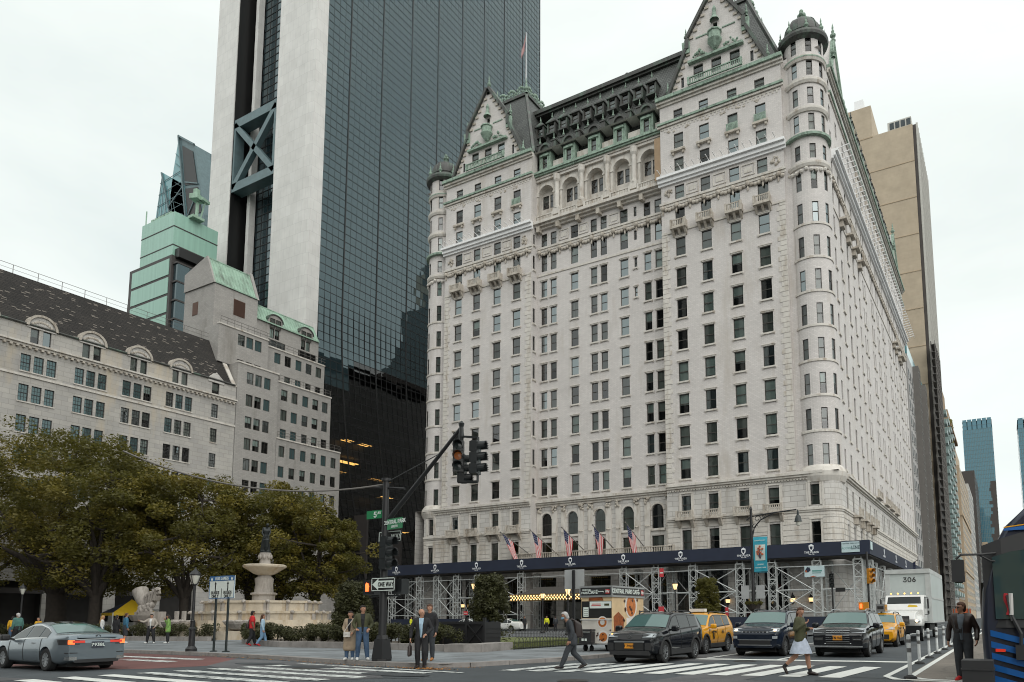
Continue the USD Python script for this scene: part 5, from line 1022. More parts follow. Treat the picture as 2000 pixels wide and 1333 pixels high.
mq.part('posts', b, 'iron_black')
b = B()
for c in AC:
    for i in range(9): b.ball((c-1.1+i*.28, 83.3, 5.5+.12*math.sin(i*2)), .1, 6); b.ball((c-1.1+i*.28, 83.3, 6.7), .08, 6)
hotel.part('gilt_grilles', b, 'gilt', kind='stuff')
def wall_lantern(x, y, z, lab):
    t = T('wall_lantern', lab, 'lantern', (x, y, z), group='lit wall lanterns behind the shed'); b = B(); b.lathe([(.05, 0), (.2, .12), (.26, .75), (.1, 1.0), (.04, 1.25)], 6, (x, y, z)); t.part('frame', b, 'iron_black'); b = B(); b.lathe([(.0, .2), (.235, .22), (.275, .62), (0, .66)], 6, (x, y-.02, z)); t.part('glass', b, 'lamp_glow')
for x, lab in ((-31.2+3.2, 'lit wall lantern right of the small topiary in front of the hotel'), (-20.6, 'lit wall lantern behind the right half of the shed'), (-18.6, 'lit wall lantern nearest to the hotel corner'), (-66.8, 'lit wall lantern behind the shed left of the entrance'), (-63.3, 'lit wall lantern just left of the large clipped tree')): wall_lantern(x, 81.7, 2.9, lab)
mat('flag_red', (.40, .018, .025), .8, var=.25, scale=3); mat('flag_white', (.50, .48, .46), .8, var=.12, scale=3); mat('flag_blue', (.012, .018, .06), .8, var=.2, scale=3)
def hanging_flag(base, tip, lab, W=1.55, Ln=3.3, blow=.2, seed=0, group=None, up=False):
    t = T('flag', lab, 'flag', base, group=group or 'striped flags on slanting poles'); b = B(); base, tip = np.array(base, float), np.array(tip, float); b.tube([base, tip], [.07, .045], 6); b.ball(tip, .11, 6); t.part('pole', b, 'iron_rail' if not up else 'white_cover')
    ax = (tip-base)/np.linalg.norm(tip-base); r = np.random.default_rng(seed); ph = r.uniform(0, 6, 4)
    nu, nv = 26, 14
    def P(i, j):
        s, v = i/nu, j/nv                # s: down the fly, v: across stripes, along the pole
        if up: p = tip-np.array([0, 0, .2])-np.array([0, 0, 1])*v*W; p = p+np.array([-.35, .1, -.62])*s*Ln*.8+np.array([.2, .5, 0])*math.sin(4*s+2*v+ph[0])*.25*s; return p
        k = 1-.55*s; p = tip-ax*(.15+W*(1-v)*k+W*.25*s)
        p = p+np.array([blow*s*Ln*.5, -.12*s, -Ln*s*(.97)])
        p = p+np.array([.22, .35, .04])*(math.sin(5*v+3*s+ph[0])*.5+.5*math.sin(9*v-2*s+ph[1]))*.55*s
        return p
    bs = {k: B() for k in ('flag_red', 'flag_white', 'flag_blue')}
    for i in range(nu):
        for j in range(nv-1):
            j2 = 13-1-j; st_ = j*13//13
            m = 'flag_blue' if (i < nu*.42 and j >= 6) else ('flag_red' if st_ % 2 == 0 else 'flag_white')
            bs[m].quad(P(i, j), P(i+1, j), P(i+1, j+1), P(i, j+1))
    for k, nm in (('flag_red', 'red_stripes'), ('flag_white', 'white_stripes'), ('flag_blue', 'blue_canton')): t.part(nm, bs[k], k, smooth=60)
    s_ = B()
    for i in range(2, int(nu*.42), 2):
        for j in range(7, 13, 2):
            p = (P(i, j)+P(i+1, j+1))/2; s_.ball(p, (.035, .05, .035), 4)
    t.part('stars', s_, 'flag_white', kind='stuff')
FL_ = [(-55.35, -60.0), (-51.28, -55.2), (-46.89, -50.3), (-42.6, -45.8), (-38.41, -41.2)]
for i, (x, xt) in enumerate(FL_):
    hanging_flag((x, 82.3, 9.75), (xt+1.2, 79.6, 13.05), ('leftmost striped flag, blown out to the right above the shed', 'second striped flag from the left above the shed', 'striped flag hanging above the entrance marquee in the middle of five', 'fourth striped flag from the left above the shed', 'rightmost striped flag above the shed')[i], blow=(.95, .38, .1, .12, .3)[i], seed=i, W=1.95)
hanging_flag((-61, 88.5, 83.2), (-61, 88.5, 94.0), 'striped flag drooping from the tall pole on the hotel roof', W=1.9, Ln=3.8, seed=9, up=True)
hanging_flag((-15, 118, 7.5), (-11.2, 117, 9.6), 'striped flag nearest the white truck down the side street', W=2.4, Ln=4.2, seed=3, blow=.1)
hanging_flag((-15, 128, 5.2), (-9.8, 126, 8.4), 'striped flag just above the man with sunglasses', W=2.2, Ln=3.6, seed=4, blow=.1)
# ================================================================= trees, hedges, topiary
mat('bark', (.035, .028, .022), .9, var=.35, scale=3, bump=.5)
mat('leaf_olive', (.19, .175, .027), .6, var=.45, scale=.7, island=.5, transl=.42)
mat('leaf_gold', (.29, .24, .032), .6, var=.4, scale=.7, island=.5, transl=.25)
mat('leaf_hedge', (.095, .098, .028), .65, var=.4, scale=1.2, island=.55, transl=.15)
def leaves(C, N, size, r, squash=.75):
    """many leaf-sized quads scattered round the clump centres C (x, y, z, radius)"""
    C = np.asarray(C); idx = r.integers(0, len(C), N); d = r.normal(size=(N, 3)); d /= np.linalg.norm(d, axis=1, keepdims=True)
    rad = C[idx, 3]*(.35+.65*r.random(N)**.45); p = C[idx, :3]+d*rad[:, None]*np.array([1, 1, squash])
    a = r.normal(size=(N, 3)); a /= np.linalg.norm(a, axis=1, keepdims=True); a[:, 2] *= .5; c = np.cross(a, d+r.normal(size=(N, 3))*.7); c /= np.maximum(np.linalg.norm(c, axis=1, keepdims=True), 1e-6); a /= np.linalg.norm(a, axis=1, keepdims=True)
    s = size*(.6+.8*r.random((N, 1))); V = np.stack([p-a*s, p-c*s*.45, p+a*s, p+c*s*.45], 1).reshape(-1, 3)
    k = np.arange(N)*4; return V, np.stack([k, k+1, k+2, k, k+2, k+3], 1).reshape(-1, 3)
def tree(base, h, R, lab, seed, zc=3.2, trunk=.42, n=15000, lean=(0, 0), gold=.42, size=.135):
    r = np.random.default_rng(seed); base = np.array(base, float); t = T('plane_tree', lab, 'tree', base, group='leafy trees on the plaza'); b = B()
    fork = zc*.85+.4; top = base+np.array([lean[0]*.3, lean[1]*.3, fork]); b.tube([base-(0, 0, .1), base+(0, 0, .35), (base+top)/2+r.normal(size=3)*.06, top], [trunk*1.5, trunk, trunk*.85, trunk*.8], 10)
    C = []
    nl = 9
    for i in range(nl):
        a = 2*PI*i/nl+r.uniform(-.3, .3); el = r.uniform(.25, 1.0) if i else 1.4; L = (h-fork)*r.uniform(.62, .9)
        e = top+np.array([math.cos(a)*R*.72*math.cos(el*.8)*1.15, math.sin(a)*R*.72*math.cos(el*.8)*1.15, L*math.sin(el)*.95+.6]); m = (top+e)/2+np.array([0, 0, .5])+r.normal(size=3)*.4
        P = [top-(0, 0, .3), top*.6+m*.4, m, e]; b.tube(P, [trunk*.6, trunk*.42, trunk*.26, .05], 7)
        for k in range(4):
            s = r.uniform(.4, .95); p0 = m*(1-s)+e*s; q = p0+r.normal(size=3)*np.array([1.3, 1.3, .8])+np.array([0, 0, .5]); b.tube([p0, (p0+q)/2+r.normal(size=3)*.15, q], [.11, .07, .03], 5); C.append((*q, r.uniform(.8, 1.35)))
    ce = base+np.array([lean[0], lean[1], zc+(h-zc)*.48])
    for i in range(85):
        d = r.normal(size=3); d /= np.linalg.norm(d); k = r.uniform(.62, 1.0)**.7; zz = d[2]*(h-zc)*.5*k
        w = 1.0 if zz > -.25*(h-zc) else .9
        C.append((*(ce+np.array([d[0]*R*k*w, d[1]*R*k*w, zz])), r.uniform(.7, 1.5)*R/6.0))
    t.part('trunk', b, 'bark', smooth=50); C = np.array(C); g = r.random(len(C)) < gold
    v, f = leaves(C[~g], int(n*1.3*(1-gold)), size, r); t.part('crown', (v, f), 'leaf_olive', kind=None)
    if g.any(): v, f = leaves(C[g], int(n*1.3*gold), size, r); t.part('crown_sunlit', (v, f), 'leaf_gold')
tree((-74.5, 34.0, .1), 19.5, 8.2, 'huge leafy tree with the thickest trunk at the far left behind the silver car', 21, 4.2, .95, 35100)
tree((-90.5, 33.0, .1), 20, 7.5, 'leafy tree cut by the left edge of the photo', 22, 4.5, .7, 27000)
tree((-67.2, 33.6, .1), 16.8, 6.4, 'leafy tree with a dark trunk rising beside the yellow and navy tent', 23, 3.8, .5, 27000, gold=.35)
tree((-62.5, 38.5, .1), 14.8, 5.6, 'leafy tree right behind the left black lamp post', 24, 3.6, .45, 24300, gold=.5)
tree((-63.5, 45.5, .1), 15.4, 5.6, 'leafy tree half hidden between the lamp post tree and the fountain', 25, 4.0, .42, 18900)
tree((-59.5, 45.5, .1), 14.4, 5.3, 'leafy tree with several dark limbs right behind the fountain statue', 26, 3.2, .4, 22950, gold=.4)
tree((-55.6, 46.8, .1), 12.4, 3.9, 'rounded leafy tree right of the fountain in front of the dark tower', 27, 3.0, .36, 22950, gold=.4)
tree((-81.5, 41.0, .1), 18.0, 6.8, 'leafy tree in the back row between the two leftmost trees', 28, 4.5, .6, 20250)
def hedge(path, w, z0, z1, lab, n, seed):
    r = np.random.default_rng(seed); ls = LineString(path); C = []; L = ls.length
    for i in range(int(L*7)):
        p = ls.interpolate(r.uniform(0, L)); C.append((p.x+r.uniform(-w, w), p.y+r.uniform(-w, w), r.uniform(z0+.2, z1-.12), r.uniform(.2, .34)))
    t = T('hedge', lab, 'hedge', (path[0][0], path[0][1], z0)); v, f = leaves(C, int(n*1.7), .058, r, 1); t.part('foliage', (v, f), 'leaf_hedge'); b = B()
    for i in range(int(L*2)): p = ls.interpolate(i/2); b.tube([(p.x, p.y, z0-.1), (p.x+.05, p.y, z1-.3)], [.04, .02], 4)
    t.part('stems', b, 'bark', kind='stuff')
HZ = [(-40.6, 29.6), (-38.0, 27.6), (-33.0, 26.1), (-27.0, 26.1), (-21.3, 25.5)]
hedge(HZ, .45, .35, 1.22, 'long clipped hedge behind the stone kerb from the gap to the planter box', 26000, 31)
hedge([(-85, 30.6), (-60, 30.2), (-47.6, 31.6)], .45, .35, 1.25, 'clipped hedge behind the man in the beige jacket', 20000, 32)
hedge([(-52, 43), (-40, 35), (-30, 31.5), (-22, 30.5)], .35, .3, 1.15, 'farther clipped hedge behind the bald man', 12000, 33)
hedge([(-22.9, 44.0), (-18.8, 43.2)], .5, .2, 1.25, 'short clipped shrub right of the planter box', 3000, 34)
edge = T('planter_kerbs', 'low pale granite edging round the planting beds', None, kind='structure'); 
def edging(path, w=.4, h=.42):
    ls = LineString(path); d = 0
    while d < ls.length-.2:
        e = min(d+1.9, ls.length); P = [ls.interpolate(x) for x in np.linspace(d, e-.015, 3)]; q = ls.parallel_offset(w, 'left'); I = [q.interpolate(q.project(p)) for p in P]; b = B(); b.prism([(p.x, p.y) for p in P]+[(p.x, p.y) for p in I[::-1]], .1, h+rng.uniform(-.005, .005)); edge.part('edging_stone', b, 'kerb_granite'); d = e
edging([(-39.9, 28.6), (-39.2, 27.7), (-36.0, 26.2), (-32.4, 25.0), (-27.07, 25.1), (-21.7, 24.4), (-20.5, 24.2)]); edging([(-20.5, 23.9), (-18.85, 24.1), (-19.2, 27.0)], .9, .46); edging([(-90, 29.2), (-60, 28.9), (-50, 29.4), (-46.3, 30.4)])
b = B(); sheet(b, [(-90, 29.6), (-60, 29.3), (-50, 29.8), (-46.3, 30.8), (-50, 33.5), (-90, 33.5)], .3); sheet(b, [(-41.5, 30.5), (-39.2, 28.2), (-36, 26.6), (-32.4, 25.4), (-27, 25.5), (-19.6, 25), (-19.5, 28), (-38, 33)], .3); edge.part('soil', b, 'soil')
b = B(); sheet(b, [(-20.6, 26.9), (-19.2, 26.6), (-19.0, 44), (-31, 44), (-31, 31)], .17); r = np.random.default_rng(5); edge.part('lawn', b, 'grass'); N = 14000; P = np.c_[r.uniform(-24, -19.05, N), r.uniform(26.7, 42, N), np.full(N, .16)]; D = r.normal(size=(N, 3))*.02; V = np.stack([P-[.006, 0, 0], P+[.006, 0, 0], P+D+[0, 0, .09]], 1).reshape(-1, 3)
put('lawn_grass', (V, np.arange(N*3).reshape(-1, 3)), 'grass', label='short green grass behind the low hoop fence', cat='grass', kind='stuff')
def topiary(base, h, R, lab, seed, n, box=True, cone=.45):
    r = np.random.default_rng(seed); base = np.array(base, float); C = []
    for i in range(260): 
        z = r.uniform(0, 1)**1.1; rr = R*(1-(1-cone)*z)*math.sqrt(r.uniform(.1, 1))*(1.0 if z > .12 else .75); a = r.uniform(0, 2*PI); C.append((base[0]+rr*math.cos(a), base[1]+rr*math.sin(a), base[2]+.35+z*(h-.35), r.uniform(.16, .3)*R/1.1))
    t = T('clipped_tree', lab, 'topiary', base, group='clipped trees'); v, f = leaves(C, int(n*1.5), .07, r, 1); t.part('foliage', (v, f), 'leaf_hedge' if seed % 2 else 'leaf_olive'); b = B(); b.tube([base-(0, 0, .3), base+(0, 0, h*.8)], [.07, .03], 6); t.part('stem', b, 'bark')
topiary((-33.6, 31.0, .5), 3.05, 1.35, 'cone-shaped clipped tree behind the couple at the kerb', 41, 12000, cone=.5)
topiary((-23.4, 30.8, 1.1), 2.55, 1.12, 'tall clipped tree standing in the black planter box', 43, 12000, cone=.55)
topiary((-20.9, 56.0, .5), 4.0, 1.05, 'small square-topped clipped tree behind the yellow taxi', 44, 16000, cone=.75)
pb_ = T('planter_box', 'black wooden planter box with crossed battens under the clipped tree', 'planter', (-21.4, 26.8, .2)); b = B()
x0, x1, y0, y1 = -23.3, -20.25, 26.3, 27.6
b.box(x0+.05, x1-.05, y0+.05, y1-.05, .25, 1.35); pb_.part('body', b, 'iron_black'); b = B()
for x in (x0+2.05, x1): b.box(x-.1, x+.02, y0-.02, y0+.1, .2, 1.55)
b.box(x0, x1, y0-.015, y0+.05, .25, .38); b.box(x0, x1, y0-.015, y0+.05, 1.25, 1.38); f = Fr((0, y0-.01, 0), (1, 0, 0), (0, 1, 0)); b.bar(f(x0+2.1, .4), f(x1-.1, 1.25), .05); b.bar(f(x0+2.1, 1.25), f(x1-.1, .4), .05)
for z in np.arange(.45, 1.25, .2): b.box(x1-.06, x1-.03, y0+.05, y1, z, z+.02)
pb_.part('battens', b, 'iron_black')
hf = T('hoop_fence', 'low black hoop fence along the lawn', 'fence', (-19.1, 29, .13)); b = B()
def hoops(P, Q, n):
    P, Q = np.array(P), np.array(Q)
    for i in range(n):
        a, c = P+(Q-P)*i/n, P+(Q-P)*(i+1.45)/n; m = (a+c)/2; hb = B()
        pts = [a+(0, 0, .0), a+(0, 0, .33)]+[m+(a-m)*math.cos(t)+np.array([0, 0, .33+.2*math.sin(t)]) for t in np.linspace(.3, PI-.3, 6)]+[c+(0, 0, .33), c]
        hb.tube(pts, .014, 4); hf.part('hoop', hb, 'iron_black')
hoops((-19.05, 26.9, .13), (-18.9, 38.5, .13), 42); hoops((-31, 43.5, .13), (-19, 42.5, .13), 44)
for zz in (.2, .42): b.tube([(-19.05, 26.9, zz), (-18.9, 38.5, zz)], .012, 4); b.tube([(-31, 43.5, zz), (-19, 42.5, zz)], .012, 4)
hf.part('rails', b, 'iron_black', kind='stuff')
def bench(x, y, rz, lab):
    t = T('stone_bench', lab, 'bench', (x, y, .13), rz); b = B(); b.box(-1.9, 1.9, -.28, .28, .38, .48); t.lpart('seat', b, 'kerb_granite'); b = B(); b.box(-1.5, -1.2, -.2, .2, 0, .38); b.box(1.2, 1.5, -.2, .2, 0, .38); t.lpart('supports', b, 'kerb_granite')
bench(-24.2, 47.5, 0, 'long stone bench nearest the hoop fence'); bench(-23.6, 51.5, 0, 'long stone bench behind the nearest one')
# ================================================================= fountain
mat('fountain_stone', (.46, .40, .315), .75, var=.2, scale=1.5, dirt=((.33, .235, .13), 1.2), bump=.2)
mat('fountain_grey', (.33, .30, .27), .8, var=.2, scale=2, dirt=((.16, .14, .12), 1.5))
mat('statue_bronze', (.018, .022, .022), .4, metal=.4, var=.3, scale=4)
FO = np.array([-51.3, 38.1, 0]); fo = T('fountain', 'tiered pale stone fountain with a wide bowl and bronze statue', 'fountain', FO)
def poly(n, r, a0=.2): return [(FO[0]+r*math.cos(a0+2*PI*i/n), FO[1]+r*math.sin(a0+2*PI*i/n)) for i in range(n)]
for r, z0, z1, nm in ((7.2, .13, .75, 'lower_basin'), (6.3, .75, 1.05, 'basin_step'), (5.4, .75, 1.5, 'basin_ledge'), (4.9, 1.4, 2.12, 'middle_tier'), (4.15, 2.0, 2.92, 'upper_tier')):
    b = B(); b.prism(poly(8, r), z0, z1); p = fo.part(nm, b, 'fountain_stone')
    if 'tier' in nm:
        m = B(); P = poly(8, r+.12); m.prism(P, z1-.13, z1+.05); m.prism(poly(8, r+.06), z0, z0+.12); fo.part('tier_moulding', m, 'fountain_stone', p); P = poly(8, r)
        for i in range(8):
            a, c = np.array(P[i]), np.array(P[(i+1) % 8]); n_ = np.array([(a+c)[0]/2-FO[0], (a+c)[1]/2-FO[1]]); n_ /= np.linalg.norm(n_)
            for s, e in ((0, .06), (.47, .53), (.94, 1)):
                q = a+(c-a)*s+n_*.0; w = a+(c-a)*e; h = B(); h.hexa([(*(q), z0), (*(w), z0), (*(w+n_*.07), z0), (*(q+n_*.07), z0)], [(*(q), z1-.1), (*w, z1-.1), (*(w+n_*.07), z1-.1), (*(q+n_*.07), z1-.1)]); fo.part('pilaster', h, 'fountain_grey', p)
            for s in (0, .5): q = a+(c-a)*s+n_*.16; h = B(); h.ball((*q, z1-.02), (.17, .17, .14), 6); h.ball((*(q+n_*.12), z1-.06), .09, 6); fo.part('mask', h, 'fountain_grey', p)
b = B(); b.lathe([(.85, 2.9), (.85, 3.45), (1.0, 3.5), (1.0, 3.62), (.72, 3.7), (.66, 4.3), (.72, 4.75), (.5, 4.95), (.45, 5.05)], 16, FO); fo.part('pedestal', b, 'fountain_grey', smooth=40)
b = B(); b.lathe([(.4, 5.0), (.8, 5.15), (1.4, 5.55), (1.6, 5.66), (1.63, 5.8), (1.5, 5.87), (1.2, 5.78), (0, 5.76)], 28, FO); fo.part('bowl', b, 'fountain_stone', smooth=40)
b = B(); b.lathe([(.52, 5.8), (.42, 6.0), (.38, 6.3), (.46, 6.75), (.4, 6.85), (0, 6.85)], 12, FO)
for i in range(8): a = 2*PI*i/8; b.ball(FO+(.43*math.cos(a), .43*math.sin(a), 6.5), (.13, .13, .2), 6)
fo.part('urn_base', b, 'fountain_grey', smooth=50)
for (a, s) in ((-1.9, 1), (-.9, 1), (-2.9, .9)):
    c = FO+(6.0*math.cos(a), 6.0*math.sin(a), 0); b = B(); b.lathe([(.2, .75), (.6, .9), (.95, 1.25), (1.0, 1.4), (.85, 1.36), (0, 1.3)], 14, c)
    for i in range(8): b.ball(c+(.8*math.cos(i*.8), .8*math.sin(i*.8), 1.42), (.28, .28, .12), 6)
    fo.part('shell_bowl', b, 'fountain_grey')
hn = T('horn_of_plenty', 'carved stone horn of plenty on a block behind the man in the beige jacket', 'sculpture', (-58.7, 33.2, .1)); c = np.array([-58.1, 33.2, 0]); b = B(); b.box(c[0]-1.2, c[0]+1.0, c[1]-.6, c[1]+.6, .1, 2.2); hn.part('block', b, 'fountain_grey'); b = B(); A = np.linspace(0, 1.0, 12)
b.tube([c+(-1.7+2.5*t, 0, 3.9-1.5*math.sin(t*2.6)+.9*t*t) for t in A], [.6-.42*t for t in A], 10); 
for i in range(5): b.tube([c+(-.6+.35*i+.45*t, -.3, 2.6+.9*math.sin(t*2.2)+.12*i) for t in np.linspace(0, 1, 6)], .13, 6)
b.tube([c+(.7+.35*math.cos(t), -.1, 3.45+.4*math.sin(t)) for t in np.linspace(-1, 3.6, 12)], .2, 6)
for i in range(26): b.ball(c+(rng.uniform(-1.1, .9), -.45, rng.uniform(2.2, 2.75)), rng.uniform(.13, .25), 6)
hn.part('horn', b, 'fountain_grey', smooth=50); b = B(); b.lathe([(.2, 1.35), (.7, 1.5), (.95, 1.85), (1.0, 1.95), (0, 1.9)], 14, c+(.0, -.65, 0)); hn.part('shell', b, 'fountain_grey')
wc = T('stone_boat_bowl', 'carved stone bowl with small columns left of the black lamp post', 'sculpture', (-49.5, 31.5, .1)); c = np.array([-53.2, 32.5, 0]); b = B(); b.lathe([(.3, .7), (.9, .85), (1.15, 1.25), (1.2, 1.4), (0, 1.35)], 14, c); wc.part('bowl', b, 'fountain_grey'); b = B()
for x in (-.35, .55):
    for q in (-.14, 0, .14): b.tube([c+(x+q, 0, 1.3), c+(x+q, 0, 2.2)], .09, 6)
for i in range(8): b.ball(c+(-1+i*.27, -.3, 1.45), (.25, .2, .13), 6)
wc.part('columns', b, 'fountain_grey')
# ================================================================= lamps, signs, signals
glassmat('lamp_globe', (.8, .8, .75), 1.5); mat('globe_milk', (.52, .52, .46), .4, var=.05)
def park_lamp(base, H, lab, lit=False, name='park_lamp'):
    t = T(name, lab, 'street lamp', base, group='black park lamp posts'); p = np.array(base, float); b = B(); k = H/3.75
    b.lathe([(.24, 0), (.24, .12), (.17, .2), (.15, .24)], 12, p); b.lathe([(.14, .2), (.13, .95*k), (.16, .97*k), (.16, 1.03*k), (.1, 1.08*k), (.1, 1.3*k), (.11, 1.36*k), (.065, 1.42*k), (.06, 2.95*k), (.09, 2.98*k), (.09, 3.03*k)], 10, p); t.part('post', b, 'iron_black', smooth=40)
    b = B(); b.lathe([(.09, 3.03*k), (.13, 3.1*k), (.21, 3.35*k), (.22, 3.42*k), (.16, 3.5*k), (0, 3.5*k)], 12, p); t.part('globe', b, 'lamp_glow' if lit else 'globe_milk', smooth=50)
    b = B(); b.lathe([(.25, 3.42*k), (.25, 3.47*k), (.17, 3.58*k), (.1, 3.64*k), (.05, 3.7*k), (.02, 3.78*k)], 10, p)
    for i in range(4): a = i*PI/2+.4; b.tube([p+(r*math.cos(a), r*math.sin(a), z*k) for r, z in ((.1, 3.03), (.17, 3.1), (.26, 3.38), (.25, 3.45))], .018, 5)
    t.part('cap', b, 'iron_black')
park_lamp((-31.8, 20.05, .13), 3.72, 'black lamp post standing at the kerb left of the bus lane sign')
park_lamp((-66.5, 28.0, .13), 4.3, 'black lamp post in front of the thick tree trunk at far left')
park_lamp((-29.3, 37, .13), 3.9, 'lit black lamp post just left of the bald man', True)
park_lamp((-31.5, 52, .13), 4.1, 'black lamp post with a pale globe left of the marquee', True)
park_lamp((-37.9, 58, .13), 4.0, 'lit lamp post at the left end of the marquee lights', True)
park_lamp((-24.5, 58, .13), 4.6, 'lit lamp post right behind the black car at the front', True)
park_lamp((-31.3, 64, .13), 4.3, 'lit lamp post at the right end of the coffee cart', True)
park_lamp((-52, 52, .13), 3.8, 'unlit lamp post in the gap right of the fountain')
park_lamp((-46, 62, .13), 3.6, 'unlit lamp post behind the hedge right of the bald man')
mat('sign_blue', (.015, .10, .26), .45, var=0); mat('sign_white', (.62, .68, .64), .45, var=.05); mat('sign_black', (.012, .012, .012), .5, var=0); mat('sign_green', (.008, .17, .06), .45, var=0); mat('sign_grey', (.33, .34, .34), .5, var=.1); mat('sign_red', (.45, .03, .03), .5, var=0)
t = T('bus_lanes_sign', 'blue and white BUS LANES sign on two thin posts', 'sign', (-30.3, 20.4, .13)); f = Fr((0, 20.3, 0), (1, 0, 0), (0, 1, 0)); b = B(); fbox(b, f, -31.1, -29.32, 2.46, 3.46, 0, .03); p = t.part('panel', b, 'sign_white'); b = B(); fbox(b, f, -31.06, -29.36, 3.24, 3.42, -.006, 0)
for q in ((-31.1, -31.07, 2.46, 3.46), (-29.35, -29.32, 2.46, 3.46), (-31.1, -29.32, 2.46, 2.49), (-31.1, -29.32, 3.43, 3.46)): fbox(b, f, *q, -.007, 0)
t.part('blue_band', b, 'sign_blue', p); b = B(); b.text('BUS LANES', .125, f, -30.21, 3.28, -.008)
for u in (-30.92, -29.5): fbox(b, f, u-.07, u+.07, 3.28, 3.37, -.012, -.006); fbox(b, f, u-.06, u-.03, 3.26, 3.28, -.012, -.006); fbox(b, f, u+.03, u+.06, 3.26, 3.28, -.012, -.006)
t.part('white_lettering', b, 'sign_white', p); b = B()
for u in (-30.65, -29.78):
    fbox(b, f, u-.03, u+.03, 2.8, 3.12, -.008, 0); b.plate([(u-.07, 3.1), (u+.07, 3.1), (u, 3.21)], f, -.008, 0); b.text('BUSES', .13, f, u, 2.66, -.004); b.text('ONLY', .13, f, u, 2.5, -.004)
fbox(b, f, -30.23, -30.2, 2.5, 2.9, -.008, 0); t.part('arrows', b, 'sign_black', p); b = B()
for x in (-30.65, -29.78): b.tube([(x, 20.36, .13), (x, 20.36, 3.4)], .05, 8); b.lathe([(.16, 0), (.16, .03), (.05, .06)], 10, (x, 20.36, .13))
t.part('posts', b, 'iron_green')
mat('signal_black', (.014, .016, .017), .35, var=.15); mat('signal_yellow', (.50, .20, .01), .45); mat('red_hand', (1, .2, .05), .4, var=0, emit=(1, .13, .03), es=1.6); mat('amber_lens', (.16, .045, .015), .3, var=0, emit=(1, .3, .05), es=.05); mat('dark_lens', (.02, .03, .03), .2, var=0)
def signal_head(t, p, ang, m='signal_black', s=1.0, back=False):
    """three lamps with visors; ang: the way it faces (radians in the ground plane)"""
    c, s_ = math.cos(ang), math.sin(ang); u = np.array([-s_, c, 0]); n = np.array([-c, -s_, 0]); f = Fr(p, u, n); w = .17*s; b = B()
    for k in range(3): z = -k*.34*s; fbox(b, f, -w, w, z-.165*s, z+.165*s, 0, .2*s); fbox(b, f, -w*.8, w*.8, z-.15*s, z+.15*s, .2*s, .26*s)
    hb = t.part('signal_head', b, m); b = B()
    for k in range(3):
        z = -k*.34*s; a = np.linspace(-.5, PI+.5, 12); r = .145*s
        for a0, a1 in zip(a[:-1], a[1:]): q = lambda r_, t_, d: f(r_*math.cos(t_), z+r_*math.sin(t_), d); b.hexa([q(r, a0, 0), q(r+.012, a0, 0), q(r+.012, a0, -.26*s), q(r, a0, -.26*s)], [q(r, a1, 0), q(r+.012, a1, 0), q(r+.012, a1, -.2*s), q(r, a1, -.2*s)])
    t.part('visors', b, m, hb)
    for k in range(3):
        b = B(); z = -k*.34*s; b.add([f(0, z, -.03)]+[f(.13*s*math.cos(a_), z+.13*s*math.sin(a_), -.012) for a_ in np.linspace(0, 2*PI, 14, endpoint=False)], [[0, 1+i, 1+(i+1) % 14] for i in range(14)]); t.part('lens', b, 'amber_lens' if k == 1 and not back else 'dark_lens', hb)
sp_ = T('signal_pole', 'tall dark signal pole with a long mast arm at the kerb corner', 'traffic light', (-18.2, 18.1, .13)); p = np.array([-18.2, 18.1, .13]); b = B(); b.prism([(p[0]+.34*math.cos(a), p[1]+.34*math.sin(a)) for a in np.linspace(PI/8, 2*PI+PI/8, 8, endpoint=False)], .13, .2)
V = [(p[0]+.33*math.cos(a), p[1]+.33*math.sin(a)) for a in np.linspace(PI/4, 2*PI+PI/4, 4, endpoint=False)]; W = [(p[0]+.25*math.cos(a), p[1]+.25*math.sin(a)) for a in np.linspace(PI/4, 2*PI+PI/4, 4, endpoint=False)]
b.hexa([(*q, .2) for q in V], [(*q, .85) for q in W]); b.lathe([(.2, .72), (.17, .85)], 8, p); sp_.part('pole_base', b, 'iron_black'); b = B(); b.tube([p+(0, 0, .7), p+(0, 0, 6.15)], [.135, .105], 12); b.lathe([(.16, 6.05), (.16, 6.15), (0, 6.18)], 10, p); sp_.part('pole', b, 'iron_black', smooth=50)
b = B(); b.tube([p+(.05, 0, 4.55), p+(.35, 0, 4.9), p+(1.2, 0, 5.65), p+(2.2, 0, 6.55), p+(3.25, 0, 7.5)], [.09, .085, .075, .065, .055], 8); b.tube([p+(0, 0, 6.0), p+(2.4, 0, 6.75)], .018, 4); b.tube([p+(-.75, 0, 5.92), p+(.85, 0, 5.72)], .045, 6); sp_.part('mast_arm', b, 'iron_black', smooth=50)
b = B(); q = p+(3.25, 0, 7.5); b.lathe([(.06, -.5), (.09, -.3), (.07, 0), (.1, .12), (.03, .2)], 8, q); b.bar(q+(-.05, 0, -.3), q+(.65, 0, -.42), .06); b.tube([q+(.68, 0, -.42), q+(.68, 0, -1.85)], .04, 6); b.tube([q+(-.1, 0, -1.78), q+(.68, 0, -1.85)], .05, 6); b.tube([q+(-.1, 0, -.4), q+(-.1, 0, -1.78)], .04, 6); sp_.part('hanger', b, 'signal_black')
signal_head(sp_, q+(-.02, -.12, -.62), -PI/2+.55); signal_head(sp_, q+(.1, .12, -1.05), .35, s=.9, back=True); signal_head(sp_, q+(.72, 0, -.72), .25, s=1.05, back=True)
for zz in (4.0,): signal_head(sp_, p+(.3, -.1, 3.95), .1, s=1.1, back=True)
FP = Fr((0, p[1]-.16, 0), (1, 0, 0), (0, 1, 0))
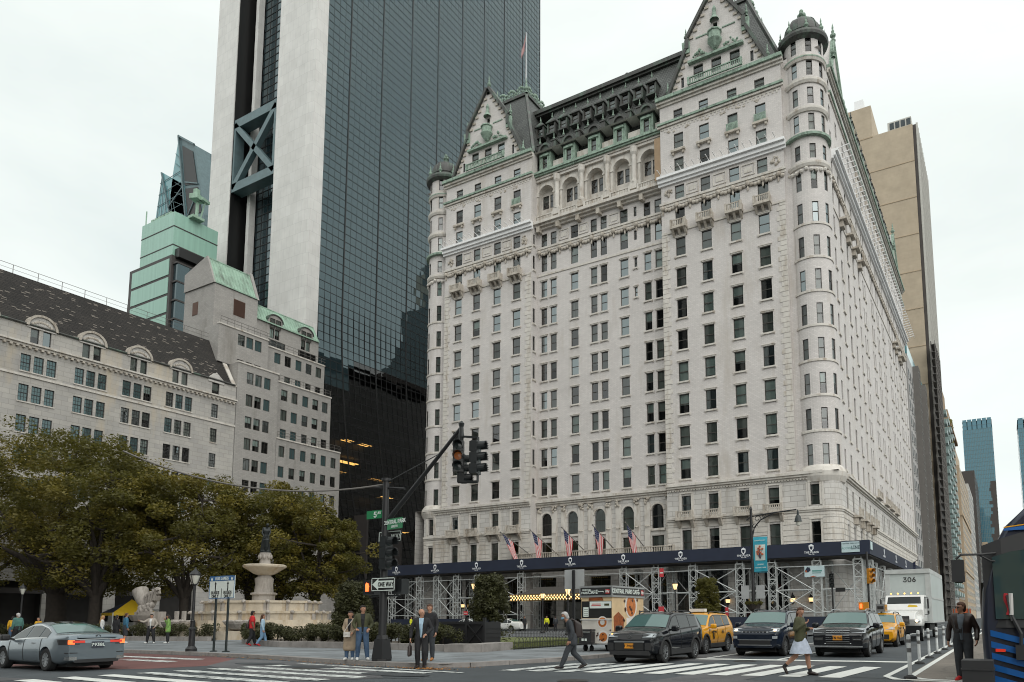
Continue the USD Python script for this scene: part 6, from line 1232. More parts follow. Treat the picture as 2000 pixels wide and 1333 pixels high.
def plate_sign(name, lab, u0, u1, z0, z1, m, txts, d=0, frame=None, arrow=None, fr=FP):
    t = T(name, lab, 'sign', fr((u0+u1)/2, z0, d)); b = B(); fbox(b, fr, u0, u1, z0, z1, d, d+.02); pp = t.part('plate', b, m[0]); b = B()
    for tx, h, u, z in txts: b.text(tx, h, fr, u, z, d-.004)
    if arrow: b.plate(arrow, fr, d-.012, d-.004)
    if txts or arrow: t.part('lettering', b, m[1], pp)
    if frame:
        b = B(); e = .025
        for q in ((u0+e, u0+2*e, z0+e, z1-e), (u1-2*e, u1-e, z0+e, z1-e), (u0+e, u1-e, z0+e, z0+2*e), (u0+e, u1-e, z1-2*e, z1-e)): fbox(b, fr, *q, d-.005, d)
        t.part('rim', b, frame, pp)
    return t, pp
t, pp = plate_sign('one_way_sign', 'lower ONE WAY sign with a white arrow on the signal pole', -18.62, -17.52, 2.42, 2.9, ('sign_black', 'sign_white'), [], frame='sign_white', arrow=[(-18.55, 2.66), (-18.28, 2.85), (-18.28, 2.78), (-17.6, 2.78), (-17.6, 2.54), (-18.28, 2.54), (-18.28, 2.47)]); b = B(); b.text('ONE WAY', .14, FP, -17.93, 2.59, -.016, sx=.78); t.part('black_lettering', b, 'sign_black', pp)
t, pp = plate_sign('one_way_sign', 'upper ONE WAY sign half hidden behind the signal pole', -18.68, -17.62, 4.1, 4.5, ('sign_black', 'sign_white'), [('WAY', .15, -17.85, 4.22)], d=.34, frame='sign_white', arrow=[(-18.6, 4.3), (-18.42, 4.44), (-18.3, 4.4), (-18.3, 4.2), (-18.42, 4.16)])
plate_sign('street_name_sign', 'green street sign reading 5 AV on the signal pole', -19.02, -18.32, 4.92, 5.2, ('sign_green', 'sign_white'), [('5', .19, -18.62, 4.96), ('AV', .09, -18.42, 5.06)], d=.1, frame=None)
fr = Fr((-18.1, p[1]-.1, 0), (math.cos(-.22), math.sin(-.22), 0), (math.sin(.22), math.cos(.22), 0)); plate_sign('street_name_sign', 'green street sign reading CENTRAL PARK SOUTH on the signal pole', .12, 1.0, 4.48, 4.84, ('sign_green', 'sign_white'), [('CENTRAL PARK', .125, .56, 4.66), ('SOUTH', .075, .56, 4.53)], fr=fr)
t = T('pedestrian_signal', 'black pedestrian signal with a red hand left of the ONE WAY sign', 'signal', p+(-.62, -.1, 2.4)); b = B(); b.cbox(p+(-.66, .1, 2.45), (.46, .3, .5), .12); t.part('housing', b, 'signal_black'); b = B(); q = p+(-.68, -.07, 2.45); b.plate([(q[0]-.07, 2.44), (q[0]+.07, 2.44), (q[0]+.09, 2.62), (q[0]+.04, 2.72), (q[0]-.04, 2.74), (q[0]-.09, 2.66)], Fr((0, q[1]-.01, 0), (1, 0, 0), (0, 1, 0)), -.01, 0); t.part('red_hand', b, 'red_hand')
t = T('pedestrian_signal', 'black pedestrian signal half hidden right of the ONE WAY sign', 'signal', p+(.68, 0, 2.4)); b = B(); b.cbox(p+(.62, .15, 2.45), (.5, .3, .5), -.15); t.part('housing', b, 'signal_black'); b = B(); b.bar(p+(-.7, .05, 2.15), p+(.7, .05, 2.15), .05); t.part('bracket', b, 'signal_black')
b = B(); X = np.linspace(0, 1, 24); A_, C_ = np.array([-27.2, 14.2, 7.55]), p+(-.1, 0, 5.95); b.tube([A_*(1-s)+C_*s-np.array([0, 0, 1.15*4*s*(1-s)*.62]) for s in X], .03, 5); put('span_wire', b, 'iron_rail', label='thin cable sagging from the signal pole to the left edge over the trees', cat='cable')
t = T('sign_back', 'plain grey back of a road sign on a dark post before the marquee', 'sign', (-16.9, 29.5, .13)); f = Fr((0, 29.5, 0), (1, 0, 0), (0, 1, 0)); b = B(); fbox(b, f, -18.05, -17.0, 2.85, 3.75, 0, .03); t.part('plate', b, 'sign_grey'); b = B(); b.bar((-17.52, 29.44, .13), (-17.52, 29.44, 3.72), .11); t.part('post', b, 'iron_black')
# banner lamp post
bl = T('banner_lamp_post', 'tall black lamp post with scrolled arm and turquoise banner', 'street lamp', (-18.35, 60, .13)); p = np.array([-18.35, 60, .13]); b = B(); b.lathe([(.4, 0), (.36, .5), (.26, .7), (.22, 1.4), (.16, 1.5), (.13, 5), (.11, 10.3), (.14, 10.35), (.05, 10.6)], 10, p); bl.part('post', b, 'iron_black', smooth=40)
b = B(); b.tube([p+(-.4, 0, 9.45), p+(0, 0, 9.75), p+(1.5, 0, 9.9), p+(3.8, 0, 10.05)], .06, 6); b.tube([p+(.05, 0, 7.9), p+(.25, 0, 8.8), p+(.8, 0, 9.4), p+(1.9, 0, 9.9)], .06, 6)
for (cx_, cz_, r_) in ((.55, 9.5, .3), (.3, 8.9, .25), (1.1, 9.7, .18)): b.tube([p+(cx_+r_*math.cos(t_)*(1-t_/9), 0, cz_+r_*math.sin(t_)*(1-t_/9)) for t_ in np.linspace(0, 6.3, 14)], .03, 4)
bl.part('scroll_arm', b, 'iron_black'); b = B(); q = p+(3.9, 0, 8.75); b.lathe([(.03, 1.3), (.08, 1.15), (.1, .85), (.2, .75), (.3, .35), (.33, .3), (.2, .3)], 12, q); bl.part('lamp_shade', b, 'iron_green', smooth=40); b = B(); b.lathe([(.0, -.05), (.15, 0), (.2, .15), (.2, .3)], 10, q); bl.part('lamp_globe', b, 'globe_milk', smooth=50)
mat('banner_blue', (.03, .30, .40), .6, var=.12, scale=1); mat('banner_print', (.55, .62, .58), .6, var=.1); mat('flower_orange', (.5, .13, .05), .7, var=.3, scale=3); mat('flower_dark', (.06, .03, .07), .7)
f = Fr((0, 59.9, 0), (1, 0, 0), (0, 1, 0)); b = B(); n = 14
W_ = lambda u, z: f(u+.05*math.sin(z*.9), z, .12*math.sin(z*1.3+u))
for i in range(n):
    z0, z1 = 5.15+i*2.95/n, 5.15+(i+1)*2.95/n
    for u0, u1 in ((-18.2, -17.6), (-17.6, -17.03)): b.quad(W_(u0, z0), W_(u1, z0), W_(u1, z1), W_(u0, z1))
q = bl.part('banner', b, 'banner_blue', smooth=60); b = B()
for i in range(8):
    z0, z1 = 6.15+i*1.3/8, 6.15+(i+1)*1.3/8; b.quad(W_(-18.05, z0)-(0, .03, 0), W_(-17.18, z0)-(0, .03, 0), W_(-17.18, z1)-(0, .03, 0), W_(-18.05, z1)-(0, .03, 0))
bl.part('banner_picture', b, 'banner_print', q); b = B(); b2 = B()
for i in range(13):
    u, z = -17.62+rng.uniform(-.32, .32), 6.95+rng.uniform(-.3, .4); c = W_(u, z)-(0, .06, 0); b.ball(c, (.1, .02, .09), 6); b2.bar(c, W_(-17.62, 6.25)-(0, .05, 0), .015); b2.ball(c-(0, .02, 0), (.03, .02, .03), 6)
bl.part('printed_flowers', b, 'flower_orange', q); bl.part('printed_stems', b2, 'flower_dark', q); b = B(); b.text('CONSERVANCY', .09, f, -17.6, 7.75, -.15); b.text('SPRING', .1, f, -17.6, 5.75, -.15); b.text('CENTRAL PARK', .09, f, -17.6, 5.5, -.15); bl.part('banner_lettering', b, 'banner_print', q)
b = B(); b.bar(p+(0, -.05, 8.05), p+(1.35, -.1, 8.05), .04); b.bar(p+(0, -.05, 5.05), p+(1.3, -.1, 5.1), .04); bl.part('banner_rods', b, 'iron_black')
hb_ = T('hanging_basket', 'flower basket on the banner lamp post', 'planter', p+(0, -.1, 1.9)); b = B(); b.lathe([(.1, 1.75), (.45, 2.0), (.62, 2.4), (.6, 2.45)], 12, p+(0, -.0, 0)); hb_.part('basket', b, 'bark'); r = np.random.default_rng(8); v, f_ = leaves([(*(p+(.55*math.cos(a), .55*math.sin(a), 2.5)), .22) for a in np.linspace(0, 6, 9)], 1400, .06, r, .8); hb_.part('foliage', (v, f_), 'leaf_olive')
for x, z0, z1, nm, lab in ((-18.95, 3.0, 4.1, 'grey_notice', 'grey notice panel left of the banner lamp post'), (-17.65, 3.0, 4.1, 'grey_notice', 'grey notice panel right of the banner lamp post')):
    t = T(nm, lab, 'sign', (x, 59.8, z0)); b = B(); fbox(b, Fr((0, 59.8, 0), (1, 0, 0), (0, 1, 0)), x-.38, x+.3, z0, z1, 0, .04); t.part('panel', b, 'sign_grey'); b = B(); b.bar((x, 59.85, z0+.5), (-18.35, 60, z0+.5), .04); t.part('bracket', b, 'iron_black')
# small signals and signs across the side street
t = T('small_black_signal', 'small black traffic signal on a post behind the woman in the skirt', 'traffic light', (-13.0, 66, .0)); b = B(); b.tube([(-13.2, 66, 0), (-13.2, 66, 5.4)], .08, 6); t.part('post', b, 'iron_black'); signal_head(t, np.array([-13.2, 65.8, 5.0]), -PI/2+.2, s=1.2, back=True); b = B(); b.box(-12.9, -12.1, 65.8, 65.9, 3.6, 3.95); t.part('one_way_plate', b, 'sign_black')
t = T('yellow_traffic_signal', 'yellow traffic signal on a dark post in front of the shed corner', 'traffic light', (-10.9, 70, 0)); b = B(); b.tube([(-10.9, 70.2, 0), (-10.9, 70.2, 7.3)], .1, 6); t.part('post', b, 'iron_black'); signal_head(t, np.array([-10.55, 69.8, 5.55]), -PI/2+.9, 'signal_yellow', 1.35, True); b = B(); b.cbox((-11.3, 69.8, 2.4), (.8, .5, .7)); t.part('crossing_signal', b, 'signal_yellow'); b = B(); b.cbox((-11.5, 69.5, 2.4), (.2, .06, .4)); t.part('lit_hand', b, 'red_hand')
mat('no_stand_red', (.5, .04, .05), .6, var=0)
for x, y, z, w, h, m, lab in ((-27.6, 62, 1.5, .55, 1.0, 'no_stand_red', 'red and white parking sign on the shed right of the coffee cart'), (-27.6, 62.2, 5.2, .4, .8, 'no_stand_red', 'small red sign high on the lattice tower right of the cart'), (-32.2, 62, 1.5, .85, .5, 'no_stand_red', 'wide red sign just right of the coffee cart'), (-20.0, 58, 1.6, .25, .7, 'no_stand_red', 'narrow red sign right of the small topiary'), (-50.3, 62, 1.9, .55, .4, 'no_stand_red', 'small red sign left of the large clipped tree')):
    t = T('parking_sign', lab, 'sign', (x, y, z), group='small red parking signs'); b = B(); fbox(b, Fr((0, y, 0), (1, 0, 0), (0, 1, 0)), x-w/2, x+w/2, z, z+h, 0, .03); pp = t.part('plate', b, m); b = B(); fbox(b, Fr((0, y, 0), (1, 0, 0), (0, 1, 0)), x-w*.4, x+w*.4, z+h*.42, z+h*.56, -.01, 0); t.part('white_bar', b, 'sign_white', pp); b = B(); b.tube([(x, y+.06, .1), (x, y+.06, z+h)], .035, 5); t.part('post', b, 'iron_black')
# flexible posts
mat('post_white', (.58, .60, .60), .5, var=.2, scale=6); mat('post_band', (.12, .12, .12), .4); mat('rubber', (.018, .018, .018), .8)
fp = None
for i, (x, y) in enumerate(((-2.17, 19.48), (-2.55, 25.5), (-2.58, 29.1), (-2.6, 32.7), (-2.6, 36.4), (-2.6, 40.2), (-2.6, 44.2), (-2.6, 48.5))):
    lab = ('nearest white flexible post with grey bands at the median tip', 'second nearest white flexible post on the median line', 'third white flexible post on the median line', 'fourth white flexible post on the median line', 'fifth white flexible post on the median line', 'sixth white flexible post beside the man with sunglasses', 'seventh, small white flexible post near the truck', 'farthest white flexible post on the median line')[i]
    if fp is None:
        fp = T('flexible_post', lab, 'bollard', (x, y, .01), group='flexible posts along the median line'); b = B(); b.lathe([(.045, .05), (.05, 1.0), (.04, 1.04), (0, 1.05)], 10, (0, 0, 0)); fp.lpart('tube', b, 'post_white', smooth=40); b = B(); b.lathe([(.053, .62), (.053, .72)], 10); b.lathe([(.053, .85), (.053, .93)], 10); fp.lpart('grey_bands', b, 'post_band'); b = B(); b.lathe([(.16, 0), (.14, .04), (.06, .08)], 8); fp.lpart('base', b, 'rubber')
    else: clone(fp, 'flexible_post', lab, 'bollard', (x, y, .01), 0, 'flexible posts along the median line')
# ================================================================= coffee cart
mat('cart_metal', (.42, .43, .43), .35, metal=.7, var=.1); mat('cart_black', (.02, .02, .021), .45); mat('poster_beige', (.58, .43, .25), .5, var=.2, scale=1.2); mat('poster_pale', (.55, .52, .47), .5, var=.12); mat('coffee_brown', (.24, .06, .014), .4, var=.6, scale=9); mat('coffee_dark', (.05, .015, .008), .4, var=.5, scale=7); mat('crema_orange', (.45, .14, .03), .4, var=.35, scale=6); mat('cup_white', (.62, .60, .57), .5); mat('window_dark', (.02, .02, .02), .2)
ct = T('coffee_cart', 'coffee cart covered in iced coffee posters with a black sign box', 'food cart', (-15, 28.4, .13)); x0, x1, y0, y1 = -15.66, -14.2, 26.95, 29.95
b = B(); b.box(x0, x1, y0, y1, .45, 2.4); ct.part('body', b, 'poster_beige'); b = B(); b.box(x0-.06, x1+.05, y0-.06, y1+.05, 2.36, 2.83); ct.part('sign_box', b, 'cart_metal')
FA = Fr((0, y0-.06, 0), (1, 0, 0), (0, 1, 0)); FBx = Fr((x1+.05, 0, 0), (0, 1, 0), (-1, 0, 0)); FC_ = Fr((0, y0, 0), (1, 0, 0), (0, 1, 0)); FD = Fr((x1, 0, 0), (0, 1, 0), (-1, 0, 0))
b = B(); fbox(b, FA, x0, x1-.02, 2.44, 2.76, -.012, 0); fbox(b, FBx, y0+.02, y1, 2.44, 2.76, -.012, 0); ct.part('black_sign', b, 'cart_black')
b = B(); b.text('CENTRAL', .07, FA, x0+.3, 2.63, -.014); b.text('PARK', .09, FA, x0+.2, 2.5, -.014); b.text('CAFÉ', .13, FA, x0+.6, 2.5, -.014); b.text('CENTRAL PARK CAFÉ', .18, FBx, y0+1.15, 2.52, -.014); b.text('featuring', .05, FA, x0+.98, 2.57, -.014); b.text('featuring', .06, FBx, y0+2.35, 2.56, -.014); ct.part('white_lettering', b, 'sign_white')
b = B(); fbox(b, FA, x1-.26, x1-.08, 2.5, 2.68, -.018, -.012); fbox(b, FBx, y1-.36, y1-.12, 2.48, 2.7, -.018, -.012); ct.part('red_badge', b, 'sign_red'); b = B(); b.text('illy', .1, FA, x1-.17, 2.55, -.02); b.text('illy', .12, FBx, y1-.24, 2.54, -.02); ct.part('badge_lettering', b, 'sign_white')
b = B(); fbox(b, FC_, x0+.02, x1-.02, 1.5, 2.2, -.01, 0); ct.part('serving_window', b, 'window_dark'); b = B(); fbox(b, FC_, x0+.42, x1-.03, 1.9, 2.18, -.03, -.012); fbox(b, FC_, x0+.1, x0+.35, 1.55, 1.95, -.02, -.011); ct.part('menu_board', b, 'sign_white')
b = B(); 
for a in range(2): fbox(b, FC_, x0+.5+a*.02, x0+.95, 2.0+a*.06, 2.03+a*.06, -.035, -.03)
ct.part('menu_print_sandwich', b, 'sign_red'); b = B(); fbox(b, FC_, x1-.35, x1-.12, 2.0, 2.09, -.036, -.03); ct.part('menu_print_pickle', b, 'leaf_hedge')
b = B()
for i in range(4):
    for j in range(4): fbox(b, FC_, x0+.14+j*.05, x0+.165+j*.05, 1.6+i*.08, 1.63+i*.08, -.025, -.02)
ct.part('price_list', b, 'sign_black'); b = B(); fbox(b, FC_, x0+.02, x1-.02, .45, 1.48, -.012, 0); ct.part('front_poster', b, 'poster_pale')
def disc(b, fr, u, z, r, d, sy=1.0, n=18): b.add([fr(u, z, d)]+[fr(u+r*math.cos(a), z+r*sy*math.sin(a), d) for a in np.linspace(0, 2*PI, n, endpoint=False)], [[0, 1+i, 1+(i+1) % n] for i in range(n)])
b = B(); disc(b, FC_, x1-.45, 1.32, .25, -.016); disc(b, FC_, x1-.42, .72, .27, -.016); disc(b, FD, y0+1.75, 2.05, .58, -.006); fbox(b, FD, y0+1.3, y0+2.9, .5, 1.5, -.004, 0); ct.part('poster_cups', b, 'cup_white'); b = B(); disc(b, FC_, x1-.45, 1.32, .2, -.02); disc(b, FC_, x1-.42, .72, .19, -.02); disc(b, FD, y0+1.75, 2.0, .45, -.012); ct.part('poster_coffee', b, 'crema_orange'); b = B(); disc(b, FC_, x1-.45, 1.32, .11, -.024); b2 = B(); disc(b2, FC_, x1-.42, .72, .08, -.024)
ct.part('latte_heart', b, 'cup_white')
b = B(); b.plate([(x0+.06, 1.0), (x0+.5, 1.05), (x0+.44, .5), (x0+.12, .5)], FC_, -.02, -.012); b.plate([(y0+.12, 1.55), (y0+.55, 1.75), (y0+1.05, 1.5), (y0+.95, .5), (y0+.2, .5)], FD, -.012, 0); b.plate([(x0+.36, 2.22), (x1-.4, 2.22), (x1-.45, 2.36), (x0+.4, 2.36)], FC_, -.02, -.012); ct.part('iced_coffee_glass', b, 'coffee_brown')
b = B(); b.plate([(y0+.22, 1.0), (y0+.95, .95), (y0+.9, .5), (y0+.24, .5)], FD, -.018, -.012)
for i in range(16): u, z = y0+rng.uniform(.9, 2.7), rng.uniform(1.35, 2.3); b.plate([(u-.09, z), (u, z+.07), (u+.09, z+.02), (u+.02, z-.07)], FD, -.02, -.013)
for i in range(8): u, z = x0+rng.uniform(.7, 1.4), rng.uniform(.5, 1.0); b.plate([(u-.05, z), (u, z+.035), (u+.05, z+.01), (u, z-.035)], FC_, -.03, -.025)
ct.part('coffee_beans', b, 'coffee_dark', kind='stuff'); b = B(); b.plate([(y0+1.5, .5), (y0+1.7, 1.1), (y0+2.6, 1.5), (y0+2.9, 1.2), (y0+2.8, .5)], FD, -.01, -.004); ct.part('cream_cake', b, 'poster_beige')
b = B(); b.tube([(x0, y0-.12, 1.42), (x1, y0-.12, 1.42)], .025, 6); b.box(x0, x1, y0-.1, y1, .4, .46)
for q in (x0, x1-.05): b.box(q, q+.05, y0-.1, y0, 1.4, 1.44)
ct.part('rail', b, 'cart_metal')
for x, y, r in ((-15.5, 27.0, .14), (-15.15, 26.9, .12), (-14.3, 26.95, .14), (-14.25, 29.6, .2)): b = B(); b.tube([(x-.04, y, .13+r), (x+.04, y, .13+r)], r, 12); b.bar((x, y, .13+r), (x, y, .45), .05); ct.part('wheel', b, 'rubber')
b = B(); b.tube([(-14.75, 27.6, .42), (-14.65, 27.6, .42)], .29, 16); ct.part('wheel', b, 'rubber')
t = T('cool_box', 'black cool box standing in front of the coffee cart', 'cool box', (-15.25, 26.7, .45)); b = B(); b.box(-15.55, -14.95, 26.5, 26.82, .47, .95); t.part('tub', b, 'cart_black'); b = B(); b.box(-15.57, -14.93, 26.48, 26.84, .96, 1.04); b.box(-15.4, -15.1, 26.46, 26.5, .86, .89); t.part('lid', b, 'cart_black'); b = B(); fbox(b, Fr((0, 26.5, 0), (1, 0, 0), (0, 1, 0)), -15.4, -15.3, .56, .66, -.006, 0); fbox(b, Fr((0, 26.5, 0), (1, 0, 0), (0, 1, 0)), -15.25, -15.15, .56, .66, -.006, 0); fbox(b, Fr((0, 26.5, 0), (1, 0, 0), (0, 1, 0)), -15.5, -15.0, .92, .935, -.006, 0); t.part('label', b, 'sign_white'); b = B(); b.box(-15.7, -14.85, 26.4, 26.9, .42, .46); t.part('shelf', b, 'cart_black')
t = T('market_tent', 'pointed tent roof in navy and yellow behind the silver car', 'tent', (-52.5, 29.5, .1)); c = np.array([-66.3, 36.0, 0]); b = B(); P = [c+(-1.9, -1.3, 2.2), c+(1.1, -1.9, 2.2), c+(1.9, 1.3, 2.2), c+(-1.1, 1.9, 2.2)]; q = c+(.3, 0, 3.35); mat('tent_yellow', (.5, .33, .01), .6); b.add([P[1], P[2], q], [[0, 1, 2]]); b.quad(P[1], P[2], P[2]-(0, 0, .25), P[1]-(0, 0, .25)); t.part('yellow_side', b, 'tent_yellow'); b = B(); b.add([P[0], P[1], q], [[0, 1, 2]]); b.add([P[2], P[3], q], [[0, 1, 2]]); b.add([P[3], P[0], q], [[0, 1, 2]]); t.part('navy_side', b, 'navy_cloth'); b = B(); b.quad(P[0], P[1], P[1]-(0, 0, .25), P[0]-(0, 0, .25)); t.part('valance', b, 'tent_yellow'); b = B()
for k in P: b.tube([k, k*np.array([1, 1, 0])+(0, 0, .1)], .04, 5)
t.part('legs', b, 'galvanised')
# ================================================================= vehicles
def carpaint(name, c, metal=0., rough=.25, coat=.8): mat(name, c, rough, metal, var=.04, scale=2, coat=coat, spec=.4)
carpaint('paint_silver', (.19, .225, .25), .6, .22, .6); carpaint('paint_black', (.005, .0055, .007), 0, .09, .35); carpaint('paint_navy', (.008, .012, .021), .1, .1, .35); carpaint('paint_yellow', (.62, .28, .005), 0, .3, .5); carpaint('paint_white', (.62, .62, .60), 0, .35, .5); carpaint('paint_grey', (.12, .15, .17), .4, .3)
mat('tyre', (.014, .014, .014), .85, var=.2); mat('alloy', (.34, .35, .36), .3, metal=.8, var=.05); mat('plastic_black', (.02, .02, .021), .6); mat('chrome', (.6, .6, .6), .12, metal=1, var=0)
mat('tail_red', (.30, .015, .01), .2, var=0, emit=(1, .06, .02), es=.25); mat('tail_lit', (.8, .15, .05), .2, var=0, emit=(1, .14, .02), es=1.0); mat('head_glass', (.45, .48, .5), .1, var=.1, metal=.4); mat('head_lit', (1, .8, .5), .2, var=0, emit=(1, .75, .45), es=2.2); mat('turn_lit', (1, .5, .1), .2, var=0, emit=(1, .4, .06), es=2.2)
mat('plate_orange', (.62, .25, .02), .5, var=.1); mat('plate_dark', (.03, .035, .05), .4); mat('cabin_dark', (.012, .012, .012), .7)
reflective('car_glass', (.008, .012, .012), 1.5, .02); reflective('coach_glass', (.02, .035, .036), 2.1, .03, tint=(.8, 1, 1)); reflective('windscreen', (.04, .085, .08), 2.3, .04, tint=(.85, 1, .97))
def wheel_into(t, x, y, R, w, side, rim='alloy', spokes=5):
    b = B(); prof = [(R*.62, -w*.46), (R*.9, -w*.5), (R, -w*.36), (R, w*.36), (R*.9, w*.5), (R*.62, w*.46)]; a = np.linspace(0, 2*PI, 25)
    for (r0, y0), (r1, y1) in zip(prof[:-1], prof[1:]):
        for a0, a1 in zip(a[:-1], a[1:]): q = lambda r, yy, t_: (x+r*math.cos(t_), y+yy, R+r*math.sin(t_)); b.quad(q(r0, y0, a0), q(r0, y0, a1), q(r1, y1, a1), q(r1, y1, a0))
    wp = t.lpart('wheel', b, 'tyre', smooth=50); b = B(); yo = y+side*w*.36
    b.tube([(x, y-side*w*.3, R), (x, y+side*w*.1, R)], R*.6, 18)
    p2 = t.lpart('brake_disc', b, 'plastic_black', wp); b = B()
    for i in range(24):
        a0, a1 = 2*PI*i/24, 2*PI*(i+1)/24; q = lambda r, yy, t_: (x+r*math.cos(t_), yy, R+r*math.sin(t_)); b.quad(q(R*.56, yo, a0), q(R*.56, yo, a1), q(R*.66, yo+side*w*.1, a1), q(R*.66, yo+side*w*.1, a0))
    for i in range(spokes):
        for o in (-.16, .16): a0 = 2*PI*i/spokes+o+.2; b.bar((x+R*.12*math.cos(a0), yo-side*.01, R+R*.12*math.sin(a0)), (x+R*.6*math.cos(a0+o*.4), yo, R+R*.6*math.sin(a0+o*.4)), .045, .03)
    b.tube([(x, yo-side*.03, R), (x, yo+side*.015, R)], R*.16, 10); t.lpart('rim', b, rim, wp)
class Car:
    def __init__(s, name, label, loc, rot, sp, paint, group=None, cat='car'):
        s.t = T(name, label, cat, loc, rot, group); s.sp = sp; L, W = sp['L'], sp['W']; s.paint = paint
        s.X = np.linspace(-L/2, L/2, 49); s.XS = np.linspace(L/2-1.2, L/2, 240); s.HW = np.array([s.hw(x) for x in s.XS]); s.TF = np.array([s.top(x) for x in s.XS]); s.TR = np.array([s.top(-x) for x in s.XS]); s.body()
    def top(s, x): p = s.sp['top']; return np.interp(x, [a for a, _ in p], [b for _, b in p])
    def bot(s, x): L = s.sp['L']; e = np.clip((abs(x)-L/2+.55)/.55, 0, 1); return s.sp['zb']+e*.10
    def hw(s, x):
        L, W = s.sp['L'], s.sp['W']; e = np.clip((abs(x)-L/2+.75)/.75, 0, 1); return W/2*(1-s.sp.get('plan', .17)*e**2.2)
    def sec(s, x):
        sp = s.sp; zt, zb, w = s.top(x), s.bot(x), s.hw(x); be = min(np.interp(x, *sp['belt']), zt-.03); til = sp.get('tilt', .42)
        y6 = max(w*.95-(zt-be)*til, w*.55); m = (zb+be)/2
        return np.array([(0, zb), (w*.80, zb), (w*.955, zb+.10), (w*.99, m-.10), (w, m+.02), (w*.985, be-.16), (w*.965, be-.04), (w*.935, be), (y6+.02, zt-.085 if zt-be > .15 else be+(zt-be)*.5), (y6-.05, zt-.025), (y6*.6, zt), (0, zt+.012)])
    def body(s):
        S = [s.sec(x) for x in s.X]; n = 12; ring = []
        for x, q in zip(s.X, S): ring.append(np.array([(x, y, z) for y, z in q]+[(x, -y, z) for y, z in q[-2:0:-1]]))
        m = len(ring[0]); V = np.vstack(ring); F = []
        for i in range(len(ring)-1):
            for j in range(m): j2 = (j+1) % m; F += [(i*m+j, (i+1)*m+j, (i+1)*m+j2), (i*m+j, (i+1)*m+j2, i*m+j2)]
        for i, sg_ in ((0, 1), (len(ring)-1, -1)):
            for k in range(1, 11): a, b_, c, d = k, k+1, m-k-1, m-k; T_ = [(a, b_, c), (a, c, d)] if k < 10 else [(a, b_, d)]; F += [tuple(i*m+q_ for q_ in (t_ if sg_ > 0 else t_[::-1])) for t_ in T_]
            F += [tuple(i*m+q_ for q_ in ((0, 1, m-1) if sg_ > 0 else (m-1, 1, 0)))]
        tm = trimesh.Trimesh(V, F, process=True); trimesh.repair.fix_normals(tm)
        mf = m3.Manifold(m3.Mesh(np.array(tm.vertices, np.float32), np.array(tm.faces, np.uint32))); sp = s.sp
        if not mf.is_empty():
            for x in (sp['fx'], sp['fx']-sp['wb']):
                for sy in (-1, 1): mf = mf-m3.Manifold.cylinder(.7, sp['R']+.055, circular_segments=28).rotate((90, 0, 0)).translate((x, sy*(s.sp['W']/2-.16)+.35, sp['R']))
            b = B().addm(mf)
        else: b = B().addm(tm)
        s.bp = s.t.lpart('body', b, s.paint, smooth=38)
        for i, x in enumerate((sp['fx'], sp['fx']-sp['wb'])):
            for sy in (1, -1): wheel_into(s.t, x, sy*(sp['W']/2-.135), sp['R'], .235, sy, spokes=sp.get('spokes', 5))
        b = B(); b.box(-sp['L']/2+.35, sp['L']/2-.35, -sp['W']/2+.28, sp['W']/2-.28, sp['zb']-.07, sp['zb']+.35); s.t.lpart('underbody', b, 'cabin_dark')
        if sp.get('clad'):
            for x in (sp['fx'], sp['fx']-sp['wb']):
                for sy in (1, -1):
                    b = B(); R = sp['R']+.045; A = np.linspace(-.12, PI+.12, 15); yy = sy*(s.hw(x)+.006)
                    for a0, a1 in zip(A[:-1], A[1:]): q = lambda r, a_, y_: (x+r*math.cos(a_), y_, sp['R']+r*math.sin(a_)); b.hexa([q(R, a0, yy-sy*.06), q(R+.075, a0, yy-sy*.06), q(R+.075, a0, yy), q(R, a0, yy+sy*.006)], [q(R, a1, yy-sy*.06), q(R+.075, a1, yy-sy*.06), q(R+.075, a1, yy), q(R, a1, yy+sy*.006)])
                    s.t.lpart('wheel_arch', b, 'plastic_black')
            b = B()
            for sy in (1, -1): xs = np.linspace(sp['fx']-sp['wb']+.42, sp['fx']-.42, 6); b.hexa([(xs[0], sy*s.hw(0)*.93, sp['zb']), (xs[-1], sy*s.hw(0)*.93, sp['zb']), (xs[-1], sy*(s.hw(0)+.006), sp['zb']+.02), (xs[0], sy*(s.hw(0)+.006), sp['zb']+.02)], [(xs[0], sy*s.hw(0)*.93, sp['zb']+.2), (xs[-1], sy*s.hw(0)*.93, sp['zb']+.2), (xs[-1], sy*(s.hw(0)+.005), sp['zb']+.18), (xs[0], sy*(s.hw(0)+.005), sp['zb']+.18)])
            s.t.lpart('sill_cladding', b, 'plastic_black')
    def side(s, x, k, sy, off=.008):
        """a point on the side glass: k from belt (0) to roof (1)"""
        q = s.sec(x); p = q[7]*(1-k)+q[8]*k; return np.array((x, sy*(p[0]+off), p[1]+off*.4))
    def windows(s, spans, ws, rw, glass='car_glass', k=(.10, .93)):
        for sy in (1, -1):
            for xa, xb in spans:
                b = B(); xs = np.linspace(xa, xb, 8)
                for a, c in zip(xs[:-1], xs[1:]): b.quad(s.side(a, k[0], sy), s.side(c, k[0], sy), s.side(c, k[1], sy), s.side(a, k[1], sy))
                s.t.lpart('side_window', b, glass, smooth=40)
            b = B(); xs = np.linspace(spans[0][0]-.02, spans[-1][1]+.02, 18)
            for a, c in zip(xs[:-1], xs[1:]): b.quad(s.side(a, .01, sy, .006), s.side(c, .01, sy, .006), s.side(c, k[0], sy, .006), s.side(a, k[0], sy, .006)); b.quad(s.side(a, k[1], sy, .005), s.side(c, k[1], sy, .005), s.side(c, 1, sy, .006), s.side(a, 1, sy, .006))
            s.t.lpart('window_trim', b, s.sp.get('wtrim', 'plastic_black'), smooth=40, kind='stuff')
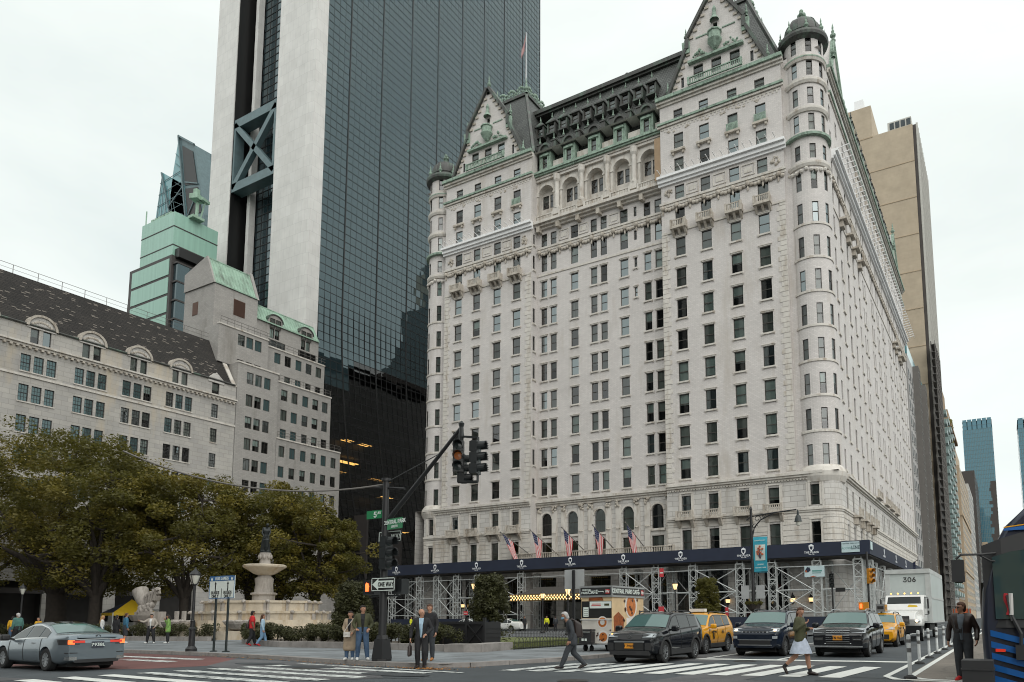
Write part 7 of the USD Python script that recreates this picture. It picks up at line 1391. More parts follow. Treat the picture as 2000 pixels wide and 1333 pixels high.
        for (x0, x1), nm, g, sg_ in ((ws, 'windscreen', 'windscreen', 1), (rw, 'rear_window', s.sp.get('rearglass', glass), -1)):
            b = B(); xs = np.linspace(x0, x1, 7); yy = np.linspace(-.93, .93, 11)
            def P(x, u):
                q = s.sec(x); Y, Z = q[8:, 0][::-1], q[8:, 1][::-1]; y = u*(q[8][0]-.01); return np.array((x+sg_*.010, y, np.interp(abs(y), Y, Z)+.010))
            for a, c in zip(xs[:-1], xs[1:]):
                for u, v in zip(yy[:-1], yy[1:]): b.quad(P(a, u), P(c, u), P(c, v), P(a, v))
            s.t.lpart(nm, b, g, smooth=40)
    def seams(s, xs, handles, zlo=None):
        b = B()
        for x in xs:
            for sy in (1, -1):
                q = s.sec(x); Pp = [np.array((x, sy*(a+.003), z)) for a, z in q[2:8]]
                for a, c in zip(Pp[:-1], Pp[1:]): b.bar(a, c, .012, .012)
        s.t.lpart('door_gaps', b, 'cabin_dark', kind='stuff')
        for x in handles:
            for sy in (1, -1): q = s.sec(x); b = B(); b.cbox((x, sy*(q[6][0]+.02), q[6][1]-.09), (.2, .03, .03)); s.t.lpart('door_handle', b, 'chrome' if s.sp.get('chromeh') else s.paint)
    def mirrors(s, x, z, m=None):
        for sy in (1, -1):
            b = B(); w = s.hw(x); mf = m3.Manifold.batch_hull([m3.Manifold.sphere(.06, 10).translate((x+a, sy*(w+c), z+e)) for a in (-.03, .05) for c in (.08, .2) for e in (-.03, .05)]); b.addm(mf); b.bar((x+.02, sy*(w-.08), z-.05), (x+.02, sy*(w+.1), z-.02), .06); s.t.lpart('door_mirror', b, m or s.paint, smooth=50)
    def fbox(s, nm, y0, y1, z0, z1, m, d=.0, th=.04, front=True, parent=None, sym=False, sink=.03):
        """a piece lying on the front (or rear) face; follows its plan curve"""
        L = s.sp['L']/2
        for sg_ in ((1, -1) if sym else (1,)):
            b = B(); ys = np.linspace(y0, y1, 7)
            def X(y, z):
                f_ = 1 if front else -1; ok = (s.HW >= abs(y)) & ((s.TF if front else s.TR) >= z); return (s.XS[ok].max()+d)*f_ if ok.any() else (L-.5)*f_
            for a, c in zip(ys[:-1], ys[1:]):
                f = 1 if front else -1
                b.hexa([(X(a, z0)-f*(sink+.1), sg_*a, z0), (X(c, z0)-f*(sink+.1), sg_*c, z0), (X(c, z0), sg_*c, z0), (X(a, z0), sg_*a, z0)], [(X(a, z1)-f*(sink+.1), sg_*a, z1), (X(c, z1)-f*(sink+.1), sg_*c, z1), (X(c, z1), sg_*c, z1), (X(a, z1), sg_*a, z1)])
            s.t.lpart(nm, b, m, parent)
    def plate(s, y, z, w, h, m, txt, tm, front=True, d=.02):
        L = s.sp['L']/2; f = 1 if front else -1; fr = Fr((f*(L+d), 0, 0), (0, f, 0), (-f, 0, 0)); b = B(); fbox(b, fr, f*y-w/2, f*y+w/2, z-h/2, z+h/2, 0, .03); p = s.t.lpart('number_plate', b, m); b = B(); b.text(txt, h*.48, fr, f*y, z-h*.24, -.004); s.t.lpart('plate_number', b, tm, p)
    def rails(s, x0, x1):
        for sy in (1, -1):
            b = B(); P = [(x, sy*(s.sec(x)[9][0]-.03), s.sec(x)[9][1]+.07) for x in np.linspace(x0+.12, x1-.12, 8)]; b.tube([(x0, P[0][1], P[0][2]-.07)]+P+[(x1, P[-1][1], P[-1][2]-.07)], .022, 6); s.t.lpart('roof_rail', b, s.sp.get('railm', 'plastic_black'))
# sedan at far left
SED = dict(L=4.97, W=1.87, zb=.2, wb=2.87, fx=1.53, R=.345, top=[(-2.485, .86), (-2.44, 1.07), (-2.2, 1.13), (-1.62, 1.15), (-.95, 1.39), (-.35, 1.49), (.2, 1.485), (.62, 1.37), (1.25, 1.045), (1.9, .95), (2.3, .84), (2.485, .68)], belt=([-2.5, -1.6, 0, 1.3, 2.5], [1.02, 1.0, .95, .9, .8]), tilt=.55, spokes=10, rearglass='windscreen', wtrim='chrome', chromeh=True, plan=.16, nose=.13, rake=.02)
c = Car('silver_sedan', 'silver blue sedan with lit tail lights turning at the far left', (-26.88, 12.43, .0), 178.7, SED, 'paint_silver')
c.windows([(-1.28, -.78), (-.72, .08), (.16, 1.0)], (.62, 1.22), (-1.6, -.75)); c.seams([-1.0, .12, 1.1], [-.55, .35]); c.mirrors(1.0, .99, 'plastic_black')
b = B(); xs = np.linspace(-.7, .55, 8)
for a, e in zip(xs[:-1], xs[1:]): q0, q1 = c.sec(a), c.sec(e); b.quad((a, -q0[10][0], q0[10][1]+.006), (e, -q1[10][0], q1[10][1]+.006), (e, q1[10][0], q1[10][1]+.006), (a, q0[10][0], q0[10][1]+.006))
c.t.lpart('dark_roof_panel', b, 'paint_black', smooth=40)
b = B(); b.hexa([(-.85, -.02, 1.42), (-.6, -.02, 1.45), (-.6, .02, 1.45), (-.85, .02, 1.42)], [(-.8, -.015, 1.5), (-.78, -.015, 1.5), (-.78, .015, 1.5), (-.8, .015, 1.5)]); c.t.lpart('roof_fin', b, 'plastic_black')
c.fbox('tail_lamp_housing', .5, .9, .80, .95, 'plastic_black', .004, front=False, sym=True); c.fbox('tail_lamp', .36, .7, .85, .92, 'tail_red', .01, front=False, sym=True); c.fbox('tail_lamp_lit', .64, .8, .81, .94, 'tail_lit', .012, front=False, sym=True)
c.fbox('trunk_edge', -.55, .55, 1.0, 1.04, 'paint_silver', .05, front=False); c.fbox('chrome_strip', -.6, .6, .95, .965, 'chrome', .01, front=False); c.fbox('lower_bumper', -.62, .62, .26, .36, 'plastic_black', .004, front=False); c.fbox('exhaust_trim', .56, .82, .34, .44, 'chrome', .012, front=False, sym=True); c.fbox('reflector_slot', .55, .84, .54, .565, 'plastic_black', .006, front=False, sym=True)
c.plate(0, .79, .34, .19, 'plate_dark', '7938L', 'sign_white', False); b = B(); fr = Fr((-2.5, 0, 0), (0, -1, 0), (1, 0, 0))
for i in range(14): a0, a1 = 2*PI*i/14, 2*PI*(i+1)/14; b.hexa([fr(.055*math.cos(a0), 1.04+.04*math.sin(a0), 0), fr(.07*math.cos(a0), 1.04+.052*math.sin(a0), 0), fr(.07*math.cos(a0), 1.04+.052*math.sin(a0), .04), fr(.055*math.cos(a0), 1.04+.04*math.sin(a0), .04)], [fr(.055*math.cos(a1), 1.04+.04*math.sin(a1), 0), fr(.07*math.cos(a1), 1.04+.052*math.sin(a1), 0), fr(.07*math.cos(a1), 1.04+.052*math.sin(a1), .04), fr(.055*math.cos(a1), 1.04+.04*math.sin(a1), .04)])
b.bar(fr(-.02, 1.075, .01), fr(-.02, 1.02, .01), .012); b.bar(fr(-.02, 1.02, .01), fr(.045, 1.02, .01), .012); c.t.lpart('badge', b, 'plastic_black'); b = B(); b.cbox((-1.15, 0, 1.2), (.04, .3, .025)); c.t.lpart('brake_light', b, 'tail_lit')
# sport utility cars
def suv(name, lab, loc, rot, paint, H=1.70, L=4.6, W=1.86, wb=2.69, fx=1.38, hood=1.12, clad=True, taxi=0, front='mesh', group=None, cat='car', sp2=None, lit='head_lit'):
    k = H/1.70; l = L/2
    S = dict(L=L, W=W, zb=.24, wb=wb, fx=fx, R=.365, top=[(-l, 1.02*k), (-l+.08, 1.3*k), (-l+.3, 1.54*k), (-l+.5, 1.66*k), (-.6, 1.70*k), (.05, 1.69*k), (.42, 1.60*k), (1.08, hood+.05), (1.2, hood+.02), (l-.5, hood-.08), (l-.14, hood-.17), (l, hood-.36)], belt=([-l, -1, 0, 1.1, l], [1.18*k, 1.12*k, 1.07*k, 1.04*k, .95*k]), tilt=.34, clad=clad, plan=.12, nose=.14, rake=.17)
    S.update(sp2 or {}); c = Car(name, lab, loc, rot, S, paint, group, cat); c.windows([(-l+.62, -.95), (-.88, .0), (.08, .92)], (.42, 1.06), (-l+.1, -l+.42)); c.seams([-1.0, .04, 1.0], [-.7, .25]); c.mirrors(.92, 1.12*k); c.rails(-l+.65, .25); return c
c = suv('black_suv', 'black sport utility car with an orange plate, first at the crossing beside the coffee cart', (-10.95, 24.25, 0), -90, 'paint_black')
def headlamps(c, z0, z1, y0, y1, lit=True, turn=False):
    c.fbox('headlight', y0, y1, z0, z1, 'head_glass', .012, sym=True)
    if lit: c.fbox('headlight_lit', y0+(y1-y0)*.45, y0+(y1-y0)*.72, z0+.03, z1-.03, 'turn_lit' if turn else 'head_lit', .02, sym=True)
headlamps(c, .86, .98, .45, .86, False); b = B(); b.ball((2.05, -.74, .93), (.06, .07, .05), 8); c.t.lpart('turn_light', b, 'turn_lit')
c.fbox('upper_grille', -.44, .44, .8, .95, 'plastic_black', .016); c.fbox('lower_grille', -.52, .52, .44, .68, 'cabin_dark', .012); c.fbox('grille_bar', -.55, .55, .69, .74, 'alloy', .02); c.fbox('bumper_lip', -.72, .72, .28, .42, 'plastic_black', .02); c.fbox('fog_trim', .58, .84, .44, .68, 'plastic_black', .006, sym=True); c.plate(0, .58, .32, .16, 'plate_orange', 'T 7903', 'sign_black', d=.03)
b = B()
for i in range(12): a0, a1 = 2*PI*i/12, 2*PI*(i+1)/12; fr = Fr((2.27, 0, 0), (0, 1, 0), (-1, 0, 0)); b.bar(fr(.07*math.cos(a0), .89+.05*math.sin(a0)), fr(.07*math.cos(a1), .89+.05*math.sin(a1)), .014)
b.bar(fr(-.045, .905), fr(.045, .905), .012); b.bar(fr(0, .85), fr(0, .93), .012); c.t.lpart('badge', b, 'chrome')
def taxi_marks(c, sy=1):
    w = c.hw(.4)+.012; fr = Fr((0, w, 0), (-1, 0, 0), (0, -1, 0)); b = B(); disc(b, fr, -.55, .78, .12, -.004, 1.6); p = c.t.lpart('taxi_roundel', b, 'sign_black'); b = B(); b.text('T', .16, fr, -.55, .70, -.008); c.t.lpart('roundel_letter', b, 'paint_yellow', p); b = B(); b.text('NYC', .07, fr, -.33, .86, -.004); b.text('TAXI', .06, fr, -.72, .86, -.004); b.text('7G62', .09, fr, .55, .84, -.004); c.t.lpart('taxi_lettering', b, 'sign_black')
c = suv('yellow_taxi', 'yellow taxi half hidden behind the black car at the front', (-11.75, 30.2, 0), -90, 'paint_yellow'); taxi_marks(c); headlamps(c, .86, .98, .45, .86, False); c.fbox('upper_grille', -.44, .44, .8, .95, 'plastic_black', .016); c.fbox('lower_grille', -.52, .52, .44, .68, 'plastic_black', .012)
b = B(); b.cbox((-.1, 0, 1.8), (.3, .7, .13)); c.t.lpart('roof_sign', b, 'paint_white'); b = B(); b.cbox((-.1, 0, 1.73), (.22, .5, .05)); c.t.lpart('sign_foot', b, 'plastic_black')
c = suv('navy_suv', 'dark navy sport utility car with a seven-slot grille left of the woman', (-8.5, 30.15, 0), -90, 'paint_navy', H=1.78, L=4.82, W=1.94, wb=2.92, fx=1.5, hood=1.2, clad=True, sp2=dict(tilt=.30, rake=.08))
headlamps(c, .95, 1.07, .56, .9, True, False); c.fbox('grille_surround', -.52, .52, .92, 1.08, 'chrome', .018); 
for i in range(7): c.fbox('grille_slot', -.46+i*.133, -.46+i*.133+.095, .935, 1.065, 'cabin_dark', .024)
c.fbox('lower_grille', -.6, .6, .45, .62, 'cabin_dark', .016); c.fbox('lower_trim', -.66, .66, .42, .45, 'alloy', .022); c.fbox('lower_trim', -.66, .66, .62, .65, 'alloy', .022); c.fbox('fog_lamp', .68, .86, .68, .78, 'head_glass', .008, sym=True); b = B(); fr = Fr((2.36, 0, 0), (0, 1, 0), (-1, 0, 0)); b.text('Jeep', .07, fr, 0, 1.1, -.01); c.t.lpart('badge', b, 'chrome')
c = suv('black_suv', 'black sport utility car with four chrome rings on its tall grille right of the woman', (-5.55, 30.8, 0), -90, 'paint_black', H=1.74, L=5.05, W=1.98, wb=3.0, fx=1.55, hood=1.17, clad=False, sp2=dict(tilt=.36, railm='alloy', rake=.1))
headlamps(c, .9, 1.06, .48, .94, False); c.fbox('grille_surround', -.47, .47, .5, 1.08, 'chrome', .016)
c.fbox('grille', -.43, .43, .53, 1.05, 'cabin_dark', .022)
for i in range(6): c.fbox('grille_slat', -.42, .42, .57+i*.08, .585+i*.08, 'alloy', .028)
b = B(); fr = Fr((2.56, 0, 0), (0, 1, 0), (-1, 0, 0))
for k in range(4):
    for i in range(14): a0, a1 = 2*PI*i/14, 2*PI*(i+1)/14; u = -.135+k*.09; b.bar(fr(u+.058*math.cos(a0), .98+.058*math.sin(a0)), fr(u+.058*math.cos(a1), .98+.058*math.sin(a1)), .014)
c.t.lpart('ring_badge', b, 'chrome'); c.fbox('bumper_lip', -.85, .85, .38, .43, 'alloy', .02); c.fbox('lower_intake', .52, .88, .62, .74, 'cabin_dark', .01, sym=True); c.fbox('side_trim', .54, .88, .66, .68, 'chrome', .014, sym=True); c.plate(0, .72, .34, .17, 'plate_orange', 'HTN 9638', 'sign_black', d=.05)
b = B(); disc(b, Fr((2.44, 0, 0), (0, 1, 0), (-1, 0, 0)), .7, .42, .06, 0); disc(b, Fr((2.44, 0, 0), (0, 1, 0), (-1, 0, 0)), -.7, .42, .06, 0); c.t.lpart('fog_lamp', b, 'head_glass')
c = suv('yellow_taxi', 'yellow taxi with a box sign on its roof in front of the white truck', (-5.75, 40.7, 0), -90, 'paint_yellow', H=1.66); taxi_marks(c); headlamps(c, .86, .98, .45, .86, False); c.fbox('lower_grille', -.62, .62, .38, .62, 'cabin_dark', .016); c.fbox('upper_grille', -.4, .4, .8, .9, 'plastic_black', .014)
b = B(); b.cbox((-.2, 0, 1.92), (.9, .42, .38)); p = c.t.lpart('roof_box', b, 'alloy'); b = B(); b.cbox((-.2, .215, 1.92), (.86, .01, .34)); c.t.lpart('advert', b, 'paint_yellow', p); b = B(); b.cbox((.255, 0, 1.93), (.01, .3, .16)); c.t.lpart('box_window', b, 'cabin_dark', p); b = B(); fr = Fr((0, .222, 0), (-1, 0, 0), (0, -1, 0)); fbox(b, fr, 0, .3, 1.84, 1.98, -.004, 0); c.t.lpart('advert_print', b, 'sign_black', p)
# dark sedans farther back and cars along the hotel drive
c = Car('dark_sedan', 'dark car whose nose shows between the taxi and the navy car', (-11.6, 42.0, 0), -90, {**SED, 'rearglass': 'car_glass', 'wtrim': 'plastic_black'}, 'paint_black'); c.windows([(-1.28, -.78), (-.72, .08), (.16, 1.0)], (.62, 1.22), (-1.6, -.75)); c.mirrors(1.0, .99); headlamps(c, .72, .82, .45, .85, False)
c = Car('parked_car', 'pale car parked before the shed right of the cone-shaped tree', (-63.5, 70.5, 0), 180, {**SED, 'wtrim': 'plastic_black'}, 'paint_white', 'pale cars parked before the shed'); c.windows([(-1.28, -.78), (-.72, .08), (.16, 1.0)], (.62, 1.22), (-1.6, -.75)); c.seams([-1.0, .12, 1.1], [-.55, .35]); pk = c.t
for x, lab in ((-56.6, 'pale car parked before the shed behind the bald man'), (-51.0, 'pale car parked before the shed at the right of the bald man')): clone(pk, 'parked_car', lab, 'car', (x, 70.3, 0), 180, 'pale cars parked before the shed')
c = Car('grey_car', 'grey car parked behind the man in the teal sweater', (-81.5, 28.5, .0), 180, {**SED, 'wtrim': 'plastic_black'}, 'paint_grey'); c.windows([(-1.28, -.78), (-.72, .08), (.16, 1.0)], (.62, 1.22), (-1.6, -.75))
vn = T('white_van', 'white delivery van behind the tree trunk and the silver car', 'van', (-71, 38.8, 0)); b = B(); f = Fr((0, 37.8, 0), (1, 0, 0), (0, 1, 0)); b.plate([(-74.8, .35), (-68.4, .35), (-68.4, 2.55), (-73.2, 2.6), (-74.0, 2.2), (-74.7, 1.4)], f, 0, 2.0); vn.part('body', b, 'paint_white'); b = B(); b.plate([(-74.3, 1.45), (-73.1, 1.45), (-73.1, 2.2), (-73.7, 2.2)], f, -.02, 0); fbox(b, f, -72.2, -70.6, 1.4, 2.1, -.02, 0); fbox(b, f, -70.4, -68.8, 1.4, 2.1, -.02, 0); vn.part('windows', b, 'car_glass', kind='stuff'); b = B()
for x in (-73.7, -69.6): b.tube([(x, 37.75, .36), (x, 38.0, .36)], .36, 14); b.tube([(x, 39.6, .36), (x, 39.85, .36)], .36, 14)
vn.part('wheels', b, 'tyre', kind='stuff')
# white box truck
mat('truck_box', (.43, .475, .465), .5, var=.06, scale=.6)
tk = T('box_truck', 'white box truck numbered 306 behind the taxi', 'truck', (-5.6, 55, 0)); x0, x1 = -6.95, -4.28
b = B(); b.box(x0, x1, 51.6, 61.6, 1.15, 4.45); bx = tk.part('cargo_box', b, 'truck_box'); b = B()
for q in (x0, x1-.28): b.box(q-.01, q+.29, 51.56, 51.62, 1.2, 4.2)
b.box(x0-.01, x1+.01, 51.5, 61.6, 4.22, 4.5); b.box(x0-.02, x1+.02, 51.55, 61.6, 1.05, 1.2); b.box(x1, x1+.02, 51.7, 61.6, 2.6, 2.72); b.box(x1, x1+.02, 51.58, 51.9, 1.2, 4.4); tk.part('box_frame', b, 'galvanised', bx); b = B(); b.text('306', .3, Fr((0, 51.6, 0), (1, 0, 0), (0, 1, 0)), -5.5, 3.68, -.01); tk.part('number_306', b, 'sign_black', bx)
cb_ = B(); prof = [(47.5, .75), (47.35, 1.2), (47.4, 1.55), (47.7, 1.72), (49.2, 1.85), (49.75, 2.75), (51.3, 2.85), (51.3, .75)]
def hullx(P, xa, xb, m=.12):
    return m3.Manifold.batch_hull([m3.Manifold.sphere(.08, 8).translate((x, y, z)) for y, z in P for x in (xa+.08, xb-.08)])
w0, w1 = -6.78, -4.52
cb_.addm(hullx([(49.35, 1.2), (51.2, 1.2), (51.2, 2.75), (49.95, 2.7), (49.25, 1.85)], w0, w1)); cb_.addm(hullx([(47.75, .95), (49.6, .95), (49.6, 1.78), (47.9, 1.62), (47.6, 1.3)], w0+.32, w1-.32)); 
for sx in (w0+.3, w1-.3): cb_.addm(m3.Manifold.batch_hull([m3.Manifold.sphere(.3, 12).translate((sx, y, z)) for y, z in ((47.95, 1.05), (49.2, 1.05), (48.4, 1.25), (49.1, 1.3))]))
cp = tk.part('cab', cb_, 'paint_white', smooth=45); FW = lambda u, z, d=0: np.array((u, 49.28+(z-1.85)*.78-d, z)); b = B(); b.quad(FW(w0+.12, 1.95, .12), FW(w1-.12, 1.95, .12), FW(w1-.2, 2.68, .11), FW(w0+.2, 2.68, .11)); tk.part('windscreen', b, 'car_glass', cp); b = B(); b.box(w1-.005, w1+.012, 49.9, 50.9, 1.95, 2.62); tk.part('side_window', b, 'car_glass', cp)
b = B(); b.quad(FW(w1-.95, 1.98, .125), FW(w1-.3, 1.98, .125), FW(w1-.4, 2.15, .125), FW(w1-.85, 2.2, .125)); tk.part('dashboard_vest', b, 'tent_yellow', cp); b = B(); b.box(w0+.66, w1-.66, 47.44, 47.56, 1.02, 1.5); tk.part('grille', b, 'plastic_black', cp); b = B()
for z in np.arange(1.06, 1.5, .075): b.box(w0+.68, w1-.68, 47.4, 47.46, z, z+.03)
tk.part('grille_bars', b, 'alloy', cp); b = B(); b.hexa([(w0, 47.5, .5), (w1, 47.5, .5), (w1, 48.2, .5), (w0, 48.2, .5)], [(w0+.02, 47.3, .92), (w1-.02, 47.3, .92), (w1-.02, 48.2, .92), (w0+.02, 48.2, .92)]); tk.part('bumper', b, 'plastic_black')
for sx, lit in ((w0+.33, 0), (w1-.33, 1)):
    b = B(); b.ball((sx, 47.72, 1.2), (.26, .16, .12), 10); p = tk.part('headlight', b, 'head_glass', smooth=50); b = B(); b.ball((sx+(.06 if lit else -.06), 47.6, 1.2), (.08, .07, .08), 8); tk.part('headlight_lit', b, 'head_lit' if lit else 'head_glass', p)
b = B()
for i in range(5): b.ball((w0+.35+i*.39, 50.05, 2.9), (.05, .07, .05), 6)
tk.part('roof_markers', b, 'turn_lit')
for sx in (-1, 1): b = B(); xx = (w1+.22) if sx > 0 else (w0-.22); b.cbox((xx, 49.6, 2.25), (.09, .14, .62)); b.cbox((xx, 49.6, 1.72), (.1, .14, .2)); b.bar((xx, 49.7, 2.6), (xx-sx*.3, 50.0, 2.65), .035); b.bar((xx, 49.7, 1.6), (xx-sx*.3, 49.9, 1.55), .035); tk.part('mirror', b, 'plastic_black')
for y, R in ((48.7, .48), (58.6, .48)):
    for sx in (-1, 1): b = B(); xx = w1-.05 if sx > 0 else w0+.05; b.tube([(xx-sx*.3, y, R), (xx, y, R)], R, 18); p = tk.part('wheel', b, 'tyre'); b = B(); b.tube([(xx-sx*.1, y, R), (xx+sx*.015, y, R)], R*.55, 14); tk.part('rim', b, 'paint_white', p)
b = B(); b.box(-6.4, -4.8, 50, 61.4, .6, 1.05); b.box(-4.7, -4.5, 52.5, 56, .6, 1.0); tk.part('chassis', b, 'cabin_dark')
# the coach at the right edge
carpaint('coach_navy', (.006, .009, .022), 0, .3, .05); carpaint('coach_blue', (.01, .10, .33), .1, .3, .5)
bus = T('coach', 'navy and blue striped coach cut by the right edge', 'bus', (.95, 17.5, 0)); cx = .95
def coach_ring(y, k, zt): return np.array([(cx+s*k*a, y, z) for s, a, z in [(-1, 0, .3), (-1, 1.22, .3), (-1, 1.31, .45), (-1, 1.32, 1.35), (-1, 1.28, 1.85), (-1, 1.22, 2.12), (-1, 1.13, 2.46), (-1, .95, 2.78), (-1, .7, 3.02), (-1, .3, 3.17), (-1, 0, 3.2)]]+[(cx+k*a, y, z) for a, z in [(.3, 3.17), (.7, 3.02), (.95, 2.78), (1.13, 2.46), (1.22, 2.12), (1.28, 1.85), (1.32, 1.35), (1.31, .45), (1.22, .3)]])
b = B(); R_ = [coach_ring(y, k, 0) for y, k in ((11.75, .93), (11.8, .965), (11.95, .985), (12.25, 1.0), (24, 1.0))]; m = len(R_[0])
for i in range(1, 5):
    if i: R_[i-1 if i > 1 else 0]
R_[0][:, 2] = .35+(R_[0][:, 2]-.3)*.955; R_[0][:, 1] += np.clip(R_[0][:, 2]-1.3, 0, 9)*.2; R_[1][:, 1] += np.clip(R_[1][:, 2]-1.3, 0, 9)*.2; R_[2][:, 1] += np.clip(R_[2][:, 2]-1.3, 0, 9)*.2; R_[3][:, 1] += np.clip(R_[3][:, 2]-1.3, 0, 9)*.18
V = np.vstack(R_); F = [(i*m+j, i*m+(j+1) % m, (i+1)*m+(j+1) % m, (i+1)*m+j) for i in range(4) for j in range(m)]; b.add(V, F); b.add(np.vstack([R_[0].mean(0)[None], R_[0]]), [[0, 1+(j+1) % m, 1+j] for j in range(m)]); b.add(np.vstack([R_[4].mean(0)[None], R_[4]]), [[0, 1+j, 1+(j+1) % m] for j in range(m)])
body = bus.part('body', b, 'coach_navy', smooth=40)
FY = lambda u, z, d=0: np.array((u, 11.74+max(0, z-1.3)*.2+.16*max(0, (abs(u-cx)-1.12)/.2)**2-d, z))
def curved(b, u0, u1, z0f, z1f, d, nu=10, nz=4):
    for i in range(nu):
        a, c = u0+(u1-u0)*i/nu, u0+(u1-u0)*(i+1)/nu
        for k in range(nz):
            Z = lambda u, s_: z0f(u)+(z1f(u)-z0f(u))*s_; b.quad(FY(a, Z(a, k/nz), d), FY(c, Z(c, k/nz), d), FY(c, Z(c, (k+1)/nz), d), FY(a, Z(a, (k+1)/nz), d))
b = B(); curved(b, cx-1.25, cx+1.25, lambda u: 1.33, lambda u: 2.66-.12*max(0, abs(u-cx)-.8)*3, .012); bus.part('black_surround', b, 'plastic_black', smooth=40)
b = B(); curved(b, cx-1.12, cx+1.12, lambda u: 1.45, lambda u: 2.42-.1*max(0, abs(u-cx)-.8)*3, .03); bus.part('windscreen', b, 'coach_glass', smooth=40)
for i in range(7):
    b = B(); zz = 1.30-i*.155; curved(b, cx-1.2, cx+1.2, lambda u: max(.36, zz-.085-.28*(u-cx+1.2)), lambda u: max(.36, zz-.28*(u-cx+1.2)), .012, 14, 1); bus.part('blue_stripe', b, 'coach_blue')
b = B(); curved(b, cx-.95, cx+.95, lambda u: 2.70, lambda u: 2.73+.1*(u-cx+.95), .03, 10, 1); bus.part('roof_band', b, 'coach_blue'); b = B(); curved(b, cx-.95, cx+.95, lambda u: 2.74+.1*(u-cx+.95), lambda u: 2.755+.1*(u-cx+.95), .032, 10, 1); bus.part('yellow_line', b, 'paint_yellow')
b = B(); b.cbox((-.42, 11.5, .75), (.38, .5, .3)); b.cbox((-.42, 11.5, .78), (.4, .52, .02)); bus.part('bumper_box', b, 'plastic_black'); b = B(); curved(b, cx-1.1, cx+1.1, lambda u: .36, lambda u: .48, .05, 8, 1); bus.part('bumper', b, 'plastic_black')
b = B(); b.cbox((-.60, 11.7, 2.13), (.16, .12, .31)); p = bus.part('mirror', b, 'plastic_black'); b = B(); b.cbox((-.60, 11.76, 2.02), (.1, .02, .12)); bus.part('mirror_glass', b, 'windscreen', p); b = B(); b.tube([(.0, 12.1, 2.4), (-.3, 11.8, 2.36), (-.55, 11.7, 2.36), (-.62, 11.7, 2.3)], .018, 6); b.tube([(-.05, 12.0, 2.25), (-.2, 11.85, 2.27), (-.32, 11.8, 2.35)], .014, 6); bus.part('mirror_arm', b, 'plastic_black', p)
b = B(); b.tube([FY(.1, .98, .05), FY(.12, 1.25, .06), FY(.02, 1.5, .05)], .025, 6); b.cbox(FY(.12, 1.0, .06), (.16, .08, .2)); b.bar(FY(.02, 1.42, .06), FY(-.02, 1.78, .06), .02); bus.part('wiper', b, 'plastic_black')
b = B(); b.ball((.32, 11.7, .85), (.16, .08, .1), 10); bus.part('headlight', b, 'head_glass'); b = B(); b.box(.2, .5, 11.66, 11.72, .42, .68); bus.part('lower_lamp', b, 'head_glass'); b = B(); b.box(-.2, -.08, 11.72, 11.78, 1.0, 1.04); bus.part('side_marker', b, 'tail_red')
b = B()
for k in range(6): b.tube([FY(-.02+.02*math.sin(k), 1.5+k*.05, .02), FY(-.02+.02*math.sin(k+1), 1.55+k*.05, .02)], .03, 6)
bus.part('striped_pennant', b, 'flag_red'); b = B(); b.tube([FY(.02, 1.5, .05), FY(.03, 1.8, .05)], .03, 6); bus.part('pennant_white', b, 'flag_white')
b = B(); b.hexa([(cx-1.335, 12.9, .95), (cx-1.335, 23.5, .95), (cx-1.3, 23.5, .95), (cx-1.3, 12.9, .95)], [(cx-1.31, 12.9, 2.0), (cx-1.31, 23.5, 2.0), (cx-1.25, 23.5, 2.0), (cx-1.25, 12.9, 2.0)]); bus.part('side_glass', b, 'car_glass')
for y in (14.4, 21.5): b = B(); b.tube([(cx-1.34, y, .48), (cx-1.0, y, .48)], .48, 18); bus.part('wheel', b, 'tyre')
# ================================================================= people
mat('skin', (.38, .20, .13), .55, var=.08, scale=8); mat('skin_dark', (.20, .10, .06), .55, var=.08, scale=8); mat('eye_dark', (.02, .015, .012), .3, var=0)
for nm, c_ in (('cloth_black', (.012, .012, .014)), ('cloth_charcoal', (.03, .034, .04)), ('cloth_denim', (.045, .085, .15)), ('cloth_light_denim', (.14, .25, .38)), ('cloth_beige', (.30, .23, .16)), ('cloth_stone', (.33, .29, .25)), ('cloth_olive', (.055, .058, .025)), ('cloth_teal', (.06, .15, .13)), ('cloth_blue', (.03, .12, .20)), ('cloth_green', (.16, .30, .07)), ('cloth_red', (.50, .015, .018)), ('cloth_yellow', (.55, .30, .01)), ('cloth_pale', (.55, .55, .54)), ('cloth_sky', (.30, .42, .52)), ('cloth_skirt', (.42, .47, .56)), ('cloth_plaid', (.10, .12, .14)), ('hi_vis', (.60, .62, .02)), ('shoe_white', (.6, .6, .58)), ('shoe_red', (.45, .02, .02)), ('shoe_tan', (.35, .14, .04)), ('hair_dark', (.016, .011, .009)), ('hair_brown', (.07, .03, .015)), ('hair_blond', (.38, .22, .08)), ('hair_grey', (.38, .37, .36)), ('mask_blue', (.20, .38, .50)), ('leather', (.02, .012, .01)), ('bag_white', (.5, .48, .44))):
    mat(nm, c_, .8 if 'leather' not in nm else .4, var=.22, scale=9, bump=.25 if 'cloth' in nm else 0, bscale=22)
def Sp(p, r, n=12): return m3.Manifold.sphere(r, n).translate(tuple(map(float, p)))
def chain(P, n=12): return [m3.Manifold.batch_hull([Sp(P[i][0], P[i][1], n), Sp(P[i+1][0], P[i+1][1], n)]) for i in range(len(P)-1)]
def union(L): return m3.Manifold.batch_boolean(L, m3.OpType.Add)
def soft(mf, l=.035, it=6):
    q = mf.refine_to_length(l).to_mesh(); t_ = trimesh.Trimesh(q.vert_properties[:, :3], q.tri_verts, process=True); trimesh.smoothing.filter_taubin(t_, .5, .53, it); return t_
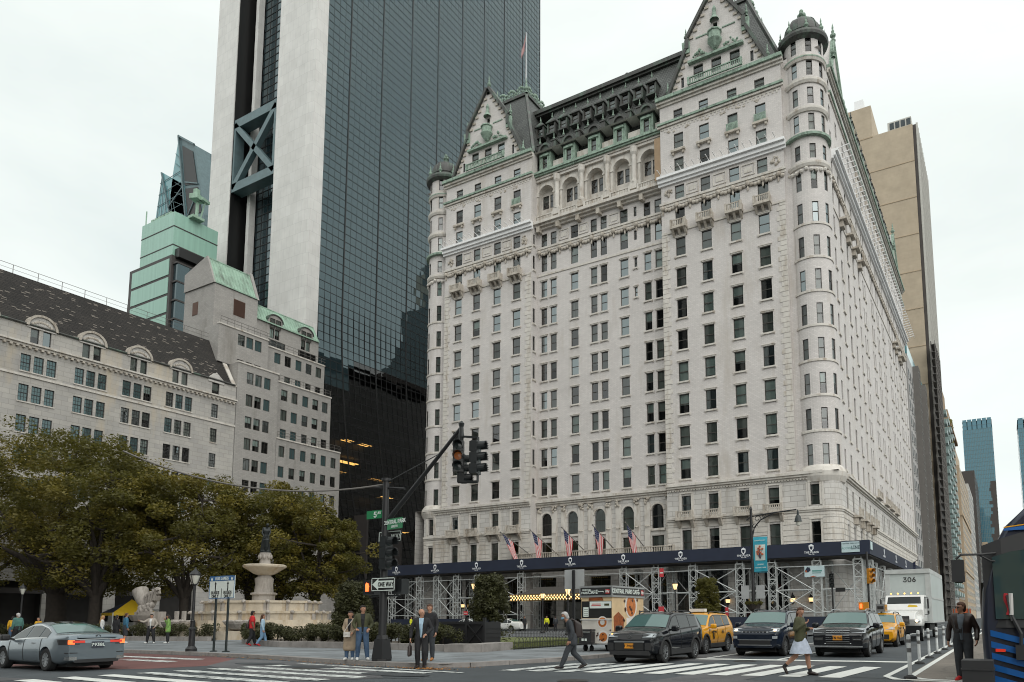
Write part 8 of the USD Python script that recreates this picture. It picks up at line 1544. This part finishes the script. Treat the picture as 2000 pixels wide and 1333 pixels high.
def person(label, loc, face, h=1.75, pose=None, top='cloth_black', legs='cloth_black', shoes='cloth_black', hair='hair_dark', hairlen=0, skin='skin', coat=0, shorts=False, skirt=None, bare=False, fem=False, bulk=1.0, group=None, shirt=None, collar=None, half=False, bald=False, name='person', gaze=0, statue=None):
    """local frame: faces +x, left is +y; pose gives joints that differ from standing"""
    k = h/1.75; J = dict(hip=(0, 0, .92), chest=(0, 0, 1.28), neck=(0, 0, 1.47), head=(.02, 0, 1.625), shL=(0, .185, 1.42), shR=(0, -.185, 1.42), elL=(-.02, .25, 1.14), elR=(-.02, -.25, 1.14), wrL=(.06, .25, .89), wrR=(.06, -.25, .89), hipL=(0, .095, .9), hipR=(0, -.095, .9), knL=(.02, .105, .49), knR=(.02, -.105, .49), anL=(0, .11, .085), anR=(0, -.11, .085), toL=(.15, .14, .04), toR=(.15, -.14, .04))
    if fem: J.update(shL=(0, .16, 1.42), shR=(0, -.16, 1.42), elL=(-.02, .22, 1.14), elR=(-.02, -.22, 1.14), wrL=(.06, .22, .89), wrR=(.06, -.22, .89))
    J.update(pose or {}); J = {a: np.array(p, float)*k for a, p in J.items()}; t = T(name, label, 'person' if statue is None else None, loc, math.degrees(face), group) if statue is None else statue; bw = bulk*k
    head, neck = J['head'], J['neck']; up = (head-neck)/np.linalg.norm(head-neck)
    fw = np.array([math.cos(gaze), math.sin(gaze), 0.]); lf = np.array([-fw[1], fw[0], 0])
    def torso(e): return [m3.Manifold.batch_hull([Sp(J['hip']+(0, s*.075*bw, 0), .095*bw+e) for s in (-1, 1)]+[Sp(J['chest']*.45+J['hip']*.55+(0, s*.06*bw, 0), .09*bw+e) for s in (-1, 1)]), m3.Manifold.batch_hull([Sp(J['chest']*.45+J['hip']*.55+(0, s*.06*bw, 0), .09*bw+e) for s in (-1, 1)]+[Sp(J['chest']+(.01, s*.085*bw, .02), .1*bw+e) for s in (-1, 1)]), m3.Manifold.batch_hull([Sp(J['chest']+(.01, s*.085*bw, .02), .1*bw+e) for s in (-1, 1)]+[Sp(J['sh'+q]*.88+J['neck']*.12, .062*bw+e) for q in 'LR'])]
    def arm(q, e, end=1.0): a, b_, c = J['sh'+q], J['el'+q], J['wr'+q]; c2 = b_+(c-b_)*end; return chain([(a, .058*bw+e), (b_, .043*bw+e), (c2, .031*bw+e)])
    def leg(q, e, end=1.0): a, b_, c = J['hip'+q], J['kn'+q], J['an'+q]; c2 = b_+(c-b_)*end; m_ = b_*.62+c*.38+np.array([-.012, 0, 0]); L = [(a, .088*bw+e), (b_, .058*bw+e)]; return chain(L+([(m_, .056*bw+e), (c2, .036*bw+e)] if end > .5 else [(c2, .055*bw+e)]))
    def hand(q):
        w, e = J['wr'+q], J['el'+q]; d = (w-e)/np.linalg.norm(w-e); s = 1 if q == 'L' else -1; sd = np.cross(d, [0, 0, 1.]) if abs(d[2]) < .8 else np.array([1., 0, 0]); sd /= np.linalg.norm(sd); pn = np.cross(d, sd); L = [m3.Manifold.batch_hull([Sp(w, .026*k, 8)]+[Sp(w+d*.085*k+sd*o*k, .014*k, 8) for o in (-.032, .032)])]
        for i, ln in enumerate((.062, .075, .07, .052)): o = (-.031+i*.0205)*k; p0 = w+d*.088*k+sd*o; p1 = p0+d*ln*.55*k+pn*.012*k*s; p2 = p1+d*ln*.4*k+pn*.03*k*s; L += chain([(p0, .0105*k), (p1, .0095*k), (p2, .008*k)], 6)
        p0 = w+d*.03*k-sd*.03*k; L += chain([(p0, .014*k), (p0+d*.035*k-sd*.03*k, .011*k), (p0+d*.065*k-sd*.034*k, .009*k)], 6); return L
    hd = head
    sk = m3.Manifold.batch_hull([Sp(hd+up*.045*k-fw*.012*k, .092*k, 16), Sp(hd-up*.065*k+fw*.028*k, .052*k, 12), Sp(hd+fw*.035*k+up*.02*k, .07*k, 12)])
    nose = m3.Manifold.batch_hull([Sp(hd+fw*.102*k-up*.005*k, .012*k, 6), Sp(hd+fw*.088*k+up*.03*k, .009*k, 6)])
    ears = [m3.Manifold.batch_hull([Sp(hd+lf*s*.086*k+up*(.02)*k, .018*k, 6), Sp(hd+lf*s*.08*k-up*.015*k, .013*k, 6)]) for s in (-1, 1)]
    chin = m3.Manifold.batch_hull([Sp(hd-up*.105*k+fw*.062*k, .022*k, 8), Sp(hd-up*.06*k+fw*.04*k, .045*k, 8)])
    bodyparts = torso(0)+arm('L', 0)+arm('R', 0)+leg('L', 0)+leg('R', 0)+hand('L')+hand('R')+chain([(neck-up*.06*k, .062*k), (hd-up*.03*k, .052*k)])+[sk, nose, chin]+ears+chain([(J['anL'], .04*k), (J['toL'], .03*k)])+chain([(J['anR'], .04*k), (J['toR'], .03*k)])
    uni = union(bodyparts); bm = B().addm(uni)
    if statue is not None:
        return soft(uni, .05, 4)
    body = t.lpart('body', bm, skin, smooth=60)
    b = B()
    for s in (-1, 1): b.ball(hd+fw*.088*k+lf*s*.032*k+up*.022*k, (.01*k, .011*k, .006*k), 6); b.bar(hd+fw*.094*k+lf*s*.02*k+up*.043*k, hd+fw*.084*k+lf*s*.05*k+up*.044*k, .004*k)
    b.bar(hd+fw*.088*k+lf*.022*k-up*.055*k, hd+fw*.088*k-lf*.022*k-up*.055*k, .006*k); t.lpart('face_features', b, 'eye_dark', body)
    # clothes
    tt = torso(.02*k)+[m3.Manifold.batch_hull([Sp(neck-up*.05*k, .07*k), Sp(J['chest']+(0, .08*k, .08*k), .09*k), Sp(J['chest']+(0, -.08*k, .08*k), .09*k)])]+arm('L', .016*k, .5 if half else .97)+arm('R', .016*k, .5 if half else .97)
    if half: tt = torso(.024*k)+chain([(J['shL'], .085*bw), (J['shL']*.4+J['elL']*.6, .072*bw)])+chain([(J['shR'], .085*bw), (J['shR']*.4+J['elR']*.6, .072*bw)])
    if coat:
        z = J['hip'][2]-coat*k; fl_ = .035*k; tt.append(m3.Manifold.batch_hull([Sp(J['hip']+(0, s*.09*bw, .08*k), .125*bw) for s in (-1, 1)]+[Sp((J['hip'][0]+o, s*(.1*bw+fl_), z), .10*bw) for s in (-1, 1) for o in (-.02, .04)]))
    body_top = soft(union(tt), .045, 5); t.lpart('jacket' if not half else 'shirt', body_top, top, body, smooth=60)
    if shirt:
        c_ = J['chest']; sf = union(torso(.026*k)+[m3.Manifold.batch_hull([Sp(neck-up*.05*k, .077*k), Sp(J['chest']+(0, .08*k, .08*k), .098*k), Sp(J['chest']+(0, -.08*k, .08*k), .098*k)])]) ^ m3.Manifold.batch_hull([Sp(c_+(.17, s_*.012, -.36*k), .012, 6) for s_ in (-1, 1)]+[Sp(c_+(.02, s_*.012, -.36*k), .012, 6) for s_ in (-1, 1)]+[Sp(c_+(x_, s_*.06*k, .2*k), .012, 6) for s_ in (-1, 1) for x_ in (.03, .17)]); t.lpart('shirt_front', B().addm(sf), shirt, body, smooth=50)
    if skirt:
        b = B(); hp = J['hip']; n = 22
        prof = [(.13*bw, .06), (.18*bw, -.05), (.235*bw, -.2), (.275*bw, -.34)]
        V = [(hp[0]+r*(1+.05*math.sin(9*a)*(i/3))*math.cos(a)*.9, hp[1]+r*(1+.05*math.sin(9*a)*(i/3))*math.sin(a), hp[2]+z*k) for i, (r, z) in enumerate(prof) for a in np.linspace(0, 2*PI, n, endpoint=False)]; b.add(V, [(i*n+j, i*n+(j+1) % n, (i+1)*n+(j+1) % n, (i+1)*n+j) for i in range(3) for j in range(n)]); t.lpart('skirt', b, skirt, body, smooth=50)
    elif not bare:
        e = .024*k; end = .05 if shorts else .99; pl_ = torso(.02*k)[:1]+[m3.Manifold.batch_hull([Sp(J['hipL'], .1*bw), Sp(J['hipR'], .1*bw), Sp(J['hip'], .1*bw)])]+leg('L', e, end)+leg('R', e, end); t.lpart('trousers' if not shorts else 'shorts', soft(union(pl_), .045, 4), legs, body, smooth=60)
    for q in 'LR':
        a, o = J['an'+q], J['to'+q]; d = (o-a)*np.array([1, 1, .6]); m_ = m3.Manifold.batch_hull([Sp(a+(0, 0, -.01), .05*k, 8), Sp(a-d*.32+np.array([0, 0, -.035*k]), .042*k, 8), Sp(o, .042*k, 8), Sp(o+d*.28, .03*k, 8)]); t.lpart('shoe', B().addm(m_), shoes, body, smooth=60)
    if not bald:
        hs = [m3.Manifold.batch_hull([Sp(hd+up*.05*k-fw*.014*k, .099*k, 18), Sp(hd+fw*.028*k+up*.05*k, .082*k, 14), Sp(hd-fw*.045*k-up*.035*k, .068*k, 10)])]
        cut = m3.Manifold.batch_hull([Sp(hd+fw*a_*k+lf*b_*k+up*c_*k, .02*k, 6) for a_, c_ in ((.045, .062), (.3, .085), (.03, -.3), (.3, -.3), (.02, .0)) for b_ in (-.3, .3)])
        hm = union(hs)-cut
        if hairlen: hm = hm+m3.Manifold.batch_hull([Sp(hd-fw*.055*k+up*.03*k, .088*k, 10), Sp(hd-fw*.07*k+lf*.03*k-up*hairlen*.6*k, .075*k, 10), Sp(hd-fw*.075*k-lf*.02*k-up*hairlen*k, .045*k, 8)])
        t.lpart('hair', B().addm(hm), hair, body, smooth=60)
    else:
        b = B().addm(m3.Manifold.batch_hull([Sp(hd-fw*.045*k-up*.01*k, .082*k, 12), Sp(hd-fw*.03*k+up*.03*k, .085*k, 12)])); t.lpart('cropped_hair', b, hair, body, smooth=60)
    t.J = J; t.k = k; t.body = body; return t
def walk(st=.34, bend=.1):
    return dict(hip=(0, 0, .9), hipL=(0, .09, .88), hipR=(0, -.09, .88), knL=(st*.55, .1, .5), anL=(st, .1, .10), toL=(st+.14, .11, .07), knR=(-.02, -.1, .48), anR=(-st*.95, -.1, .15), toR=(-st*.95+.13, -.11, .05))
S = -PI/2  # towards the camera-side road
# couple at the kerb
t = person('woman in a long beige coat with a small white bag at the kerb', (-19.55, 17.95, .135), -1.05, 1.64, dict(elL=(.0, .24, 1.14), wrL=(.17, .14, 1.0), elR=(.02, -.24, 1.14), wrR=(.18, -.12, .98)), 'cloth_beige', 'cloth_denim', 'shoe_white', 'hair_dark', .16, coat=.5, fem=True, shirt='cloth_black')
b = B(); b.cbox((.2, -.1, .98), (.1, .22, .17)); hbp = T('handbag', 'small white handbag hung on the woman in the beige coat', 'handbag', (-19.45, 17.72, 1.0), -60); q = B(); q.cbox((0, 0, 0), (.08, .22, .17)); q.cbox((.045, 0, .04), (.01, .2, .06)); p = hbp.lpart('bag', q, 'bag_white'); q = B(); q.tube([(0, -.1, .08), (-.03, .02, .3), (-.06, .16, .5)], .012, 5); hbp.lpart('strap', q, 'bag_white')
t = person('man in an olive bomber jacket and jeans beside the woman in beige', (-19.0, 17.98, .135), -.75, 1.83, dict(elL=(-.06, .3, 1.16), wrL=(.1, .2, 1.02), elR=(-.05, -.29, 1.16), wrR=(.1, -.2, 1.02), knL=(.06, .13, .49), anL=(.03, .17, .085), toL=(.17, .2, .04), knR=(.03, -.12, .5), anR=(-.06, -.14, .085)), 'cloth_olive', 'cloth_denim', 'shoe_white', 'hair_dark', shirt='cloth_black', bulk=1.0, gaze=.5)
t = person('bald man in a dark jacket carrying a black bag at the kerb', (-15.8, 17.35, .0), -.95, 1.8, dict(elR=(-.03, -.3, 1.15), wrR=(.03, -.31, .9), elL=(-.02, .3, 1.16), wrL=(.16, .16, 1.02), knL=(.05, .1, .49), anR=(-.05, -.1, .085)), 'cloth_black', 'cloth_black', 'leather', 'hair_dark', bald=True, shirt='cloth_sky', bulk=.98, gaze=.75)
bg = T('leather_bag', 'black leather bag in the right hand of the bald man', 'bag', (-16.05, 17.12, .36), -54); q = B(); q.addm(m3.Manifold.batch_hull([Sp((x, 0, z), .05, 8) for x, z in ((-.17, .05), (.17, .05), (-.12, .3), (.12, .3))])); bg.lpart('body', q, 'leather', smooth=50); q = B(); q.tube([(-.08, 0, .33), (-.05, 0, .48), (.05, 0, .48), (.08, 0, .33)], .014, 6); bg.lpart('handle', q, 'leather')
person('man in dark clothes and tan shoes mostly hidden behind the bald man', (-16.72, 18.75, .135), -1.3, 1.84, None, 'cloth_black', 'cloth_charcoal', 'shoe_tan', 'hair_brown')
t = person('grey-haired man in a dark suit and face mask striding over the crossing', (-11.25, 18.85, .0), -2.55, 1.74, {**walk(.36), 'chest': (.08, 0, 1.26), 'neck': (.17, 0, 1.42), 'head': (.23, 0, 1.56), 'shL': (.1, .17, 1.38), 'shR': (.1, -.17, 1.38), 'elL': (.02, .25, 1.1), 'wrL': (.12, .24, .86), 'elR': (-.0, -.25, 1.1), 'wrR': (.08, -.27, .85)}, 'cloth_charcoal', 'cloth_charcoal', 'leather', 'hair_grey', coat=.12, bulk=1.05)
q = B(); hd = t.J['head']; q.addm(m3.Manifold.batch_hull([Sp(hd+(.085, 0, -.06), .04, 8), Sp(hd+(.05, .05, -.05), .03, 8), Sp(hd+(.05, -.05, -.05), .03, 8)])); t.lpart('face_mask', q, 'mask_blue', t.body, smooth=50)
bp = T('backpack', 'dark backpack on the grey-haired man', 'backpack', (-11.25, 18.85, 0), math.degrees(-2.55)); q = B(); q.addm(m3.Manifold.batch_hull([Sp((x, y, z), .06, 8) for x, y, z in ((-.08, .1, 1.38), (-.08, -.1, 1.38), (-.2, .1, 1.3), (-.2, -.1, 1.3), (-.24, .1, .98), (-.24, -.1, .98), (-.1, .1, .98), (-.1, -.1, .98))])); bp.lpart('pack', q, 'leather', smooth=50); q = B()
for s_ in (-1, 1): q.tube([(-.1, s_*.11, 1.4), (.03, s_*.12, 1.47), (.17, s_*.12, 1.38), (.18, s_*.13, 1.2)], .022, 6)
bp.lpart('straps', q, 'leather')
t = person('woman in an olive jacket and pale pleated skirt crossing the street', (-4.75, 19.45, .0), -.12, 1.74, {**walk(.22), 'anL': (.2, .08, .085), 'toL': (.34, .09, .04), 'knL': (.14, .09, .5), 'knR': (-.1, -.09, .50), 'anR': (-.42, -.1, .22), 'toR': (-.36, -.11, .07), 'elL': (.0, .25, 1.15), 'wrL': (.22, .06, 1.2), 'elR': (-.04, -.24, 1.18), 'wrR': (.16, -.1, 1.32), 'hip': (0, 0, .9), 'head': (.03, -.0, 1.615)}, 'cloth_olive', shoes='leather', hair='hair_brown', hairlen=.22, fem=True, skirt='cloth_skirt', bulk=1.12, gaze=-.75)
q = B()
for s_ in 'LR': a, kk = t.J['an'+s_], t.J['kn'+s_]; q.addm(union(chain([(a, .048), (a+(kk-a)*.2, .05)])))
t.lpart('ankle_socks', q, 'cloth_black', t.body)
t = person('man with sunglasses in a leather jacket and plaid shirt beside the coach', (-.98, 19.35, .004), -1.75, 1.80, dict(elL=(-.05, .29, 1.16), wrL=(.08, .3, .92), elR=(-.03, -.29, 1.15), wrR=(.03, -.3, .9), anL=(.06, .12, .085), toL=(.2, .15, .04), anR=(-.06, -.12, .085)), 'leather', 'cloth_charcoal', 'shoe_red', 'hair_brown', shirt='cloth_plaid', bulk=1.1, gaze=-.75)
hd = t.J['head']; g_ = np.array([math.cos(-.75), math.sin(-.75), 0]); l_ = np.array([-g_[1], g_[0], 0]); q = B()
for s_ in (-1, 1): q.ball(hd+g_*.095+l_*s_*.034+(0, 0, .022), (.028, .028, .02), 8); q.bar(hd+g_*.085+l_*s_*.06+(0, 0, .028), hd-g_*.01+l_*s_*.09+(0, 0, .025), .01)
t.lpart('sunglasses', q, 'leather', t.body)
cm = T('camera_on_strap', 'camera hanging on the chest of the man with sunglasses', 'camera', (-1.05, 19.1, 1.15), -100); q = B(); q.cbox((0, 0, 0), (.07, .14, .09)); q.tube([(.03, 0, 0), (.13, 0, 0)], .037, 10); cm.lpart('camera_body', q, 'plastic_black'); q = B(); q.tube([(0, .07, .04), (-.08, .12, .3)], .01, 5); q.tube([(0, -.07, .04), (-.08, -.12, .3)], .01, 5); cm.lpart('strap', q, 'plastic_black')
# strollers on the plaza
t = person('man in a red shirt with a black shoulder bag walking away', (-35.25, 25.55, .135), 1.1, 1.85, {**walk(.2), 'elL': (-.06, .28, 1.15), 'wrL': (.08, .3, .95)}, 'cloth_red', 'cloth_black', 'shoe_red', 'hair_dark', half=True, bulk=1.16, skin='skin_dark')
sb = T('shoulder_bag', 'black shoulder bag on the back of the man in the red shirt', 'bag', (-35.25, 25.55, .135), math.degrees(1.1)); q = B(); q.addm(m3.Manifold.batch_hull([Sp((x, y, z), .05, 8) for x in (-.2, -.25) for y in (-.06, .16) for z in (.98, 1.15)])); sb.lpart('bag', q, 'leather', smooth=50); q = B(); q.tube([(-.17, .12, 1.15), (-.16, 0, 1.35), (-.08, -.14, 1.5)], .018, 5); sb.lpart('strap', q, 'leather')
person('woman in pale jeans and red shoes walking beside the man in red', (-34.45, 25.6, .135), .9, 1.66, {**walk(.26)}, 'cloth_sky', 'cloth_light_denim', 'shoe_red', 'hair_brown', .34, fem=True, bulk=1.05)
person('man in a beige jacket and white shirt stretching out his right arm', (-45.3, 25.95, .135), -.95, 1.76, dict(elR=(.1, -.38, 1.28), wrR=(.26, -.52, 1.34), elL=(-.04, .32, 1.18), wrL=(.06, .24, 1.0), anL=(.0, .2, .085), toL=(.12, .25, .04), anR=(0, -.2, .085), toR=(.12, -.26, .04), knL=(.02, .16, .5), knR=(.02, -.16, .5)), 'cloth_stone', 'cloth_black', 'shoe_white', 'hair_dark', shirt='cloth_pale', bulk=1.1)
person('woman in a light green jacket with a hand at her chin', (-44.45, 26.5, .135), -2.2, 1.72, dict(elR=(.1, -.2, 1.2), wrR=(.2, -.06, 1.42), head=(.04, 0, 1.62)), 'cloth_green', 'cloth_black', 'shoe_white', 'hair_dark', .2, fem=True, bulk=1.1, coat=.16)
person('person in a blue hooded jacket and shorts seen from behind', (-47.48, 25.62, .135), 1.3, 1.84, dict(anR=(-.12, -.12, .085), toR=(.02, -.14, .04)), 'cloth_blue', 'cloth_charcoal', 'shoe_white', 'hair_brown', shorts=True, bulk=1.14)
person('person in dark clothes walking away behind the silver car', (-48.10, 25.40, .135), 1.9, 1.72, walk(.2), 'cloth_black', 'cloth_black', 'cloth_black', 'hair_dark', .15, fem=True)
person('woman with long blond hair in a pale top behind the silver car', (-49.07, 25.07, .135), 1.0, 1.7, None, 'cloth_pale', 'cloth_denim', 'shoe_white', 'hair_blond', .36, fem=True)
person('man in a teal sweater walking behind the silver car at far left', (-49.2, 20.6, .135), -2.9, 1.84, walk(.22), 'cloth_teal', 'cloth_black', 'leather', 'hair_grey', bulk=1.22)
person('woman in a yellow top and dark hair just above the silver car', (-53.51, 23.53, .135), -1.0, 1.62, None, 'cloth_yellow', 'cloth_denim', 'shoe_white', 'hair_dark', .12, fem=True)
person('person in an orange yellow shirt half hidden behind the man in teal', (-58.5, 24.2, .135), 2.6, 1.7, None, 'cloth_yellow', 'cloth_denim', 'shoe_white', 'hair_dark')
# workers by the marquee
for i, (x, y, f_, c_, lab) in enumerate(((-45.2, 70, -1.2, 'hi_vis', 'worker in a yellow safety vest under the marquee'), (-48.5, 70.4, -.4, 'cloth_black', 'worker in dark clothes left of the one in the safety vest'), (-43.4, 69, 2.5, 'cloth_charcoal', 'person in grey right of the worker in the safety vest'), (-58.5, 62.5, .4, 'hi_vis', 'stooping person in a yellow vest right of the planter box'))):
    person(lab, (x, y, .0), f_, 1.75, None, c_, 'cloth_black', 'leather', 'hair_dark')
# statue on the fountain
st = person('', FO, 0, 2.35, dict(head=(.13, .03, 1.6), neck=(.07, 0, 1.46), elL=(.16, .2, 1.2), wrL=(.28, .1, .98), elR=(.05, -.24, 1.16), wrR=(.22, -.16, .92), knL=(.1, .1, .5), anL=(.02, .1, .1), chest=(.03, 0, 1.27), hairlen=0) if False else dict(head=(.13, .03, 1.6), neck=(.07, 0, 1.46), elL=(.16, .2, 1.2), wrL=(.28, .1, .98), elR=(.05, -.24, 1.16), wrR=(.22, -.16, .92), knL=(.1, .1, .5), anL=(.02, .1, .1), chest=(.03, 0, 1.27)), statue=1, fem=True, bulk=1.15)
v = np.array(st.vertices); a_ = -.5; v = np.c_[v[:, 0]*math.cos(a_)-v[:, 1]*math.sin(a_), v[:, 0]*math.sin(a_)+v[:, 1]*math.cos(a_), v[:, 2]]+FO+np.array([0, 0, 6.88]); stt = T('fountain_statue', 'dark bronze statue of a woman on top of the fountain', 'statue', FO+(0, 0, 6.85)); sp_ = stt.part('figure', trimesh.Trimesh(v, st.faces, process=False), 'statue_bronze', smooth=60); b = B(); b.lathe([(.42, 6.84), (.42, 6.95), (.34, 7.05), (0, 7.05)], 12, FO); stt.part('plinth', b, 'statue_bronze'); b = B(); c = FO+np.array([.45, -.3, 7.0]); b.lathe([(.12, 0), (.2, .25), (.26, .8), (.24, .85), (0, .8)], 10, c); b.lathe([(.4, 0), (.34, .5), (.26, 1.1)], 10, FO+(-.05, .0, 6.95)); stt.part('basket_and_drape', b, 'statue_bronze')
# ================================================================= what stands across the avenue and along the park, behind the viewer (it shades and is mirrored)
mat('marble_fin', (.45, .44, .42), .6, var=.1, scale=.2)
t = T('avenue_office_tower', 'pale marble office tower with dark glass bays across the avenue, behind the viewer', 'tower', (-65, -65, 0)); b = B(); b.box(-104, -26, -95, -58, 0, 120); t.part('glass_body', b, 'far_window'); b = B()
for x in np.arange(-104, -25.9, 3.9): b.box(x-.6, x+.6, -58, -57, 0, 121)
b.box(-104.6, -25.4, -58.2, -56.8, 119, 122); t.part('marble_fins', b, 'marble_fin', kind='stuff')
t = T('avenue_hotel', 'brown brick hotel block at the avenue corner, behind the viewer', 'building', (-2, -65, 0)); b = B(); b.box(-16, 14, -95, -58, 0, 62); t.part('wall', b, 'brown_brick'); b = B()
for x in np.arange(-14, 13, 3.2):
    for z in np.arange(5, 60, 3.5): b.box(x-.6, x+.6, -58, -57.95, z, z+2)
t.part('windows', b, 'far_window', kind='stuff')
t = T('avenue_shop_block', 'pale stone shop block across the avenue left of the office tower, behind the viewer', 'building', (-140, -60, 0)); b = B(); b.box(-180, -112, -95, -58, 0, 45); t.part('wall', b, 'concrete_pale')
r = np.random.default_rng(77); C = np.c_[r.uniform(17, 44, 420), r.uniform(-25, 420, 420), r.uniform(4, 13, 420), r.uniform(1.6, 3.2, 420)]; v, f = leaves(C, 30000, .6, r); put('park_wood', (v, f), 'leaf_olive', label='leafy wood of the park along the far side of the side street', cat='wood', kind='stuff')
t = T('stepped_dark_block', 'dark stepped block behind the hotel, mirrored in the black glass tower', 'building', (-50, 182, 0))
for x0, x1, z1 in ((-78, -62, 112), (-61.9, -53, 97), (-52.9, -46, 88), (-45.9, -38, 80), (-37.9, -22, 66)): b = B(); b.box(x0, x1, 163+rng.uniform(0, 3), 204, 0, z1); t.part('wing', b, 'dark_brown')
# litter
mat('leaf_litter', (.30, .13, .03), .8, var=.5, scale=9); r = np.random.default_rng(12); N = 520; P = np.c_[np.concatenate([r.normal(-15.4, .5, 260), r.uniform(-30, -14, 260)]), np.concatenate([r.normal(17.15, .12, 260), 17.0+r.exponential(.25, 260)]), np.full(N, .0125)]; P[260:, 1] = np.interp(P[260:, 0], [a for a, _ in KERB[1:10]], [c for _, c in KERB[1:10]])-.12-np.abs(r.normal(0, .1, 260)); a = r.uniform(0, 2*PI, N); s = r.uniform(.02, .055, N); D = np.c_[np.cos(a)*s, np.sin(a)*s, r.uniform(.0, .02, N)]; E_ = np.c_[-np.sin(a)*s*.6, np.cos(a)*s*.6, r.uniform(.0, .015, N)]
V = np.stack([P-D*[1, 1, 0], P-E_*[1, 1, 0], P+D, P+E_], 1).reshape(-1, 3); k = np.arange(N)*4; put('fallen_leaves', (V, np.stack([k, k+1, k+2, k, k+2, k+3], 1).reshape(-1, 3)), 'leaf_litter', label='dry orange leaves gathered along the kerb by the bald man', cat='leaves', kind='stuff')
b = B(); b.cbox((-1.25, 19.9, .012), (.34, .14, .006), .4); b.cbox((-1.12, 19.95, .02), (.16, .1, .006), .9, .2); put('paper_scrap', b, 'bag_white', label='crumpled white paper scrap on the tan median', cat='litter')
t = T('orange_barrier', 'orange road-work barrier behind the truck down the side street', 'barrier', (-3.6, 72, 0)); b = B(); b.box(-4.3, -2.9, 72, 72.15, .9, 2.1); t.part('board', b, 'orange_cloth'); b = B(); b.box(-4.2, -4.1, 71.9, 72.3, 0, 2.1); b.box(-3.1, -3.0, 71.9, 72.3, 0, 2.1); t.part('legs', b, 'iron_rail')
